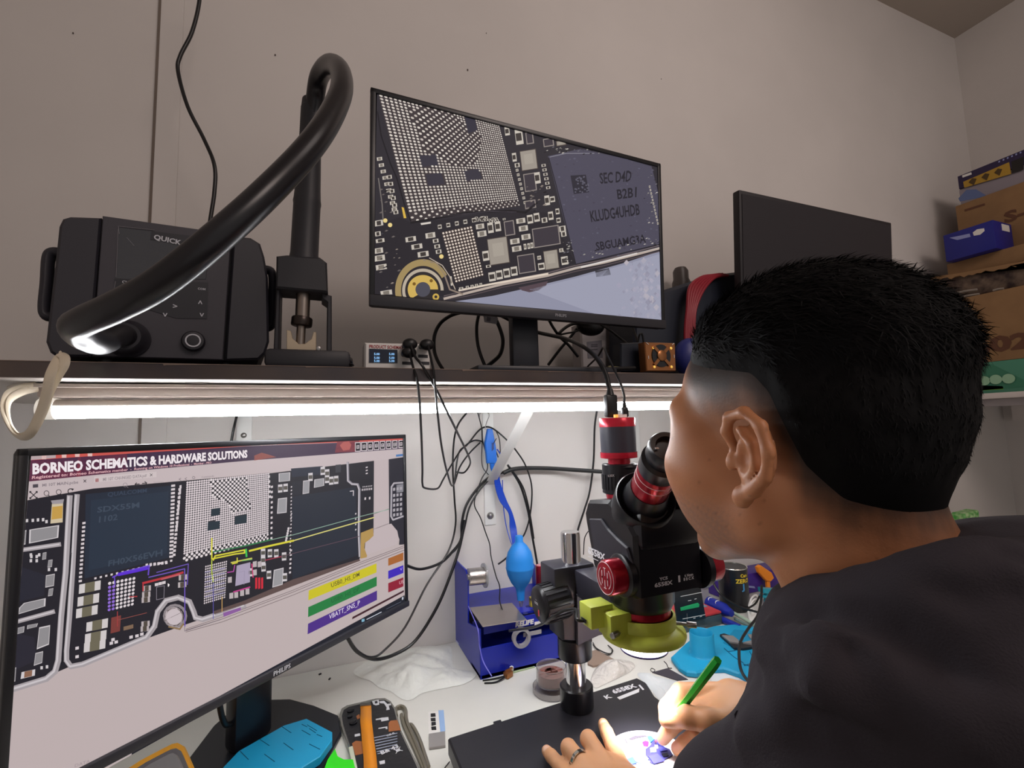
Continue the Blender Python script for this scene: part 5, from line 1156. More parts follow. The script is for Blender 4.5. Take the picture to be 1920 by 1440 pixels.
b = MB(WHP); p = at(966, 1176, Y=y0+.012); b.text('RELIFE', Fr((p.x, y0+.0122, p.z), (1, 0, 0), ey=(0, 0, 1)), .0090, bold=.05, shear=.15, sx=1.15); p2 = at(1005, 1173, Y=y0+.012); b.box((p2.x+.004, p2.z+.004, 0), (.014, .007, .0004), Fr((0, y0+.0122, 0), (1, 0, 0), ey=(0, 0, 1))); p3 = at(965, 1182, Y=y0+.012); b.box((p3.x+.02, p3.z, 0), (.04, .0012, .0004), Fr((0, y0+.0122, 0), (1, 0, 0), ey=(0, 0, 1))); b.build('lettering', OT)
b = MB(M('tray_steel', '#a39a94', .3, .85, bump=(40, .2, .002))); q = [P3(u, v, zs+.004) for u, v in ((880, 1139), (960, 1130), (988, 1162), (905, 1175))]; b.prism([(v.x, v.y) for v in q], FZ(0), zs+.0028, zs+.0040, bev=.0004); b.build('steel_tray', OT)
b = MB(M('clear_acrylic', '#b9b7b4', .2, trans=.3, alpha=.75)); q = [at(877, 1078, Y=yb-.012), at(965, 1062, Y=yb-.012), at(968, 1120, Y=yb-.03), at(880, 1134, Y=yb-.03)]; b.add(q, [(0, 1, 2, 3)]); o = b.build('clear_screen', OT); m = o.modifiers.new('s', 'SOLIDIFY'); m.thickness = .0015
b = MB(M('acrylic_edge', '#8d8a88', .2)); b.tube([at(880, 1085, Y=yb-.014), at(965, 1068, Y=yb-.014)], .0008, seg=5); b.tube([at(880, 1108, Y=yb-.02), at(966, 1093, Y=yb-.02)], .0008, seg=5); b.build('screen_edge', OT)
# solder spool on the side panel
p = at(878, 1082, Y=.985); q = at(907, 1079, Y=.985); t = thing('solder_spool', 'shiny silver solder wire spool on a clear flange above the organiser', 'spool', p)
b = MB(M('solder_wire', '#b9b4b0', .2, .9, bump=(500, .6, .001))); b.cyl(p, q, .0175, seg=32); b.build('wire_roll', t)
b = MB(M('clear_flange', '#c9c9c9', .15, trans=.7)); b.cyl(q, q+V(.003, 0, 0), .025, seg=36); b.build('flange', t)
b = MB(STL); b.cyl(V(x0, .985, p.z), p, .006); b.build('spindle', t)
# white pen-like knife in the organiser
t = thing('craft_knife', 'white slim craft knife with red band in the organiser\'s left pocket', 'knife', at(872, 1178, X=x0+.006))
pa, pb = at(854, 1072, X=x0+.006), at(869, 1178, X=x0+.012); b = MB(M('cream_grip', '#cbbdb4', .4)); b.tube([pa, pa.lerp(pb, .5)], .0032, seg=8); b.build('grip', t)
b = MB(WHP); b.tube([pa.lerp(pb, .52), pb], .0065, seg=8, flat=.5); b.build('handle', t); b = MB(M('red_print')); b.tube([pa.lerp(pb, .66), pa.lerp(pb, .71)], .0068, seg=8, flat=.55); b.build('band', t)
# blue air blower
bt = at(977, 1138, Y=.965); zt_ = at(977, 1004, Y=.965).z; H = zt_-bt.z; bt = V(bt.x, .965, zs+.002); H = zt_-bt.z
t = thing('air_blower', 'bright blue rubber air blower bulb standing on the organiser', 'blower', bt)
b = MB(M('blue_rubber', '#1878c8', .5)); b.lathe(bt, (0, 0, 1), [(0, H*.09), (.008, H*.095), (.009, H*.2), (.0105, H*.26), (.020, H*.34), (.0275, H*.45), (.0302, H*.535), (.0308, H*.545), (.0308, H*.555), (.0302, H*.565), (.0298, H*.66), (.0255, H*.77), (.0170, H*.86), (.0098, H*.905), (.0088, H*.92), (.0088, H*.985), (.0078, H), (0, H)], 40); b.build('bulb', t)
b = MB(M('brass_nozzle', '#b9b0a0', .25, .8)); b.lathe(bt, (0, 0, 1), [(.002, 0), (.0028, 0), (.0045, H*.05), (.005, H*.1)], 16); b.build('nozzle', t)
# red capacitors
CPR = M('capacitor_red', '#8c1426', .25); CPT = M('capacitor_top', '#c98890', .3)
def capac(u, v, Y, lab, src=None):
    p = at(u, v, Y=Y); c = V(p.x, Y, zs+.002)
    if src: return dup(src, c, lab)
    t = thing('capacitor', lab, 'capacitor', c, 'red capacitors on the organiser'); h = p.z-c.z
    b = MB(CPR); b.lathe(c, (0, 0, 1), [(.0105, 0), (.0115, .002), (.0115, h-.001), (.010, h)], 24); b.build('can', t); b = MB(CPT); b.lathe(c+V(0, 0, h), (0, 0, 1), [(.0095, -.0005), (.0095, .0002), (0, .0002)], 20); b.build('cap_end', t)
    b = MB(WHP); b.lathe(c+V(0, 0, h*.2), (0, 0, 1), [(.0116, 0), (.0116, h*.5)], 3, arc=(-1.2, -.9), xdir=(1, 0, 0)); b.build('stripe', t); return t
c1_ = capac(1024, 1066, .955, 'red capacitor standing in front of the other two beside the blue blower')
capac(1013, 1056, .985, 'red capacitor at the back left beside the blue blower', c1_); capac(1030, 1054, .99, 'red capacitor at the back right by the stand block', c1_)
b = MB(M('yellow_plastic', '#c9b23a', .4, mix='#2a2620', vscale=120)); p = at(996, 1118, Y=.96); b.box((p.x, .955, zs+.012), (.012, .012, .02), bev=.002); solo(b, 'component_block', 'tiny yellow and black component block at the foot of the blower', 'component', (p.x, .955, zs+.002))
b = MB(M('clear_tape', '#cfcbd0', .1, trans=.6)); p = at(979, 1197, Y=y0-.012); b.lathe((p.x, y0-.012, p.z), (0, 1, 0), [(.013, 0), (.019, 0), (.019, .009), (.013, .009), (.013, 0)], 32, caps=False); b.box((p.x+.026, y0-.004, p.z+.002), (.040, .001, .008))
solo(b, 'tape_roll', 'clear tape roll hanging on the organiser front', 'tape', (p.x, y0-.01, p.z))
b = MB(M('violet_wire', '#6a66c8', .4)); b.tube([at(u, v, Y=y) for u, v, y in [(876, 1132, 1.0), (885, 1152, .95), (896, 1180, .905), (899, 1210, .90), (906, 1240, .89), (922, 1268, .87)]], .0011, seg=6); solo(b, 'jumper_wire', 'thin violet wire hanging over the left of the blue organiser', 'wire', at(899, 1200, Y=.9))
# copper terminal with black leads
p = P3(953, 1270, TOPZ); t = thing('copper_terminal', 'small copper terminal with two black leads in front of the organiser', 'terminal', p)
b = MB(COP); f_ = yawfr(p, 25); b.box((0, 0, .006), (.016, .012, .010), f_, bev=.001); b.box((.004, .002, .012), (.020, .004, .004), f_, bev=.001); b.build('body', t)
b = MB(BRUB); b.tube([P3(946, 1268, TOPZ+.004), P3(925, 1273, TOPZ+.002), P3(905, 1276, TOPZ+.0015)], .0015, seg=6); b.tube([P3(946, 1270, TOPZ+.004), P3(930, 1279, TOPZ+.002), P3(908, 1281, TOPZ+.0015)], .0015, seg=6); b.build('leads', t)
b = MB(WHP); b.box((.014, .004, .010), (.006, .006, .008), f_, bev=.001); b.build('sleeve', t)
b = MB(M('green_strip', '#9fb08a', .5)); slab(b, TOPZ, (TOPZ+.0002, TOPZ+.002), (945, 1262, 1000, 1248, 1003, 1252, 950, 1266)); solo(b, 'green_strip', 'thin pale green strip lying along the organiser base', 'strip', P3(975, 1257, TOPZ))

# crumpled bags
def crumple(mb, poly, Z, h, n=46, seed=0, mat=None):
    P = [Vector((a, c)) for a, c in poly]; xs_ = [p.x for p in P]; ys_ = [p.y for p in P]; cx, cy_ = sum(xs_)/len(P), sum(ys_)/len(P)
    vs = []; fs = []; R = 26; Sg = 72
    S_ = spline([(p.x, p.y, 0) for p in P], 8, True); m_ = len(S_)
    for j in range(R+1):
        k = j/R
        for i in range(m_):
            q = S_[i]; jit = 1+.06*mnoise.noise(V(q.x*40, q.y*40, seed))
            x = cx+(q.x-cx)*k*jit; y = cy_+(q.y-cy_)*k*jit
            nz = abs(mnoise.noise(V(x*16, y*16, seed)))*1.2+.35*abs(mnoise.noise(V(x*42, y*42, seed+3)))+.10*abs(mnoise.noise(V(x*110, y*110, seed+5)))
            e = max(0, 1-k**3); vs.append(V(x, y, Z+.0006+h*e*(.25+1.3*nz)))
    for j in range(R):
        for i in range(m_): fs.append((j*m_+i, j*m_+(i+1) % m_, (j+1)*m_+(i+1) % m_, (j+1)*m_+i))
    mb.add(vs, fs, mat, True)
BAG = M('white_film', '#d2d2cc', .35, bump=(30, .5, .01), alpha=1)
b = MB(BAG); crumple(b, PXY(TOPZ, 662, 1262, 690, 1240, 735, 1222, 790, 1212, 845, 1214, 850, 1250, 893, 1262, 872, 1282, 800, 1298, 765, 1315, 735, 1300, 712, 1290, 690, 1276), TOPZ, .013, seed=2)
solo(b, 'plastic_bag', 'crumpled thin white plastic bag between the lower monitor and the blue organiser', 'bag', P3(770, 1262, TOPZ))
CLR = M('clear_film', '#c9c4be', .18, bump=(60, .8, .01))
b = MB(CLR); crumple(b, PXY(TOPZ, 1112, 1262, 1128, 1243, 1165, 1236, 1190, 1248, 1178, 1262, 1150, 1276, 1118, 1290, 1108, 1278), TOPZ, .014, seed=8)
solo(b, 'plastic_bag', 'small clear crumpled plastic bag behind the microscope base plate', 'bag', P3(1145, 1265, TOPZ))
b = MB(M('kraft_paper', '#8a7668', .7, bump=(60, .3, .003))); slab(b, TOPZ, (TOPZ+.0003, TOPZ+.004), (1100, 1226, 1118, 1222, 1152, 1240, 1140, 1247, 1112, 1252, 1102, 1248)); solo(b, 'paper_packet', 'folded brown paper packet just right of the microscope pillar', 'packet', P3(1120, 1238, TOPZ))
b = MB(M('dark_film', '#3a363f', .4)); slab(b, TOPZ, (TOPZ+.0003, TOPZ+.0016), (1223, 1262, 1252, 1254, 1290, 1275, 1270, 1277)); solo(b, 'dark_card', 'dark card lying on the desk behind the gripping hand', 'card', P3(1255, 1266, TOPZ))
b = MB(M('tissue_white', '#c9cdcf', .6, bump=(60, .3, .004))); crumple(b, PXY(TOPZ, 1196, 1266, 1210, 1262, 1225, 1268, 1275, 1280, 1300, 1300, 1270, 1330, 1240, 1316, 1222, 1296), TOPZ, .008, seed=12); solo(b, 'tissue', 'pale crumpled tissue beside the right end of the base plate', 'tissue', P3(1240, 1290, TOPZ))
b = MB(M('tissue_white')); slab(b, TOPZ, (TOPZ+.0003, TOPZ+.0020), (1330, 1262, 1362, 1255, 1385, 1265, 1412, 1284, 1400, 1310, 1340, 1300)); solo(b, 'paper_sheet', 'white paper sheet at the near edge of the blue silicone mat', 'paper', P3(1370, 1275, TOPZ))
b = MB(BRUB); b.tube([P3(u, v, TOPZ+.001) for u, v in [(1245, 1240), (1250, 1245), (1253, 1252), (1260, 1253)]], .0008, seg=6); solo(b, 'wire_snip', 'short curled black wire snip below the ring lamp', 'wire', P3(1250, 1246, TOPZ))
b = MB(BRUB); b.tube([P3(u, v, TOPZ+.001) for u, v in [(1222, 1253), (1220, 1257), (1225, 1260), (1228, 1256)]], .0006, seg=6, closed=True); solo(b, 'wire_loop', 'tiny closed black wire loop on the desk under the ring lamp', 'wire', P3(1222, 1256, TOPZ))
b = MB(BRUB); b.tube([P3(u, v, TOPZ+.003) for u, v in [(1112, 1205), (1118, 1215), (1135, 1224), (1146, 1225), (1148, 1218)]], .0012, seg=6); b.tube([P3(u, v, TOPZ+.003) for u, v in [(1112, 1209), (1124, 1222), (1140, 1228), (1149, 1220), (1140, 1210)]], .0012, seg=6); solo(b, 'thin_cable', 'black cable loops on the desk between pillar and ring lamp', 'cable', P3(1130, 1220, TOPZ))

# clear dishes with copper coil
DISH = M('dish_clear', '#e0dcdc', .08, trans=.85, ior=1.3)
def dish(u, v, Z, r, h, lab, coil=False):
    p = P3(u, v, Z); c = V(p.x, p.y, Z+.0005); t = thing('clear_dish', lab, 'dish', c)
    b = MB(DISH); b.lathe(c, (0, 0, 1), [(0, 0), (r-.001, 0), (r, .001), (r, h), (r-.0012, h), (r-.0012, .0014), (0, .0014)], 44); b.build('tub', t)
    if coil:
        b = MB(M('rose_copper', '#a87a70', .3, .5)); b.lathe(c+V(0, 0, .002), (0, 0, 1), [(r*.45, 0), (r*.88, 0), (r*.88, h*.55), (r*.45, h*.6), (r*.45, 0)], 36, caps=False)
        for k in range(6): a = k*PI/3; b.box((math.cos(a)*r*.45, math.sin(a)*r*.45, h*.66), (r*.8, .0025, .002), Fr(c, (math.cos(a), math.sin(a), 0)) if False else yawfr(c, 0))
        b.build('coil', t)
    return c
dc = dish(1036, 1296, TOPZ, .036, .010, 'wide shallow clear dish under the smaller one left of the pillar')
dish(1034, 1281, TOPZ+.0115, .0275, .030, 'small clear dish holding a copper coil stacked left of the pillar', True)

# ---- bottom left group
t = thing('silicone_block', 'flat turquoise silicone pad with slits lying on the lower monitor\'s foot', 'pad', P3(530, 1400, TOPZ+.01))
TQ = M('turquoise_silicone', '#1590bc', .5, bump=(600, .2, .0004)); Zs = TOPZ+.0095
b = MB(TQ); slab(b, Zs+.012, (Zs, Zs+.012), (405, 1452, 447, 1408, 532, 1360, 575, 1347, 623, 1372, 623, 1386, 600, 1418, 555, 1446, 500, 1480, 400, 1480), bev=.001); b.build('pad', t)
b = MB(M('slit_dark', '#0e5f80', .6))
for l in ((528, 1362, 546, 1374), (487, 1386, 505, 1398), (532, 1393, 550, 1406), (450, 1408, 466, 1424), (496, 1414, 515, 1428), (566, 1369, 582, 1378), (576, 1359, 594, 1370), (580, 1366, 592, 1374), (594, 1377, 604, 1381), (580, 1395, 600, 1405), (566, 1358, 576, 1363)):
    a, c = P3(l[0], l[1], Zs+.0122), P3(l[2], l[3], Zs+.0122); b.tube([a, c], .0006, seg=4)
b.build('slits', t)['kind'] = 'stuff'
b = MB(M('lime_plastic', '#2fd41c', .35)); slab(b, TOPZ+.012, (TOPZ+.0003, TOPZ+.012), (628, 1404, 633, 1418, 645, 1424, 662, 1424, 668, 1450, 605, 1450, 614, 1425)); solo(b, 'pry_tool', 'bright lime green plastic pry piece beside the opened phone', 'tool', P3(635, 1430, TOPZ))
b = MB(WHP); slab(b, TOPZ, (TOPZ+.0003, TOPZ+.004), (585, 1436, 602, 1428, 606, 1450, 575, 1450), bev=.001); solo(b, 'white_pad', 'small white plastic piece at the near edge of the turquoise pad', 'plastic piece', P3(592, 1440, TOPZ))
# opened phone
Zp = TOPZ+.009
t = thing('opened_phone', 'opened phone showing its black inside, copper patches and orange ribbon', 'phone', P3(705, 1390, TOPZ))
pts = [636, 1340, 640, 1328, 650, 1322, 705, 1309, 722, 1308, 733, 1314, 741, 1326, 752, 1368, 783, 1432, 800, 1470, 690, 1490, 668, 1440, 650, 1390, 639, 1358]
b = MB(M('phone_frame_silver', '#a7a7a2', .25, .8)); slab(b, Zp, (TOPZ+.0005, Zp), pts, bev=.001); b.build('frame', t)
cxp, cyp = 708, 1385
def inset(a, k): return [v for i in range(0, len(a), 2) for v in (cxp+(a[i]-cxp)*k, cyp+(a[i+1]-cyp)*(k+.015))]
b = MB(M('phone_black', '#1c1c20', .35, bump=(120, .4, .001))); slab(b, Zp+.001, (Zp-.001, Zp+.0012), inset(pts, .93)); b.build('battery_tray', t)
def ph(mat, name, *pl, h=.0016):
    b = MB(mat)
    for q in pl: slab(b, Zp+h, (Zp+.0008, Zp+h), q)
    return b.build(name, t)
def c8(*a): return tuple(v/8+(620 if i % 2 == 0 else 1290) for i, v in enumerate(a))
b = MB(M('orange_ribbon', '#dd8a1e', .25, .2)); R_ = [c8(520, 225), c8(530, 330), c8(530, 480), c8(545, 640), c8(560, 800), c8(585, 1000), c8(600, 1240)]
hw = [10, 10.2, 10.8, 11, 11.5, 12, 13]; zr_ = [.002, .003, .0065, .004, .0035, .003, .003]
L_ = [P3(a[0]-w_, a[1]+1, Zp+z_) for a, w_, z_ in zip(R_, hw, zr_)]; R2 = [P3(a[0]+w_, a[1]-1, Zp+z_) for a, w_, z_ in zip(R_, hw, zr_)]
L_, R2 = spline(L_, 5), spline(R2, 5); n = len(L_); b.add(L_+R2, [(i, i+1, n+i+1, n+i) for i in range(n-1)], smooth=True); o = b.build('ribbon', t); m = o.modifiers.new('s', 'SOLIDIFY'); m.thickness = .0004; m.offset = 1
ph(STL, 'connector', c8(440, 222, 600, 210, 605, 255, 440, 265), h=.004)
ph(M('copper_foil', '#a8683e', .4, .4), 'copper_patch', c8(870, 520, 900, 490, 1000, 480, 1050, 630, 870, 655)); ph(M('copper_foil'), 'copper_patch', c8(320, 830, 380, 790, 470, 800, 490, 980, 370, 1010))
ph(M('copper_foil'), 'copper_dot', c8(385, 420, 430, 390, 440, 450, 400, 470))
ph(M('film_print', '#c2c2c6', .5), 'antenna_print', c8(620, 195, 720, 175, 730, 245, 680, 258, 640, 245)); ph(M('film_print'), 'antenna_print', c8(730, 200, 800, 190, 850, 240, 900, 230, 905, 255, 870, 262, 885, 320, 835, 330, 840, 290, 800, 230, 740, 225)); ph(M('film_print'), 'antenna_print', c8(675, 465, 765, 445, 865, 435, 870, 480, 760, 500, 755, 470, 680, 480)); ph(M('film_print'), 'antenna_print', c8(715, 600, 850, 575, 852, 612, 830, 615, 820, 595, 718, 612))
ph(M('phone_black'), 'antenna_hole', c8(660, 200, 700, 192, 705, 220, 665, 228), h=.0022)
b = MB(M('battery_print', '#8f96a8', .5))
for k in range(7): y = 690+k*42; slab(b, Zp+.0016, (Zp+.001, Zp+.0017), c8(650+k*8, y+50, 1000, y-20, 1000, y-10, 650+k*8, y+62) if k < 6 else c8(700, y+40, 820, y+18, 820, y+26, 700, y+50))
b.build('battery_print', t)['kind'] = 'stuff'
pp_ = P3(*c8(905, 980), Zp+.0018); b = MB(M('film_print')); a0 = P3(*c8(760, 1000), Zp+.0018); f_ = yawfr(V(a0.x, a0.y, Zp+.0018), 12); b.text('B& 43', Fr(f_.o, f_.x, ey=f_.y), .008, bold=.03)
a0 = P3(*c8(845, 730), Zp+.0018); b.text('CE 0', Fr(V(a0.x, a0.y, Zp+.0018), f_.x, ey=f_.y), .0045, bold=.03)
b.build('lettering', t)
a0 = P3(*c8(1010, 930), Zp+.002); b = MB(M('film_print')); fq = Fr(V(a0.x, a0.y, Zp+.0018), f_.x, ey=f_.y)
b.box((0, 0, 0), (.006, .006, .0003), fq); 
for s_ in (-1, 1): b.box((0, 0, .0001), (.015, .0010, .0003), Fr(fq.o, f_.x*math.cos(.8*s_)+f_.y*math.sin(.8*s_), ez=(0, 0, 1)))
b.build('bin_mark', t)
ph(M('film_print'), 'sticker', c8(728, 1100, 810, 1080, 815, 1130, 740, 1145)); ph(M('film_print'), 'sticker', c8(360, 695, 440, 680, 445, 712, 362, 728))
b = MB(M('lens_glass', '#0c0c12', .06))
for u, v, r in ((300, 350, .0058), (340, 530, .0062), (290, 440, .004)): p = P3(*c8(u, v), Zp+.001); b.lathe(V(p.x, p.y, Zp+.0012), (0, 0, 1), [(r, 0), (r, .002), (r*.7, .0026), (0, .0022)], 20)
b.build('camera_lens', t)
b = MB(M('pale_strip', '#b4b8a4', .5)); slab(b, Zp+.0016, (Zp+.0008, Zp+.0018), c8(270, 890, 330, 870, 400, 1200, 330, 1200)); b.build('side_strip', t)
# loose frame piece beside the phone
b = MB(M('beige_metal', '#8f897a', .35, .6, bump=(80, .3, .002))); b.tube([P3(*c8(u, v), TOPZ+.004) for u, v in [(985, 420), (975, 320), (1050, 280), (1120, 330), (1140, 500), (1240, 740), (1340, 980), (1440, 1240)]], .0040, seg=8, flat=.8); b.tube([P3(*c8(u, v), TOPZ+.003) for u, v in [(1060, 400), (1100, 560), (1200, 780), (1300, 1000), (1400, 1240)]], .003, seg=8); 
b.tube([P3(*c8(u, v), TOPZ+.0045) for u, v in [(1160, 560), (1220, 560), (1330, 760), (1470, 1180)]], .0028, seg=8)
solo(b, 'phone_chassis', 'empty beige metal phone frame leaning along the opened phone\'s right side', 'frame', P3(770, 1400, TOPZ))
# card with parts
Zc = TOPZ+.0008
t = thing('parts_card', 'small white card with three black chips and a blue strip', 'card', P3(815, 1355, TOPZ))
b = MB(M('card_white', '#d4d0cc', .5)); slab(b, Zc, (TOPZ+.0002, Zc), c8(1460, 360, 1630, 340, 1720, 650, 1470, 690)); b.build('card', t)
b = MB(M('card_blue', '#8aa6cc', .5)); slab(b, Zc+.0004, (Zc-.0001, Zc+.0005), c8(1615, 335, 1695, 330, 1720, 645, 1645, 665)); b.build('blue_strip', t)
for q in ((1500, 385, 1570, 380, 1575, 420, 1502, 425), (1500, 455, 1572, 448, 1575, 488, 1505, 490), (1508, 585, 1580, 575, 1585, 620, 1515, 622), (1510, 515, 1575, 505, 1580, 545, 1512, 560)):
    b = MB(BLK); slab(b, Zc+.001, (Zc, Zc+.0014), c8(*q)); b.build('chip', t)
b = MB(M('shield_grey', '#a09c9a', .35, .5)); slab(b, Zc+.002, (TOPZ+.0002, TOPZ+.004), c8(1475, 695, 1715, 655, 1722, 870, 1480, 905), bev=.0006); solo(b, 'metal_shield', 'small square grey metal shield below the parts card', 'shield', P3(820, 1388, TOPZ))
b = MB(BRUB); b.tube([P3(843, 1428, TOPZ+.001), P3(838, 1434, TOPZ+.001), P3(830, 1445, TOPZ+.001)], .0006, seg=6); solo(b, 'wire_snip', 'thin dark wire snip at the left corner of the base plate', 'wire', P3(838, 1434, TOPZ))
# yellow rimmed tray at the bottom edge
t = thing('yellow_case', 'yellow-rimmed case with grey metal lid in front of the lower monitor', 'case', P3(300, 1440, TOPZ)); Zy = .80
def yrr(k=1, dz=0): 
    pts = [(228, 1446), (262, 1424), (300, 1404), (322, 1393), (336, 1390), (347, 1396), (352, 1406), (372, 1452), (392, 1520), (240, 1560)]
    cx, cy_ = 312, 1450
    return [v for p in pts for v in (cx+(p[0]-cx)*k, cy_+(p[1]-cy_)*k)]
b = MB(M('yellow_plastic_rim', '#e8a21c', .4)); slab(b, Zy, (TOPZ+.0005, Zy), yrr(1), bev=.003); b.build('shell', t)
b = MB(M('pewter', '#7c7a80', .25, .7)); slab(b, Zy+.002, (Zy-.002, Zy+.002), yrr(.80), bev=.001); b.build('lid', t)
b = MB(M('pewter_light', '#a3a2a6', .2, .8)); slab(b, Zy+.004, (Zy+.002, Zy+.006), yrr(.62), bev=.002); b.build('raised_panel', t)

# ---- right group behind the microscope
TQ2 = M('blue_silicone', '#1592bd', .5, bump=(500, .2, .0004))
def c3(*a): return tuple((1260 if i % 2 == 0 else 980)+v/4.8 for i, v in enumerate(a))
t = thing('silicone_mat', 'bright blue silicone soldering mat with round cup, behind the green pen', 'mat', P3(1360, 1240, TOPZ))
b = MB(TQ2); slab(b, TOPZ+.012, (TOPZ+.0003, TOPZ+.012), c3(-10, 1200, 60, 1290, 130, 1335, 220, 1345, 330, 1310, 470, 1305, 600, 1350, 740, 1430, 800, 1430, 960, 1290, 1000, 1000, 830, 965, 700, 925, 560, 912, 380, 925, 260, 960, 120, 1080), bev=.003); b.build('mat', t)
b = MB(M('blue_silicone_hollow', '#1080a8', .55)); slab(b, TOPZ+.0125, (TOPZ+.010, TOPZ+.0126), c3(460, 1080, 560, 960, 800, 985, 820, 1040, 800, 1100, 520, 1110)); b.build('recess', t)
cc = P3(1328, 1232, TOPZ+.012); zt2 = at(1326, 1192, Y=cc.y).z
b = MB(TQ2); b.lathe(V(cc.x, cc.y+.015, TOPZ+.012), (0, 0, 1), [(.027, 0), (.024, .004), (.0235, zt2-TOPZ-.012), (.0225, zt2-TOPZ-.010), (.021, zt2-TOPZ-.012), (.021, .004), (0, .004)], 40); b.build('cup', t)
b = MB(M('slit_blue', '#0d5c7e', .5))
for q in ((470, 1130, 560, 1210), (500, 1160, 570, 1150), (560, 1210, 640, 1260), (640, 1270, 700, 1290), (700, 1160, 730, 1220), (725, 1160, 755, 1185), (650, 1285, 715, 1265), (860, 1270, 910, 1275)):
    b.tube([P3(*c3(q[0], q[1]), TOPZ+.0128), P3(*c3(q[2], q[3]), TOPZ+.0128)], .0008, seg=5)
b.build('slots', t)['kind'] = 'stuff'
b = MB(M('phone_black')); slab(b, TOPZ+.016, (TOPZ+.0125, TOPZ+.017), c3(430, 1010, 470, 1000, 560, 1030, 620, 1080, 790, 1085, 800, 1110, 640, 1135, 560, 1130)); slab(b, TOPZ+.019, (TOPZ+.017, TOPZ+.020), c3(450, 1015, 550, 1020, 600, 1060, 600, 1085, 520, 1075), mat=M('shield_grey')); slab(b, TOPZ+.019, (TOPZ+.017, TOPZ+.020), c3(640, 1080, 760, 1050, 790, 1085, 780, 1105), mat=M('shield_grey')); solo(b, 'phone_chassis', 'dark phone midframe lying in the blue silicone mat', 'frame', P3(1390, 1205, TOPZ+.012))
b = MB(M('shield_grey')); slab(b, TOPZ+.018, (TOPZ+.0126, TOPZ+.016), c3(680, 990, 730, 1000, 770, 1030, 760, 1055, 700, 1025)); solo(b, 'metal_shield', 'small grey metal shield at the back of the blue silicone mat', 'shield', P3(1410, 1190, TOPZ+.012))
# jar
jc = at(1222, 1222, Y=.80); jc = P3(1222, 1224, TOPZ); t = thing('flux_jar', 'small dark round jar with pale lid between ring lamp and blue mat', 'jar', jc); jz = .036
b = MB(M('jar_dark', '#3a3438', .3)); b.lathe(jc, (0, 0, 1), [(0, .0003), (.020, .0003), (.0212, .002), (.0212, jz*.6), (.020, jz*.62)], 36); b.build('pot', t); b = MB(M('jar_lid', '#b7a6a8', .35)); b.lathe(jc+V(0, 0, jz*.6), (0, 0, 1), [(.0205, 0), (.0210, .002), (.0205, jz*.36), (.019, jz*.4), (0, jz*.4)], 36); b.build('lid', t)
# tester: black panel with green bar, on a grey-red instrument
e = P3(1320, 1176, TOPZ); t = thing('bench_meter', 'grey and red bench meter with a tilted black panel bearing a green bar', 'meter', e)
xa, xb_ = P3(1272, 1186, TOPZ).x, P3(1358, 1172, TOPZ).x; ya = P3(1310, 1182, TOPZ).y
zt3 = at(1357, 1150, Y=ya).z
b = MB(M('meter_grey', '#3c5058', .45)); b.box(((xa+xb_)/2, ya+.05, (TOPZ+zt3)/2), (xb_-xa, .10, zt3-TOPZ-.001), bev=.004); b.build('case', t)
b = MB(M('meter_red', '#c0383e', .4)); b.box(((xa+xb_)/2, ya+.05, zt3+.003), (xb_-xa-.002, .098, .006), bev=.002); b.build('red_frame', t)
b = MB(M('meter_window', '#7f93a4', .2)); p = at(1333, 1136, Y=ya+.04); b.box((xb_-.026, ya+.055, zt3+.0066), (.032, .04, .0012)); b.build('window', t)
b = MB(M('panel_black', '#15171b', .25)); f_ = FY(ya-.006); b.prism(PXZ(ya-.006, 1262, 1108, 1314, 1100, 1324, 1160, 1270, 1168), f_, -.004, 0, bev=.001); pn = b.build('panel', t)
b = MB(M('green_bar', '#22a060', .35)); b.prism(PXZ(ya-.006, 1275, 1139, 1308, 1130, 1311, 1133, 1310, 1138, 1276, 1145), f_, 0, .0014, bev=.0004); b.build('green_bar', pn)
b = MB(WHP)
for q in ((1276, 1118, 1316, 1110), (1280, 1160, 1322, 1152), (1290, 1126, 1296, 1125), (1302, 1123, 1306, 1122), (1288, 1150, 1288.6, 1166), (1300, 1159, 1304, 1158), (1312, 1156, 1316, 1155)): b.prism(PXZ(ya-.006, q[0], q[1], q[2], q[3], q[2], q[3]+.9, q[0], q[1]+.9), f_, 0, .0004)
b.build('panel_print', pn)['kind'] = 'stuff'
# black tin can
cyc = 1.0-.03; cb = P3(1378, 1140, TOPZ); rr = .036; t = thing('tin_can', 'open black tin can with yellow lettering below the man\'s chin', 'can', cb); zt4 = at(1370, 1062, Y=cb.y).z
b = MB(M('can_black', '#15151a', .28)); b.lathe(cb, (0, 0, 1), [(0, .0004), (rr-.002, .0004), (rr, .003), (rr, zt4-cb.z-.001)], 44); b.build('body', t)
b = MB(M('tin_silver', '#c9c6bd', .25, .8)); b.lathe(cb+V(0, 0, zt4-cb.z), (0, 0, 1), [(rr-.0012, -.07), (rr-.0014, -.003), (rr, -.001), (rr+.0008, .0006), (rr, .0018), (rr-.002, .001), (rr-.0016, -.003), (rr-.002, -.068), (0, -.068)], 44, caps=False); b.build('rim', t)
b = MB(M('can_yellow', '#d6b92c', .4))
def wrap(string, a0, z, h, mat, sx=1):
    vs, fs, wd = glyphs(string, .03); k = h/.72; out = []
    for v in vs: a = a0+v[0]*k*sx/rr; out.append(cb+V(math.cos(a)*(rr+.0004), math.sin(a)*(rr+.0004), z+v[1]*k))
    b.add(out, fs, mat)
wrap('Cam', math.radians(-106), zt4-cb.z-.018, .008, M('can_yellow')); wrap('ZERO', math.radians(-126), zt4-cb.z-.032, .010, M('can_yellow'), 1.1); wrap('J', math.radians(-100), zt4-cb.z-.048, .014, M('can_blue', '#3a8ac0', .4), 1.4); b.build('lettering', t)
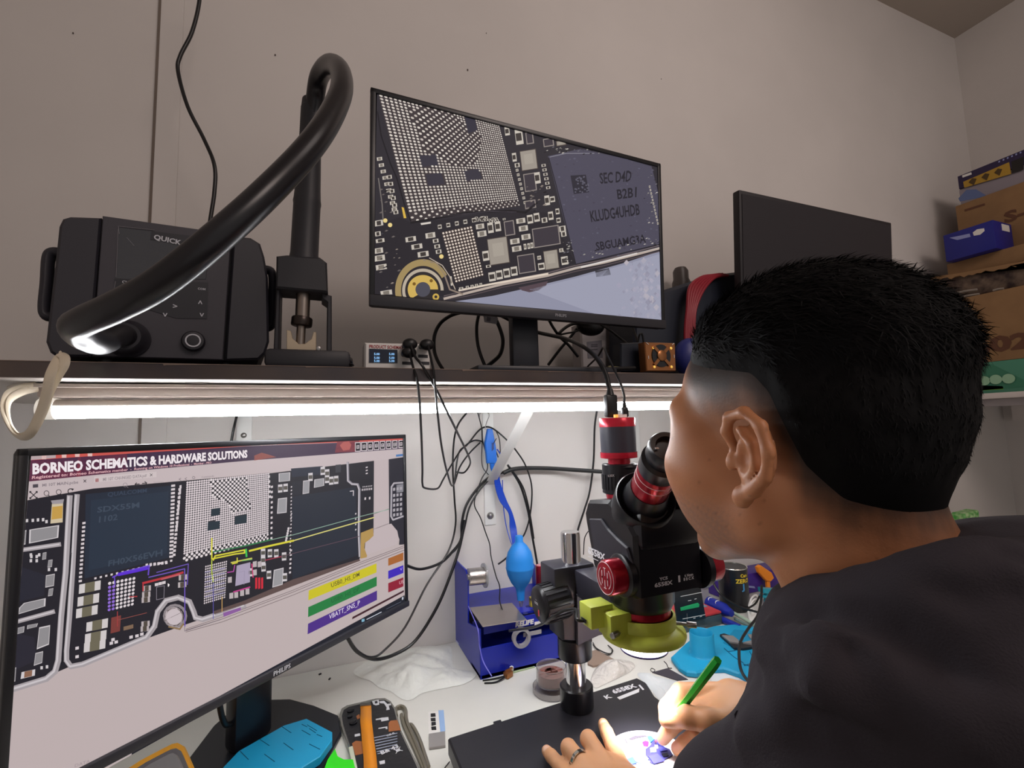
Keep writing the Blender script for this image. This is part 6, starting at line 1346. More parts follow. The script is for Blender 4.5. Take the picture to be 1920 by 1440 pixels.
# speaker mesh, blue torch, probes
b = MB(M('ribbed_grey', '#8d8c90', .5)); f_ = FY(.99); b.prism(PXZ(.96, 1312, 1082, 1322, 1078, 1331, 1086, 1333, 1102, 1313, 1104), FY(.96), -.02, 0, bev=.004)
for k in range(5): b.prism(PXZ(.96, 1314, 1084+k*4, 1331, 1083.4+k*4, 1331, 1084.6+k*4, 1314, 1085.2+k*4), FY(.96), 0, .0012)
b.prism([(x, z) for x, z in PXZ(.96, 1316, 1102, 1330, 1102)]+[(PXZ(.96, 1330, 1102)[0][0], TOPZ+.0005), (PXZ(.96, 1316, 1102)[0][0], TOPZ+.0005)], FY(.96), -.015, -.003)
solo(b, 'buzzer', 'grey ribbed round-topped buzzer left of the black can', 'buzzer', at(1322, 1100, Y=.96))
BT = M('torch_blue', '#1a2a92', .3)
t = thing('blue_torch', 'dark blue cylindrical tool with white ring buttons in front of the can', 'torch', P3(1345, 1145, TOPZ)); a, c = P3(1318, 1125, TOPZ+.024), P3(1372, 1150, TOPZ+.024); ax = c-a; L = ax.length
b = MB(BT); b.lathe(a, ax, [(0, 0), (.013, 0), (.0155, .004), (.0155, L*.75), (.012, L*.85), (.008, L), (0, L)], 28); b.build('tube', t)
b = MB(WHP); X_, Y_ = perp(ax); u_ = V(0, 0, 1); 
for k in (.25, .5): b.lathe(a+ax*k+V(-.004, -.010, .0115), (-.3, -.5, 1), [(.0055, 0), (.0075, 0), (.0075, .001), (.0055, .001), (.0055, 0)], 20, caps=False)
b.build('button_ring', t)
b = MB(M('torch_blue')); b.tube([P3(1355, 1162, TOPZ+.008), P3(1388, 1176, TOPZ+.008)], [.0075, .006]); solo(b, 'screwdriver_handle', 'short blue handle lying behind the blue silicone mat', 'screwdriver', P3(1370, 1168, TOPZ))
def rod(name, lab, cat, pts, r, mat, tipmat=None, Z=TOPZ):
    t = thing(name, lab, cat, P3(pts[0][0], pts[0][1], TOPZ)); V_ = [P3(u, v, Z+h_) for u, v, h_ in pts]; b = MB(mat); b.tube(V_, r, seg=10); b.build('shaft', t)
    if tipmat: b = MB(tipmat); a = V_[0]; d_ = (V_[0]-V_[1]).normalized(); b.cyl(a, a+d_*.02, (r if not hasattr(r, '__len__') else r[0])*.5, .0006); b.build('tip', t)
rod('test_probe', 'pale green test probe resting right of the blue torch', 'probe', [(1372, 1148, .012), (1384, 1154, .011), (1432, 1182, .008)], .0042, M('pale_green_grip', '#a4b8a4', .4), M('brass_dot2', '#c8a878', .3, .6))
rod('tweezers', 'grey-green tweezers lying behind the silicone mat', 'tweezers', [(1378, 1160, .006), (1410, 1176, .006), (1438, 1192, .006)], .0035, M('grey_green', '#6f8580', .4))
b = MB(WHP)
for u, v in ((1412, 1146), (1431, 1165), (1433, 1174), (1424, 1152)): b.ball(P3(u, v, TOPZ+.012), (.006, .0045, .006))
for s_ in range(3): b.tube([P3(1404+s_*2, 1137+s_*7, TOPZ+.016), P3(1409, 1122+s_*8, TOPZ+.034), P3(1418, 1116+s_*7, TOPZ+.034), P3(1424, 1128+s_*5, TOPZ+.018)], .0022, seg=8)
slab(b, TOPZ+.01, (TOPZ+.0005, TOPZ+.010), (1400, 1146, 1424, 1122, 1440, 1150, 1440, 1180, 1405, 1165), bev=.002)
solo(b, 'white_cable', 'tangled white cable right of the black can', 'cable', P3(1410, 1145, TOPZ))
# purple box with orange piece
b = MB(M('violet_card', '#3a1c80', .4)); q0 = at(1334, 1062, Y=1.05); q1 = at(1448, 1062, Y=1.05); b.box(((q0.x+q1.x)/2, 1.045, TOPZ+(q0.z-TOPZ)/2-.012), (q1.x-q0.x, .06, q0.z-TOPZ-.026), bev=.002); b.prism(PXZ(1.0, 1404, 1100, 1422, 1102, 1424, 1106, 1406, 1104), FY(1.014), 0, .0006, mat=M('pale_print'))
solo(b, 'violet_box', 'dark violet carton behind the black can', 'box', V(q0.x+.05, 1.045, TOPZ))
b = MB(M('orange_plastic', '#e8861c', .4)); b.prism(PXZ(.995, 1421, 1064, 1427, 1060, 1448, 1074, 1452, 1084, 1446, 1091, 1438, 1090, 1424, 1074), FY(.995), -.012, 0, bev=.002)
b.prism([PXZ(.995, 1440, 1088)[0], PXZ(.995, 1446, 1088)[0], (PXZ(.995, 1446, 1088)[0][0], TOPZ+.0005), (PXZ(.995, 1440, 1088)[0][0], TOPZ+.0005)], FY(.995), -.01, -.004)
solo(b, 'orange_clamp', 'orange plastic clamp in front of the violet carton', 'clamp', at(1436, 1076, Y=.995))
t = thing('teal_clamp', 'teal plastic clamp standing right of the black can', 'clamp', P3(1450, 1150, TOPZ)); Yt = .93; TE = M('teal_plastic', '#1f92a8', .35)
b = MB(TE); b.prism(PXZ(Yt, 1432, 1104, 1466, 1106, 1467, 1116, 1433, 1113), FY(Yt), -.02, 0, bev=.002); b.prism(PXZ(Yt, 1434, 1117, 1462, 1119, 1460, 1126, 1442, 1124, 1434, 1122), FY(Yt), -.018, -.002, bev=.002); b.build('jaw', t)
b = MB(TE); q = PXZ(Yt, 1440, 1112, 1458, 1112, 1457, 1150, 1442, 1150); q[2] = (q[2][0], TOPZ+.0005); q[3] = (q[3][0], TOPZ+.0005); b.prism(q, FY(Yt), -.015, -.004, bev=.002); b.build('post', t)
# ------------------------------------------------------------ cables
def cable(name, label, cat, pts, r, mat=BRUB, group=None, extra=()):
    b = MB(mat); b.tube([at(u, v, Y=y) for u, v, y in pts], r, seg=8)
    for e, rr_ in extra: b.tube([at(u, v, Y=y) for u, v, y in e], rr_, seg=8)
    u, v, y = pts[len(pts)//2]; return solo(b, name, label, cat, at(u, v, Y=y), group)
W1 = 1.075
def usb(label, px, py, pts, r=.0019):
    t = thing('usb_cable', label, 'cable', at(px, py, Y=.685)); a = at(px, py, Y=.699)
    b = MB(BRUB); b.box((a.x, .690, a.z), (.0165, .022, .009), bev=.003); b.ball((a.x, .676, a.z-.001), (.011, .008, .0085)); b.build('plug', t)
    b = MB(BRUB); b.tube([V(a.x, .672, a.z-.001)]+[at(u, v, Y=y) for u, v, y in pts], r, seg=8); b.build('lead', t)
usb('black cable from the hub\'s lower left plug, hanging in the leftmost square loop', 762, 664, [(775, 690, .655), (782, 712, .645), (787, 757, .66), (790.5, 828, .74), (792, 880, .82), (792, 906, .86), (797, 915, .88), (820, 916, .93), (831, 899, .96), (845, 874, 1.0), (866, 842, 1.04), (888, 826, 1.07), (905, 828, W1)])
usb('black cable from the hub\'s right-hand plug, hanging nearly straight down', 795, 650, [(808, 672, .655), (813, 697, .645), (817, 739, .66), (820.6, 775, .70), (827.7, 835, .78), (838, 884, .88), (849, 911, .97), (862, 876, 1.03), (880, 850, 1.05), (900, 830, 1.07)])
usb('black cable from the hub\'s upper left plug, ending in a long loop', 764, 649, [(778, 668, .66), (792, 686, .645), (817, 729, .66), (838, 771, .685), (859, 814, .77), (879, 856, .88), (881, 871, .96), (870, 886, .99), (856, 885, 1.0)])
cable('wall_cable', 'black cable dropping from the shelf and curving down behind the lower monitor', 'cable', [(876, 773, 1.05), (859, 796, 1.06), (851, 828, 1.07), (849, 881, W1), (852, 934, W1), (854, 985, W1), (840, 1035, 1.06), (800, 1097, 1.03), (760, 1175, 1.0), (722, 1218, .98), (700, 1232, .965), (676, 1226, .95), (658, 1205, .93)], .0022)
cable('wall_cable', 'pair of black cables running down-left from the strut into the lower monitor', 'cable', [(946, 885, 1.06), (916, 896, W1), (892, 920, W1), (874, 948, W1), (866, 980, W1), (864, 1012, W1), (847, 1036, 1.06), (825, 1056, 1.05), (790, 1067, 1.03), (764, 1061, 1.0), (740, 1050, .98)], .003, extra=[([(918, 898, 1.07), (897, 922, W1), (880, 952, W1), (872, 985, W1), (866, 1008, W1), (856, 1028, 1.065), (848, 1036, 1.06)], .0022)])
cable('wall_cable', 'black cable sweeping low beside the blue organiser and up under the lower monitor', 'cable', [(872, 975, W1), (862, 1025, 1.07), (845, 1077, 1.06), (820, 1137, 1.05), (780, 1200, 1.04), (740, 1227, 1.02), (702, 1236, .99), (670, 1222, .95), (652, 1196, .92)], .0034)
cable('wall_cable', 'thick black power cord running right along the wall towards the microscope', 'cable', [(944, 887, 1.06), (958, 881, 1.06), (980, 878, 1.06), (1020, 878, 1.06), (1060, 880, 1.06), (1135, 885, 1.03)], .0052)
cable('wall_cable', 'black cable arching over the blue clip and falling right of the strut', 'cable', [(852, 905, 1.07), (860, 850, W1), (876, 834, W1), (895, 810, W1), (908, 801, W1), (921, 802, W1), (937, 813, W1), (956, 831, 1.06), (970, 848, 1.06), (985, 872, 1.055), (996, 906, W1), (997, 938, W1), (992, 975, W1), (982, 1004, W1), (972, 1010, W1)], .0020)
cable('wall_cable', 'doubled black cable hanging from the strut to the blue blower', 'cable', [(952, 872, 1.06), (975, 909, W1), (988, 950, W1), (994, 980, W1), (998, 1005, W1), (1006, 1050, W1), (1012, 1090, W1)], .0027, extra=[([(956, 876, 1.06), (980, 912, W1), (992, 955, W1), (1001, 1010, W1)], .0018)])
cable('thin_cable', 'thin black cable from the wall hook winding down onto the steel tray', 'cable', [(895, 771, 1.06), (903, 802, 1.065), (905, 826, W1), (911, 850, W1), (914, 878, W1), (903, 898, W1), (892, 930, W1), (890, 949, W1), (901, 971, 1.075), (911, 1000, W1), (918, 1020, W1), (921, 1045, 1.07), (930, 1080, 1.04), (937, 1100, 1.02), (937, 1127, .99), (945, 1150, .95), (953, 1166, .92)], .0014)
cable('thin_cable', 'thin black cable loop hanging left of the blue clip', 'cable', [(903, 802, 1.06), (904, 830, 1.07), (903, 860, W1), (906, 878, W1), (916, 890, W1)], .0011)
cable('thin_cable', 'short thin cable curling right of the blue clip', 'cable', [(930, 808, 1.065), (936, 822, 1.065), (938, 845, 1.065), (936, 860, 1.065), (930, 846, 1.065)], .0012)
b = MB(STL); b.tube([at(u, v, Y=1.065) for u, v in [(899, 782), (900, 775), (908, 772), (916, 775), (917, 781)]], .0012, seg=6); b.cyl(at(908, 772, Y=1.062), at(908, 772, Y=D+.002), .002); b.tube([at(u, v, Y=1.065) for u, v in [(917, 781), (912, 793), (909, 806)]], .0010, seg=6)
solo(b, 'wall_hook', 'small wire hook on the wall above the blue clip', 'hook', at(908, 775, Y=1.07))
t = thing('blue_clip', 'bright blue test clip hanging on the wall beside the shelf strut', 'clip', at(920, 835, Y=1.055)); CL = M('clip_blue', '#1765c4', .35)
b = MB(CL); b.prism(PXZ(1.05, 915, 804, 924, 804, 928, 824, 931, 842, 933, 869, 914, 869, 910, 831), FY(1.05), -.012, 0, bev=.002); b.build('body', t)
b = MB(CL); b.prism(PXZ(1.05, 920, 869, 928, 869, 927, 878, 923, 884, 921, 878), FY(1.05), -.009, -.002, bev=.001); b.build('tip', t)
b = MB(M('clip_slot', '#0e2f6c', .4)); b.prism(PXZ(1.05, 922, 830, 926, 832, 926, 842, 922, 846), FY(1.05), 0, .0006); b.build('slot', t)
b = MB(BLK); b.tube([at(925, 832, Y=1.045), at(931, 822, Y=1.04)], .001, seg=6); b.build('spring', t)
b = MB(M('lead_blue', '#123fae', .35))
for k in range(6):
    o = (k-2.5)*2.0; b.tube([at(930+o*.4, 870, Y=1.06), at(933+o*.9, 906, Y=1.07), at(943+o*1.1, 938, Y=1.07), at(957+o*.5, 962, Y=1.068), at(962+o*1.0, 990, Y=1.065), at(965+o*.8, 1015, Y=1.05), at(968+o*.4, 1040, Y=1.03)], .0019, seg=8)
b.tube([at(932, 842, Y=1.06), at(940, 856, Y=1.06), at(934, 868, Y=1.06)], .0016, seg=8); b.tube([at(942, 900, Y=1.07), at(944, 950, Y=1.075), at(950, 990, Y=1.07), at(960, 1022, Y=1.05)], .0012, seg=8)
solo(b, 'blue_test_lead', 'bundle of blue test leads hanging from the strut to the blower', 'cable', at(957, 962, Y=1.07))
cable('wall_cable', 'black cable hanging vertically left of the microscope camera', 'cable', [(1121, 760, 1.05), (1115, 800, 1.06), (1113, 863, W1), (1106, 920, W1), (1096, 955, W1), (1084, 992, W1), (1076, 1030, W1)], .0026)
cable('thin_cable', 'thin black cable dropping behind the pillar\'s right side', 'cable', [(1103, 996, 1.06), (1096, 1010, 1.06), (1094, 1040, 1.06)], .0013)
cable('wall_cable', 'short black cable above the lower monitor under the tube light', 'cable', [(444, 780, 1.06), (440, 796, W1), (436, 815, W1), (430, 850, W1)], .0024)
cable('thin_cable', 'frayed cable end poking from left of the blue blower', 'cable', [(934, 1058, 1.03), (945, 1050, 1.03), (957, 1040, 1.02), (966, 1036, 1.01)], .0020)
# behind the upper monitor
B_ = .86
for nm, lab, pts, r in [
 ('monitor_cable', 'big black cable loop left of the upper monitor stand', [(867, 585, .80), (845, 592, .82), (826, 606, .84), (815, 628, .85), (814, 655, .85), (820, 675, .84), (830, 692, .83)], .0034),
 ('monitor_cable', 'left of two black cables hanging with the white tag', [(899, 585, B_), (894, 610, B_), (895, 640, B_), (901, 665, B_), (912, 692, B_)], .0034),
 ('monitor_cable', 'right of two black cables hanging with the white tag', [(928, 595, B_), (938, 618, B_), (943, 640, B_), (938, 664, B_), (922, 680, B_), (905, 692, B_)], .0040),
 ('monitor_cable', 'short black cable just left of the monitor neck', [(938, 592, .84), (950, 598, .84), (965, 606, .84)], .0028),
 ('monitor_cable', 'black cable slanting down-right behind the monitor stand', [(1027, 595, .88), (1036, 612, .89), (1050, 632, .89), (1066, 647, .9), (1084, 669, .9)], .0032),
 ('monitor_cable', 'black cable slanting down-left behind the monitor stand', [(1090, 606, .92), (1082, 616, .92), (1068, 634, .92), (1050, 655, .92), (1028, 684, .92)], .0034),
 ('monitor_cable', 'upper black cable reaching right to the rolled bundle', [(1047, 626, .87), (1058, 616, .88), (1072, 608, .89), (1090, 606, .9)], .0036),
 ('monitor_cable', 'lower thin cable reaching right to the rolled bundle', [(1048, 628, .87), (1062, 625, .88), (1078, 622, .89), (1092, 616, .9)], .0022),
 ('monitor_cable', 'black cable arcing over the white adapter to the navy box', [(1126, 608, .85), (1142, 618, .85), (1160, 632, .84), (1176, 645, .82), (1186, 660, .80), (1184, 676, .78)], .0028),
 ('monitor_cable', 'thick black cable lying along the shelf right of the stand', [(975, 688, .70), (1020, 690, .69), (1060, 692, .69), (1100, 692, .69), (1140, 692, .70), (1190, 690, .71)], .0036),
 ('monitor_cable', 'black cable dropping beside the navy box top', [(1186, 612, .80), (1190, 625, .79), (1196, 640, .775)], .0028),
 ('monitor_cable', 'small black cable hoop on top of the navy box', [(1196, 642, .76), (1199, 628, .76), (1204, 627, .76), (1207, 642, .76)], .0020)]:
    cable(nm, lab, 'cable', pts, r, group='cables behind the upper monitor')
b = MB(M('tag_white', '#a9a7ac', .5)); b.prism(PXZ(.845, 906, 590, 934, 596, 931, 608, 908, 604), FY(.845), 0, .0006); b.prism(PXZ(.845, 913, 594, 920, 595.5, 919, 603, 912, 602), FY(.845), .0006, .001, mat=M('label_grey'))
solo(b, 'cable_tag', 'white paper tag on the cables left of the monitor stand', 'tag', at(920, 598, Y=.845))
# right-hand cables near the blue mat
cable('iron_cable', 'black cable curving over the blue silicone mat', 'cable', [(1428, 1098, .86), (1427, 1125, .83), (1420, 1155, .79), (1402, 1180, .76), (1388, 1205, .73), (1386, 1235, .71), (1392, 1262, .69), (1412, 1288, .67)], .0028)
cable('iron_cable', 'black cable crossing in front of the black tin can', 'cable', [(1333, 1078, .90), (1340, 1098, .88), (1355, 1118, .86), (1380, 1134, .85), (1400, 1142, .84), (1425, 1150, .82), (1445, 1168, .78)], .0026, extra=[([(1400, 1142, .84), (1416, 1132, .85), (1424, 1118, .86)], .0022)])
# ------------------------------------------------------------ the person: implicit surfaces meshed by surface nets
class SDF:
    def __init__(s): s.p = []
    def ell(s, c, r, k=.01, ax=None, sub=False):
        r = np.array(r, float); s.p.append(('e', np.array(c, float), r, k, np.eye(3) if ax is None else np.array(ax, float), sub, r.max()))
    def cap(s, a, b, ra, rb=None, k=.01, sub=False):
        rb = ra if rb is None else rb; s.p.append(('c', np.array(a, float), np.array(b, float), k, (ra, rb), sub, max(ra, rb)))
    def chain(s, pts, rs, k=.01, sub=False):
        for i in range(len(pts)-1):
            r0 = rs[i] if hasattr(rs, '__len__') else rs; r1 = rs[i+1] if hasattr(rs, '__len__') else rs; s.cap(pts[i], pts[i+1], r0, r1, k, sub)
    def dist(s, p, P):
        if p[0] == 'e':
            q = (P-p[1]) @ p[4].T; k0 = np.sqrt(((q/p[2])**2).sum(1)); k1 = np.sqrt(((q/(p[2]**2))**2).sum(1)); return k0*(k0-1)/np.maximum(k1, 1e-9)
        a, b = p[1], p[2]; ab = b-a; t = np.clip(((P-a) @ ab)/max(ab @ ab, 1e-12), 0, 1)
        d = P-a-t[:, None]*ab; return np.sqrt((d*d).sum(1))-(p[4][0]+(p[4][1]-p[4][0])*t)
    def low(s, p, c):
        if p[0] == 'e': return np.linalg.norm(c-p[1])-p[6]
        a, b = p[1], p[2]; ab = b-a; t = min(1, max(0, ((c-a) @ ab)/max(ab @ ab, 1e-12))); return np.linalg.norm(c-a-t*ab)-p[6]
    def ev(s, P, prims=None):
        D = np.full(len(P), .3)
        for p in (s.p if prims is None else prims):
            d = s.dist(p, P); k = p[3]
            if p[5]: h = np.clip(.5-.5*(D+d)/k, 0, 1); D = D+(-d-D)*h+k*h*(1-h)
            else: h = np.clip(.5+.5*(d-D)/k, 0, 1); D = d*(1-h)+D*h-k*h*(1-h)
        return D
def surface(sdf, lo, hi, st, post=None, B=14):
    lo = np.array(lo); n = np.ceil((np.array(hi)-lo)/st).astype(int)+1
    G = np.full(n, .05, np.float32); rad = st*B*math.sqrt(3)/2
    for bi in range(0, n[0], B):
        for bj in range(0, n[1], B):
            for bk in range(0, n[2], B):
                c = lo+st*(np.array([bi, bj, bk])+B/2); act = [p for p in sdf.p if sdf.low(p, c) < rad+.05]
                if not act: continue
                if abs(float(sdf.ev(c[None], act)[0])) > rad*1.15+.015: 
                    if sdf.ev(c[None], act)[0] < 0: G[bi:bi+B, bj:bj+B, bk:bk+B] = -.05
                    continue
                I = np.arange(bi, min(bi+B, n[0])); J = np.arange(bj, min(bj+B, n[1])); K = np.arange(bk, min(bk+B, n[2]))
                X = np.stack(np.meshgrid(I, J, K, indexing='ij'), -1).reshape(-1, 3)*st+lo
                d = sdf.ev(X, act)
                if post is not None: d = post(X, d)
                G[bi:bi+B, bj:bj+B, bk:bk+B] = d.reshape(len(I), len(J), len(K))
    S = G < 0
    for ax_ in range(3):
        sl = [slice(None)]*3; sl[ax_] = 0; S[tuple(sl)] = False; sl[ax_] = -1; S[tuple(sl)] = False
    G = np.where(S, np.minimum(G, -1e-6), np.maximum(G, 1e-6))
    m = tuple(k-1 for k in n); cnt = np.zeros(m, np.uint8)
    cor = [(i, j, k) for i in (0, 1) for j in (0, 1) for k in (0, 1)]
    for i, j, k in cor: cnt += S[i:i+m[0], j:j+m[1], k:k+m[2]]
    act = np.argwhere((cnt > 0) & (cnt < 8)); idx = -np.ones(m, np.int32); idx[tuple(act.T)] = np.arange(len(act))
    acc = np.zeros((len(act), 3)); num = np.zeros(len(act))
    for a in cor:
        for ax_ in range(3):
            if a[ax_]: continue
            b = list(a); b[ax_] = 1
            ga = G[act[:, 0]+a[0], act[:, 1]+a[1], act[:, 2]+a[2]]; gb = G[act[:, 0]+b[0], act[:, 1]+b[1], act[:, 2]+b[2]]
            c = (ga < 0) != (gb < 0); t = np.where(c, ga/np.where(c, ga-gb, 1), 0)
            pos = np.repeat(np.array(a, float)[None], len(act), 0); pos[:, ax_] += t
            acc += pos*c[:, None]; num += c
    V_ = lo+st*(act+acc/num[:, None]); F_ = []
    for ax_ in range(3):
        u, v = (ax_+1) % 3, (ax_+2) % 3
        sa = [slice(None)]*3; sb = [slice(None)]*3; sa[ax_] = slice(0, -1); sb[ax_] = slice(1, None)
        A = S[tuple(sa)]; Bq = S[tuple(sb)]
        for flip, msk in ((False, A & ~Bq), (True, ~A & Bq)):
            E_ = np.argwhere(msk); E_ = E_[(E_[:, u] > 0) & (E_[:, v] > 0) & (E_[:, u] < m[u]) & (E_[:, v] < m[v])]
            q = []
            for du, dv in ((-1, -1), (0, -1), (0, 0), (-1, 0)):
                e = E_.copy(); e[:, u] += du; e[:, v] += dv; q.append(idx[tuple(e.T)])
            q = np.stack(q, 1); F_.append(q[:, ::-1] if flip else q)
    return V_, np.concatenate(F_)
def normals(V_, F_):
    fn = np.cross(V_[F_[:, 2]]-V_[F_[:, 0]], V_[F_[:, 3]]-V_[F_[:, 1]]); N = np.zeros_like(V_)
    for k in range(4): np.add.at(N, F_[:, k], fn)
    return N/np.maximum(np.linalg.norm(N, axis=1), 1e-12)[:, None]
def relax(V_, F_, it=2, w_=.5):
    E_ = np.concatenate([F_[:, [i, (i+1) % 4]] for i in range(4)]); n = len(V_)
    for _ in range(it):
        A = np.zeros_like(V_); c = np.zeros(n); np.add.at(A, E_[:, 0], V_[E_[:, 1]]); np.add.at(c, E_[:, 0], 1); V_ = V_*(1-w_)+w_*A/np.maximum(c, 1)[:, None]
    return V_
def npmesh(name, V_, F_, mat, parent, col=None):
    o = np.array(parent.location) if parent is not None else 0
    me = bpy.data.meshes.new(name); me.vertices.add(len(V_)); me.vertices.foreach_set('co', (V_-o).astype(np.float32).ravel())
    me.loops.add(F_.size); me.loops.foreach_set('vertex_index', F_.astype(np.int32).ravel()); me.polygons.add(len(F_)); me.polygons.foreach_set('loop_start', np.arange(0, F_.size, F_.shape[1], dtype=np.int32))
    me.update(calc_edges=True); me.validate(); me.polygons.foreach_set('use_smooth', [True]*len(me.polygons)); me.materials.append(mat)
    if col is not None:
        ca = me.color_attributes.new('Col', 'FLOAT_COLOR', 'POINT'); ca.data.foreach_set('color', np.concatenate([col, np.ones((len(col), 1))], 1).astype(np.float32).ravel())
    ob = bpy.data.objects.new(name, me); C.objects.link(ob); ob.parent = parent; return ob
sst = lambda a, b, x: (lambda t: t*t*(3-2*t))(np.clip((x-a)/(b-a), 0, 1))
def wob(P, f, seed=0):
    r = np.random.RandomState(seed); o = np.zeros(len(P))
    for i in range(5):
        d = r.normal(size=3); d /= np.linalg.norm(d); o += np.sin(P @ d*f*(1+.5*i)+r.uniform(0, 6.28))/(1+.4*i)
    return o/3

# head frame
HS = 1.10; psi, th = math.radians(-13), math.radians(-6)
Rv = np.array([math.cos(psi), -math.sin(psi), 0]); Fv = np.array([math.sin(psi)*math.cos(th), math.cos(psi)*math.cos(th), -math.sin(th)]); Uv = np.cross(Rv, Fv)
EARC = np.array(at(1393, 856, d=.37)); HO = EARC+Rv*.0815*HS
HM = np.stack([Rv, Fv, Uv])
def h(x, y, z): return HO+HS*(Rv*x+Fv*y+Uv*z)
def a3(px, py, **k): return np.array(at(px, py, **k))
body = SDF()
def he(x, y, z, rx, ry, rz, k=.012, sub=False): body.ell(h(x, y, z), (rx*HS, ry*HS, rz*HS), k, HM, sub)
def hc(a, b, ra, rb=None, k=.012, sub=False): body.cap(h(*a), h(*b), ra*HS, (ra if rb is None else rb)*HS, k, sub)
NB = a3(1695, 1200, d=.37)
he(0, -.010, .052, .076, .086, .084); he(0, -.032, .030, .069, .060, .072, .02); he(0, .035, .046, .063, .060, .062, .02)
he(0, .046, -.010, .054, .048, .062, .02); he(0, .040, -.055, .041, .036, .040, .02)
body.cap(h(0, -.025, -.03), NB, .061*HS, .062*HS, .03)
for s_ in (-1, 1):
    hc((s_*.050, .0, -.050), (s_*.018, .056, -.086), .018, .016, .02)
    he(s_*.044, .036, -.034, .022, .046, .044, .02); he(s_*.048, .056, -.016, .018, .030, .022, .024)
    hc((s_*.045, .078, .030), (s_*.014, .092, .027), .0105, .010, .016)
    he(s_*.050, .060, .012, .014, .020, .018, .016); he(s_*.032, .100, .008, .015, .013, .008, .008, True); he(s_*.031, .0805, .010, .0142, .0142, .0142, .004)
    he(s_*.012, .104, -.030, .008, .009, .007, .005)
hc((0, .090, .024), (0, .112, -.020), .007, .010, .008); he(0, .115, -.026, .0105, .010, .009, .006)
hc((-.016, .071, -.052), (.016, .071, -.052), .007, .007, .006); hc((-.012, .067, -.064), (.012, .067, -.064), .0070, None, .006); hc((-.020, .0800, -.0575), (.020, .0800, -.0575), .0025, None, .004, True)
he(0, .062, -.090, .018, .014, .014, .016)
for s_ in (-1, 1):
    E_ = lambda x, y, z: (s_*x, y, z)
    he(s_*.083, -.010, .001, .0045, .015, .025, .004)
    P_ = [E_(.0775, .008, .004), E_(.082, .013, .017), E_(.087, .008, .028), E_(.0925, -.006, .0325), E_(.097, -.020, .024), E_(.098, -.026, .008), E_(.094, -.022, -.010), E_(.087, -.011, -.022), E_(.082, -.002, -.027)]
    body.chain([h(*p) for p in P_], [.0036*HS, .0040*HS, .0042*HS, .0044*HS, .0044*HS, .0042*HS, .0042*HS, .0052*HS, .0055*HS], .003)
    body.chain([h(*E_(.087, .0, .020)), h(*E_(.091, -.011, .010)), h(*E_(.0905, -.014, -.003)), h(*E_(.086, -.006, -.015))], .0034*HS, .003)
    he(s_*.083, -.001, -.029, .0055, .0075, .0085, .004); he(s_*.079, .009, -.005, .0055, .005, .0075, .004)
    he(s_*.091, -.002, -.001, .0085, .0075, .011, .003, True); he(s_*.093, -.010, .0215, .0045, .009, .0055, .003, True); he(s_*.094, -.0195, .004, .0035, .0035, .012, .003, True)
# torso core and arms
CH = NB+np.array([.03, -.10, -.18]); PV = np.array([.45, -.16, .56]); SL = a3(1650, 1440, d=.31); SR = NB+np.array([.17, .0, -.05])
EL = a3(1340, 1700, d=.41); WL = a3(1225, 1545, Z=.83); ER = np.array([.66, .30, .84]); WR = a3(1455, 1350, Z=.85)
body.chain([NB, CH, PV], [.06, .085, .10], .03); body.cap(NB, SL, .05, .045, .03); body.cap(NB, SR, .05, .045, .03)
body.chain([SL, EL], [.045, .038], .02); body.chain([EL, WL], [.037, .027], .02); body.chain([SR, ER], [.045, .04], .02); body.chain([ER, WR], [.040, .027], .02)
def z3(*a): return a3(a[0], a[1], Z=a[2])
def finger(pts, r=(.0100, .0098, .0090, .0078), k=.0025): body.chain([z3(*p) for p in pts], r, k)
# left hand, flat on the base plate
body.ell((z3(1165, 1470, .818)+z3(1120, 1462, .820))/2, (.040, .048, .014), .014, np.stack([Rv, Fv, Uv]))
body.cap(WL, z3(1180, 1480, .820), .025, .018, .02); body.cap(WL, z3(1120, 1500, .820), .024, .016, .02)
finger([(1172, 1450, .819), (1150, 1402, .812), (1138, 1374, .804), (1131, 1358, .7955)])
finger([(1146, 1452, .824), (1103, 1386, .829), (1112, 1404, .806), (1122, 1416, .796)], (.0108, .0104, .0092, .0080))
finger([(1118, 1462, .823), (1066, 1402, .825), (1076, 1424, .805), (1088, 1434, .796)], (.0104, .0100, .0090, .0080))
finger([(1092, 1482, .818), (1052, 1438, .811), (1034, 1418, .801), (1025, 1408, .7955)], (.0094, .0088, .0082, .0072))
finger([(1200, 1510, .812), (1204, 1478, .800), (1196, 1452, .7965)], (.013, .0115, .0095))
# right hand, gripping the knife like a pen
WR2 = z3(1452, 1345, .855)
body.ell((z3(1362, 1318, .862)+z3(1400, 1335, .862))/2, (.046, .030, .021), .014, np.stack([(WR2-z3(1340, 1300, .88))/np.linalg.norm(WR2-z3(1340, 1300, .88)), np.cross([0, 0, 1], (WR2-z3(1340, 1300, .88))/np.linalg.norm(WR2-z3(1340, 1300, .88))), [0, 0, 1]]))
body.cap(WR2, z3(1370, 1300, .870), .026, .015, .02); body.cap(WR2, z3(1375, 1355, .860), .026, .017, .02)
finger([(1344, 1298, .872), (1276, 1298, .868), (1250, 1328, .856), (1248, 1350, .848)], (.0125, .0118, .0105, .0088))
finger([(1382, 1362, .858), (1330, 1352, .862), (1290, 1344, .860), (1266, 1350, .850)], (.0165, .0140, .0125, .0100), .006)
finger([(1350, 1316, .868), (1284, 1340, .852), (1256, 1366, .830), (1243, 1384, .812)], (.0120, .0110, .0098, .0086))
finger([(1362, 1340, .850), (1308, 1376, .828), (1284, 1394, .812), (1270, 1404, .800)], (.0115, .0105, .0095, .0085))
finger([(1375, 1362, .835), (1325, 1402, .812), (1304, 1418, .803), (1288, 1426, .797)], (.0105, .0095, .0088, .0078))
HAND = [np.minimum(WL, WR)-.02]
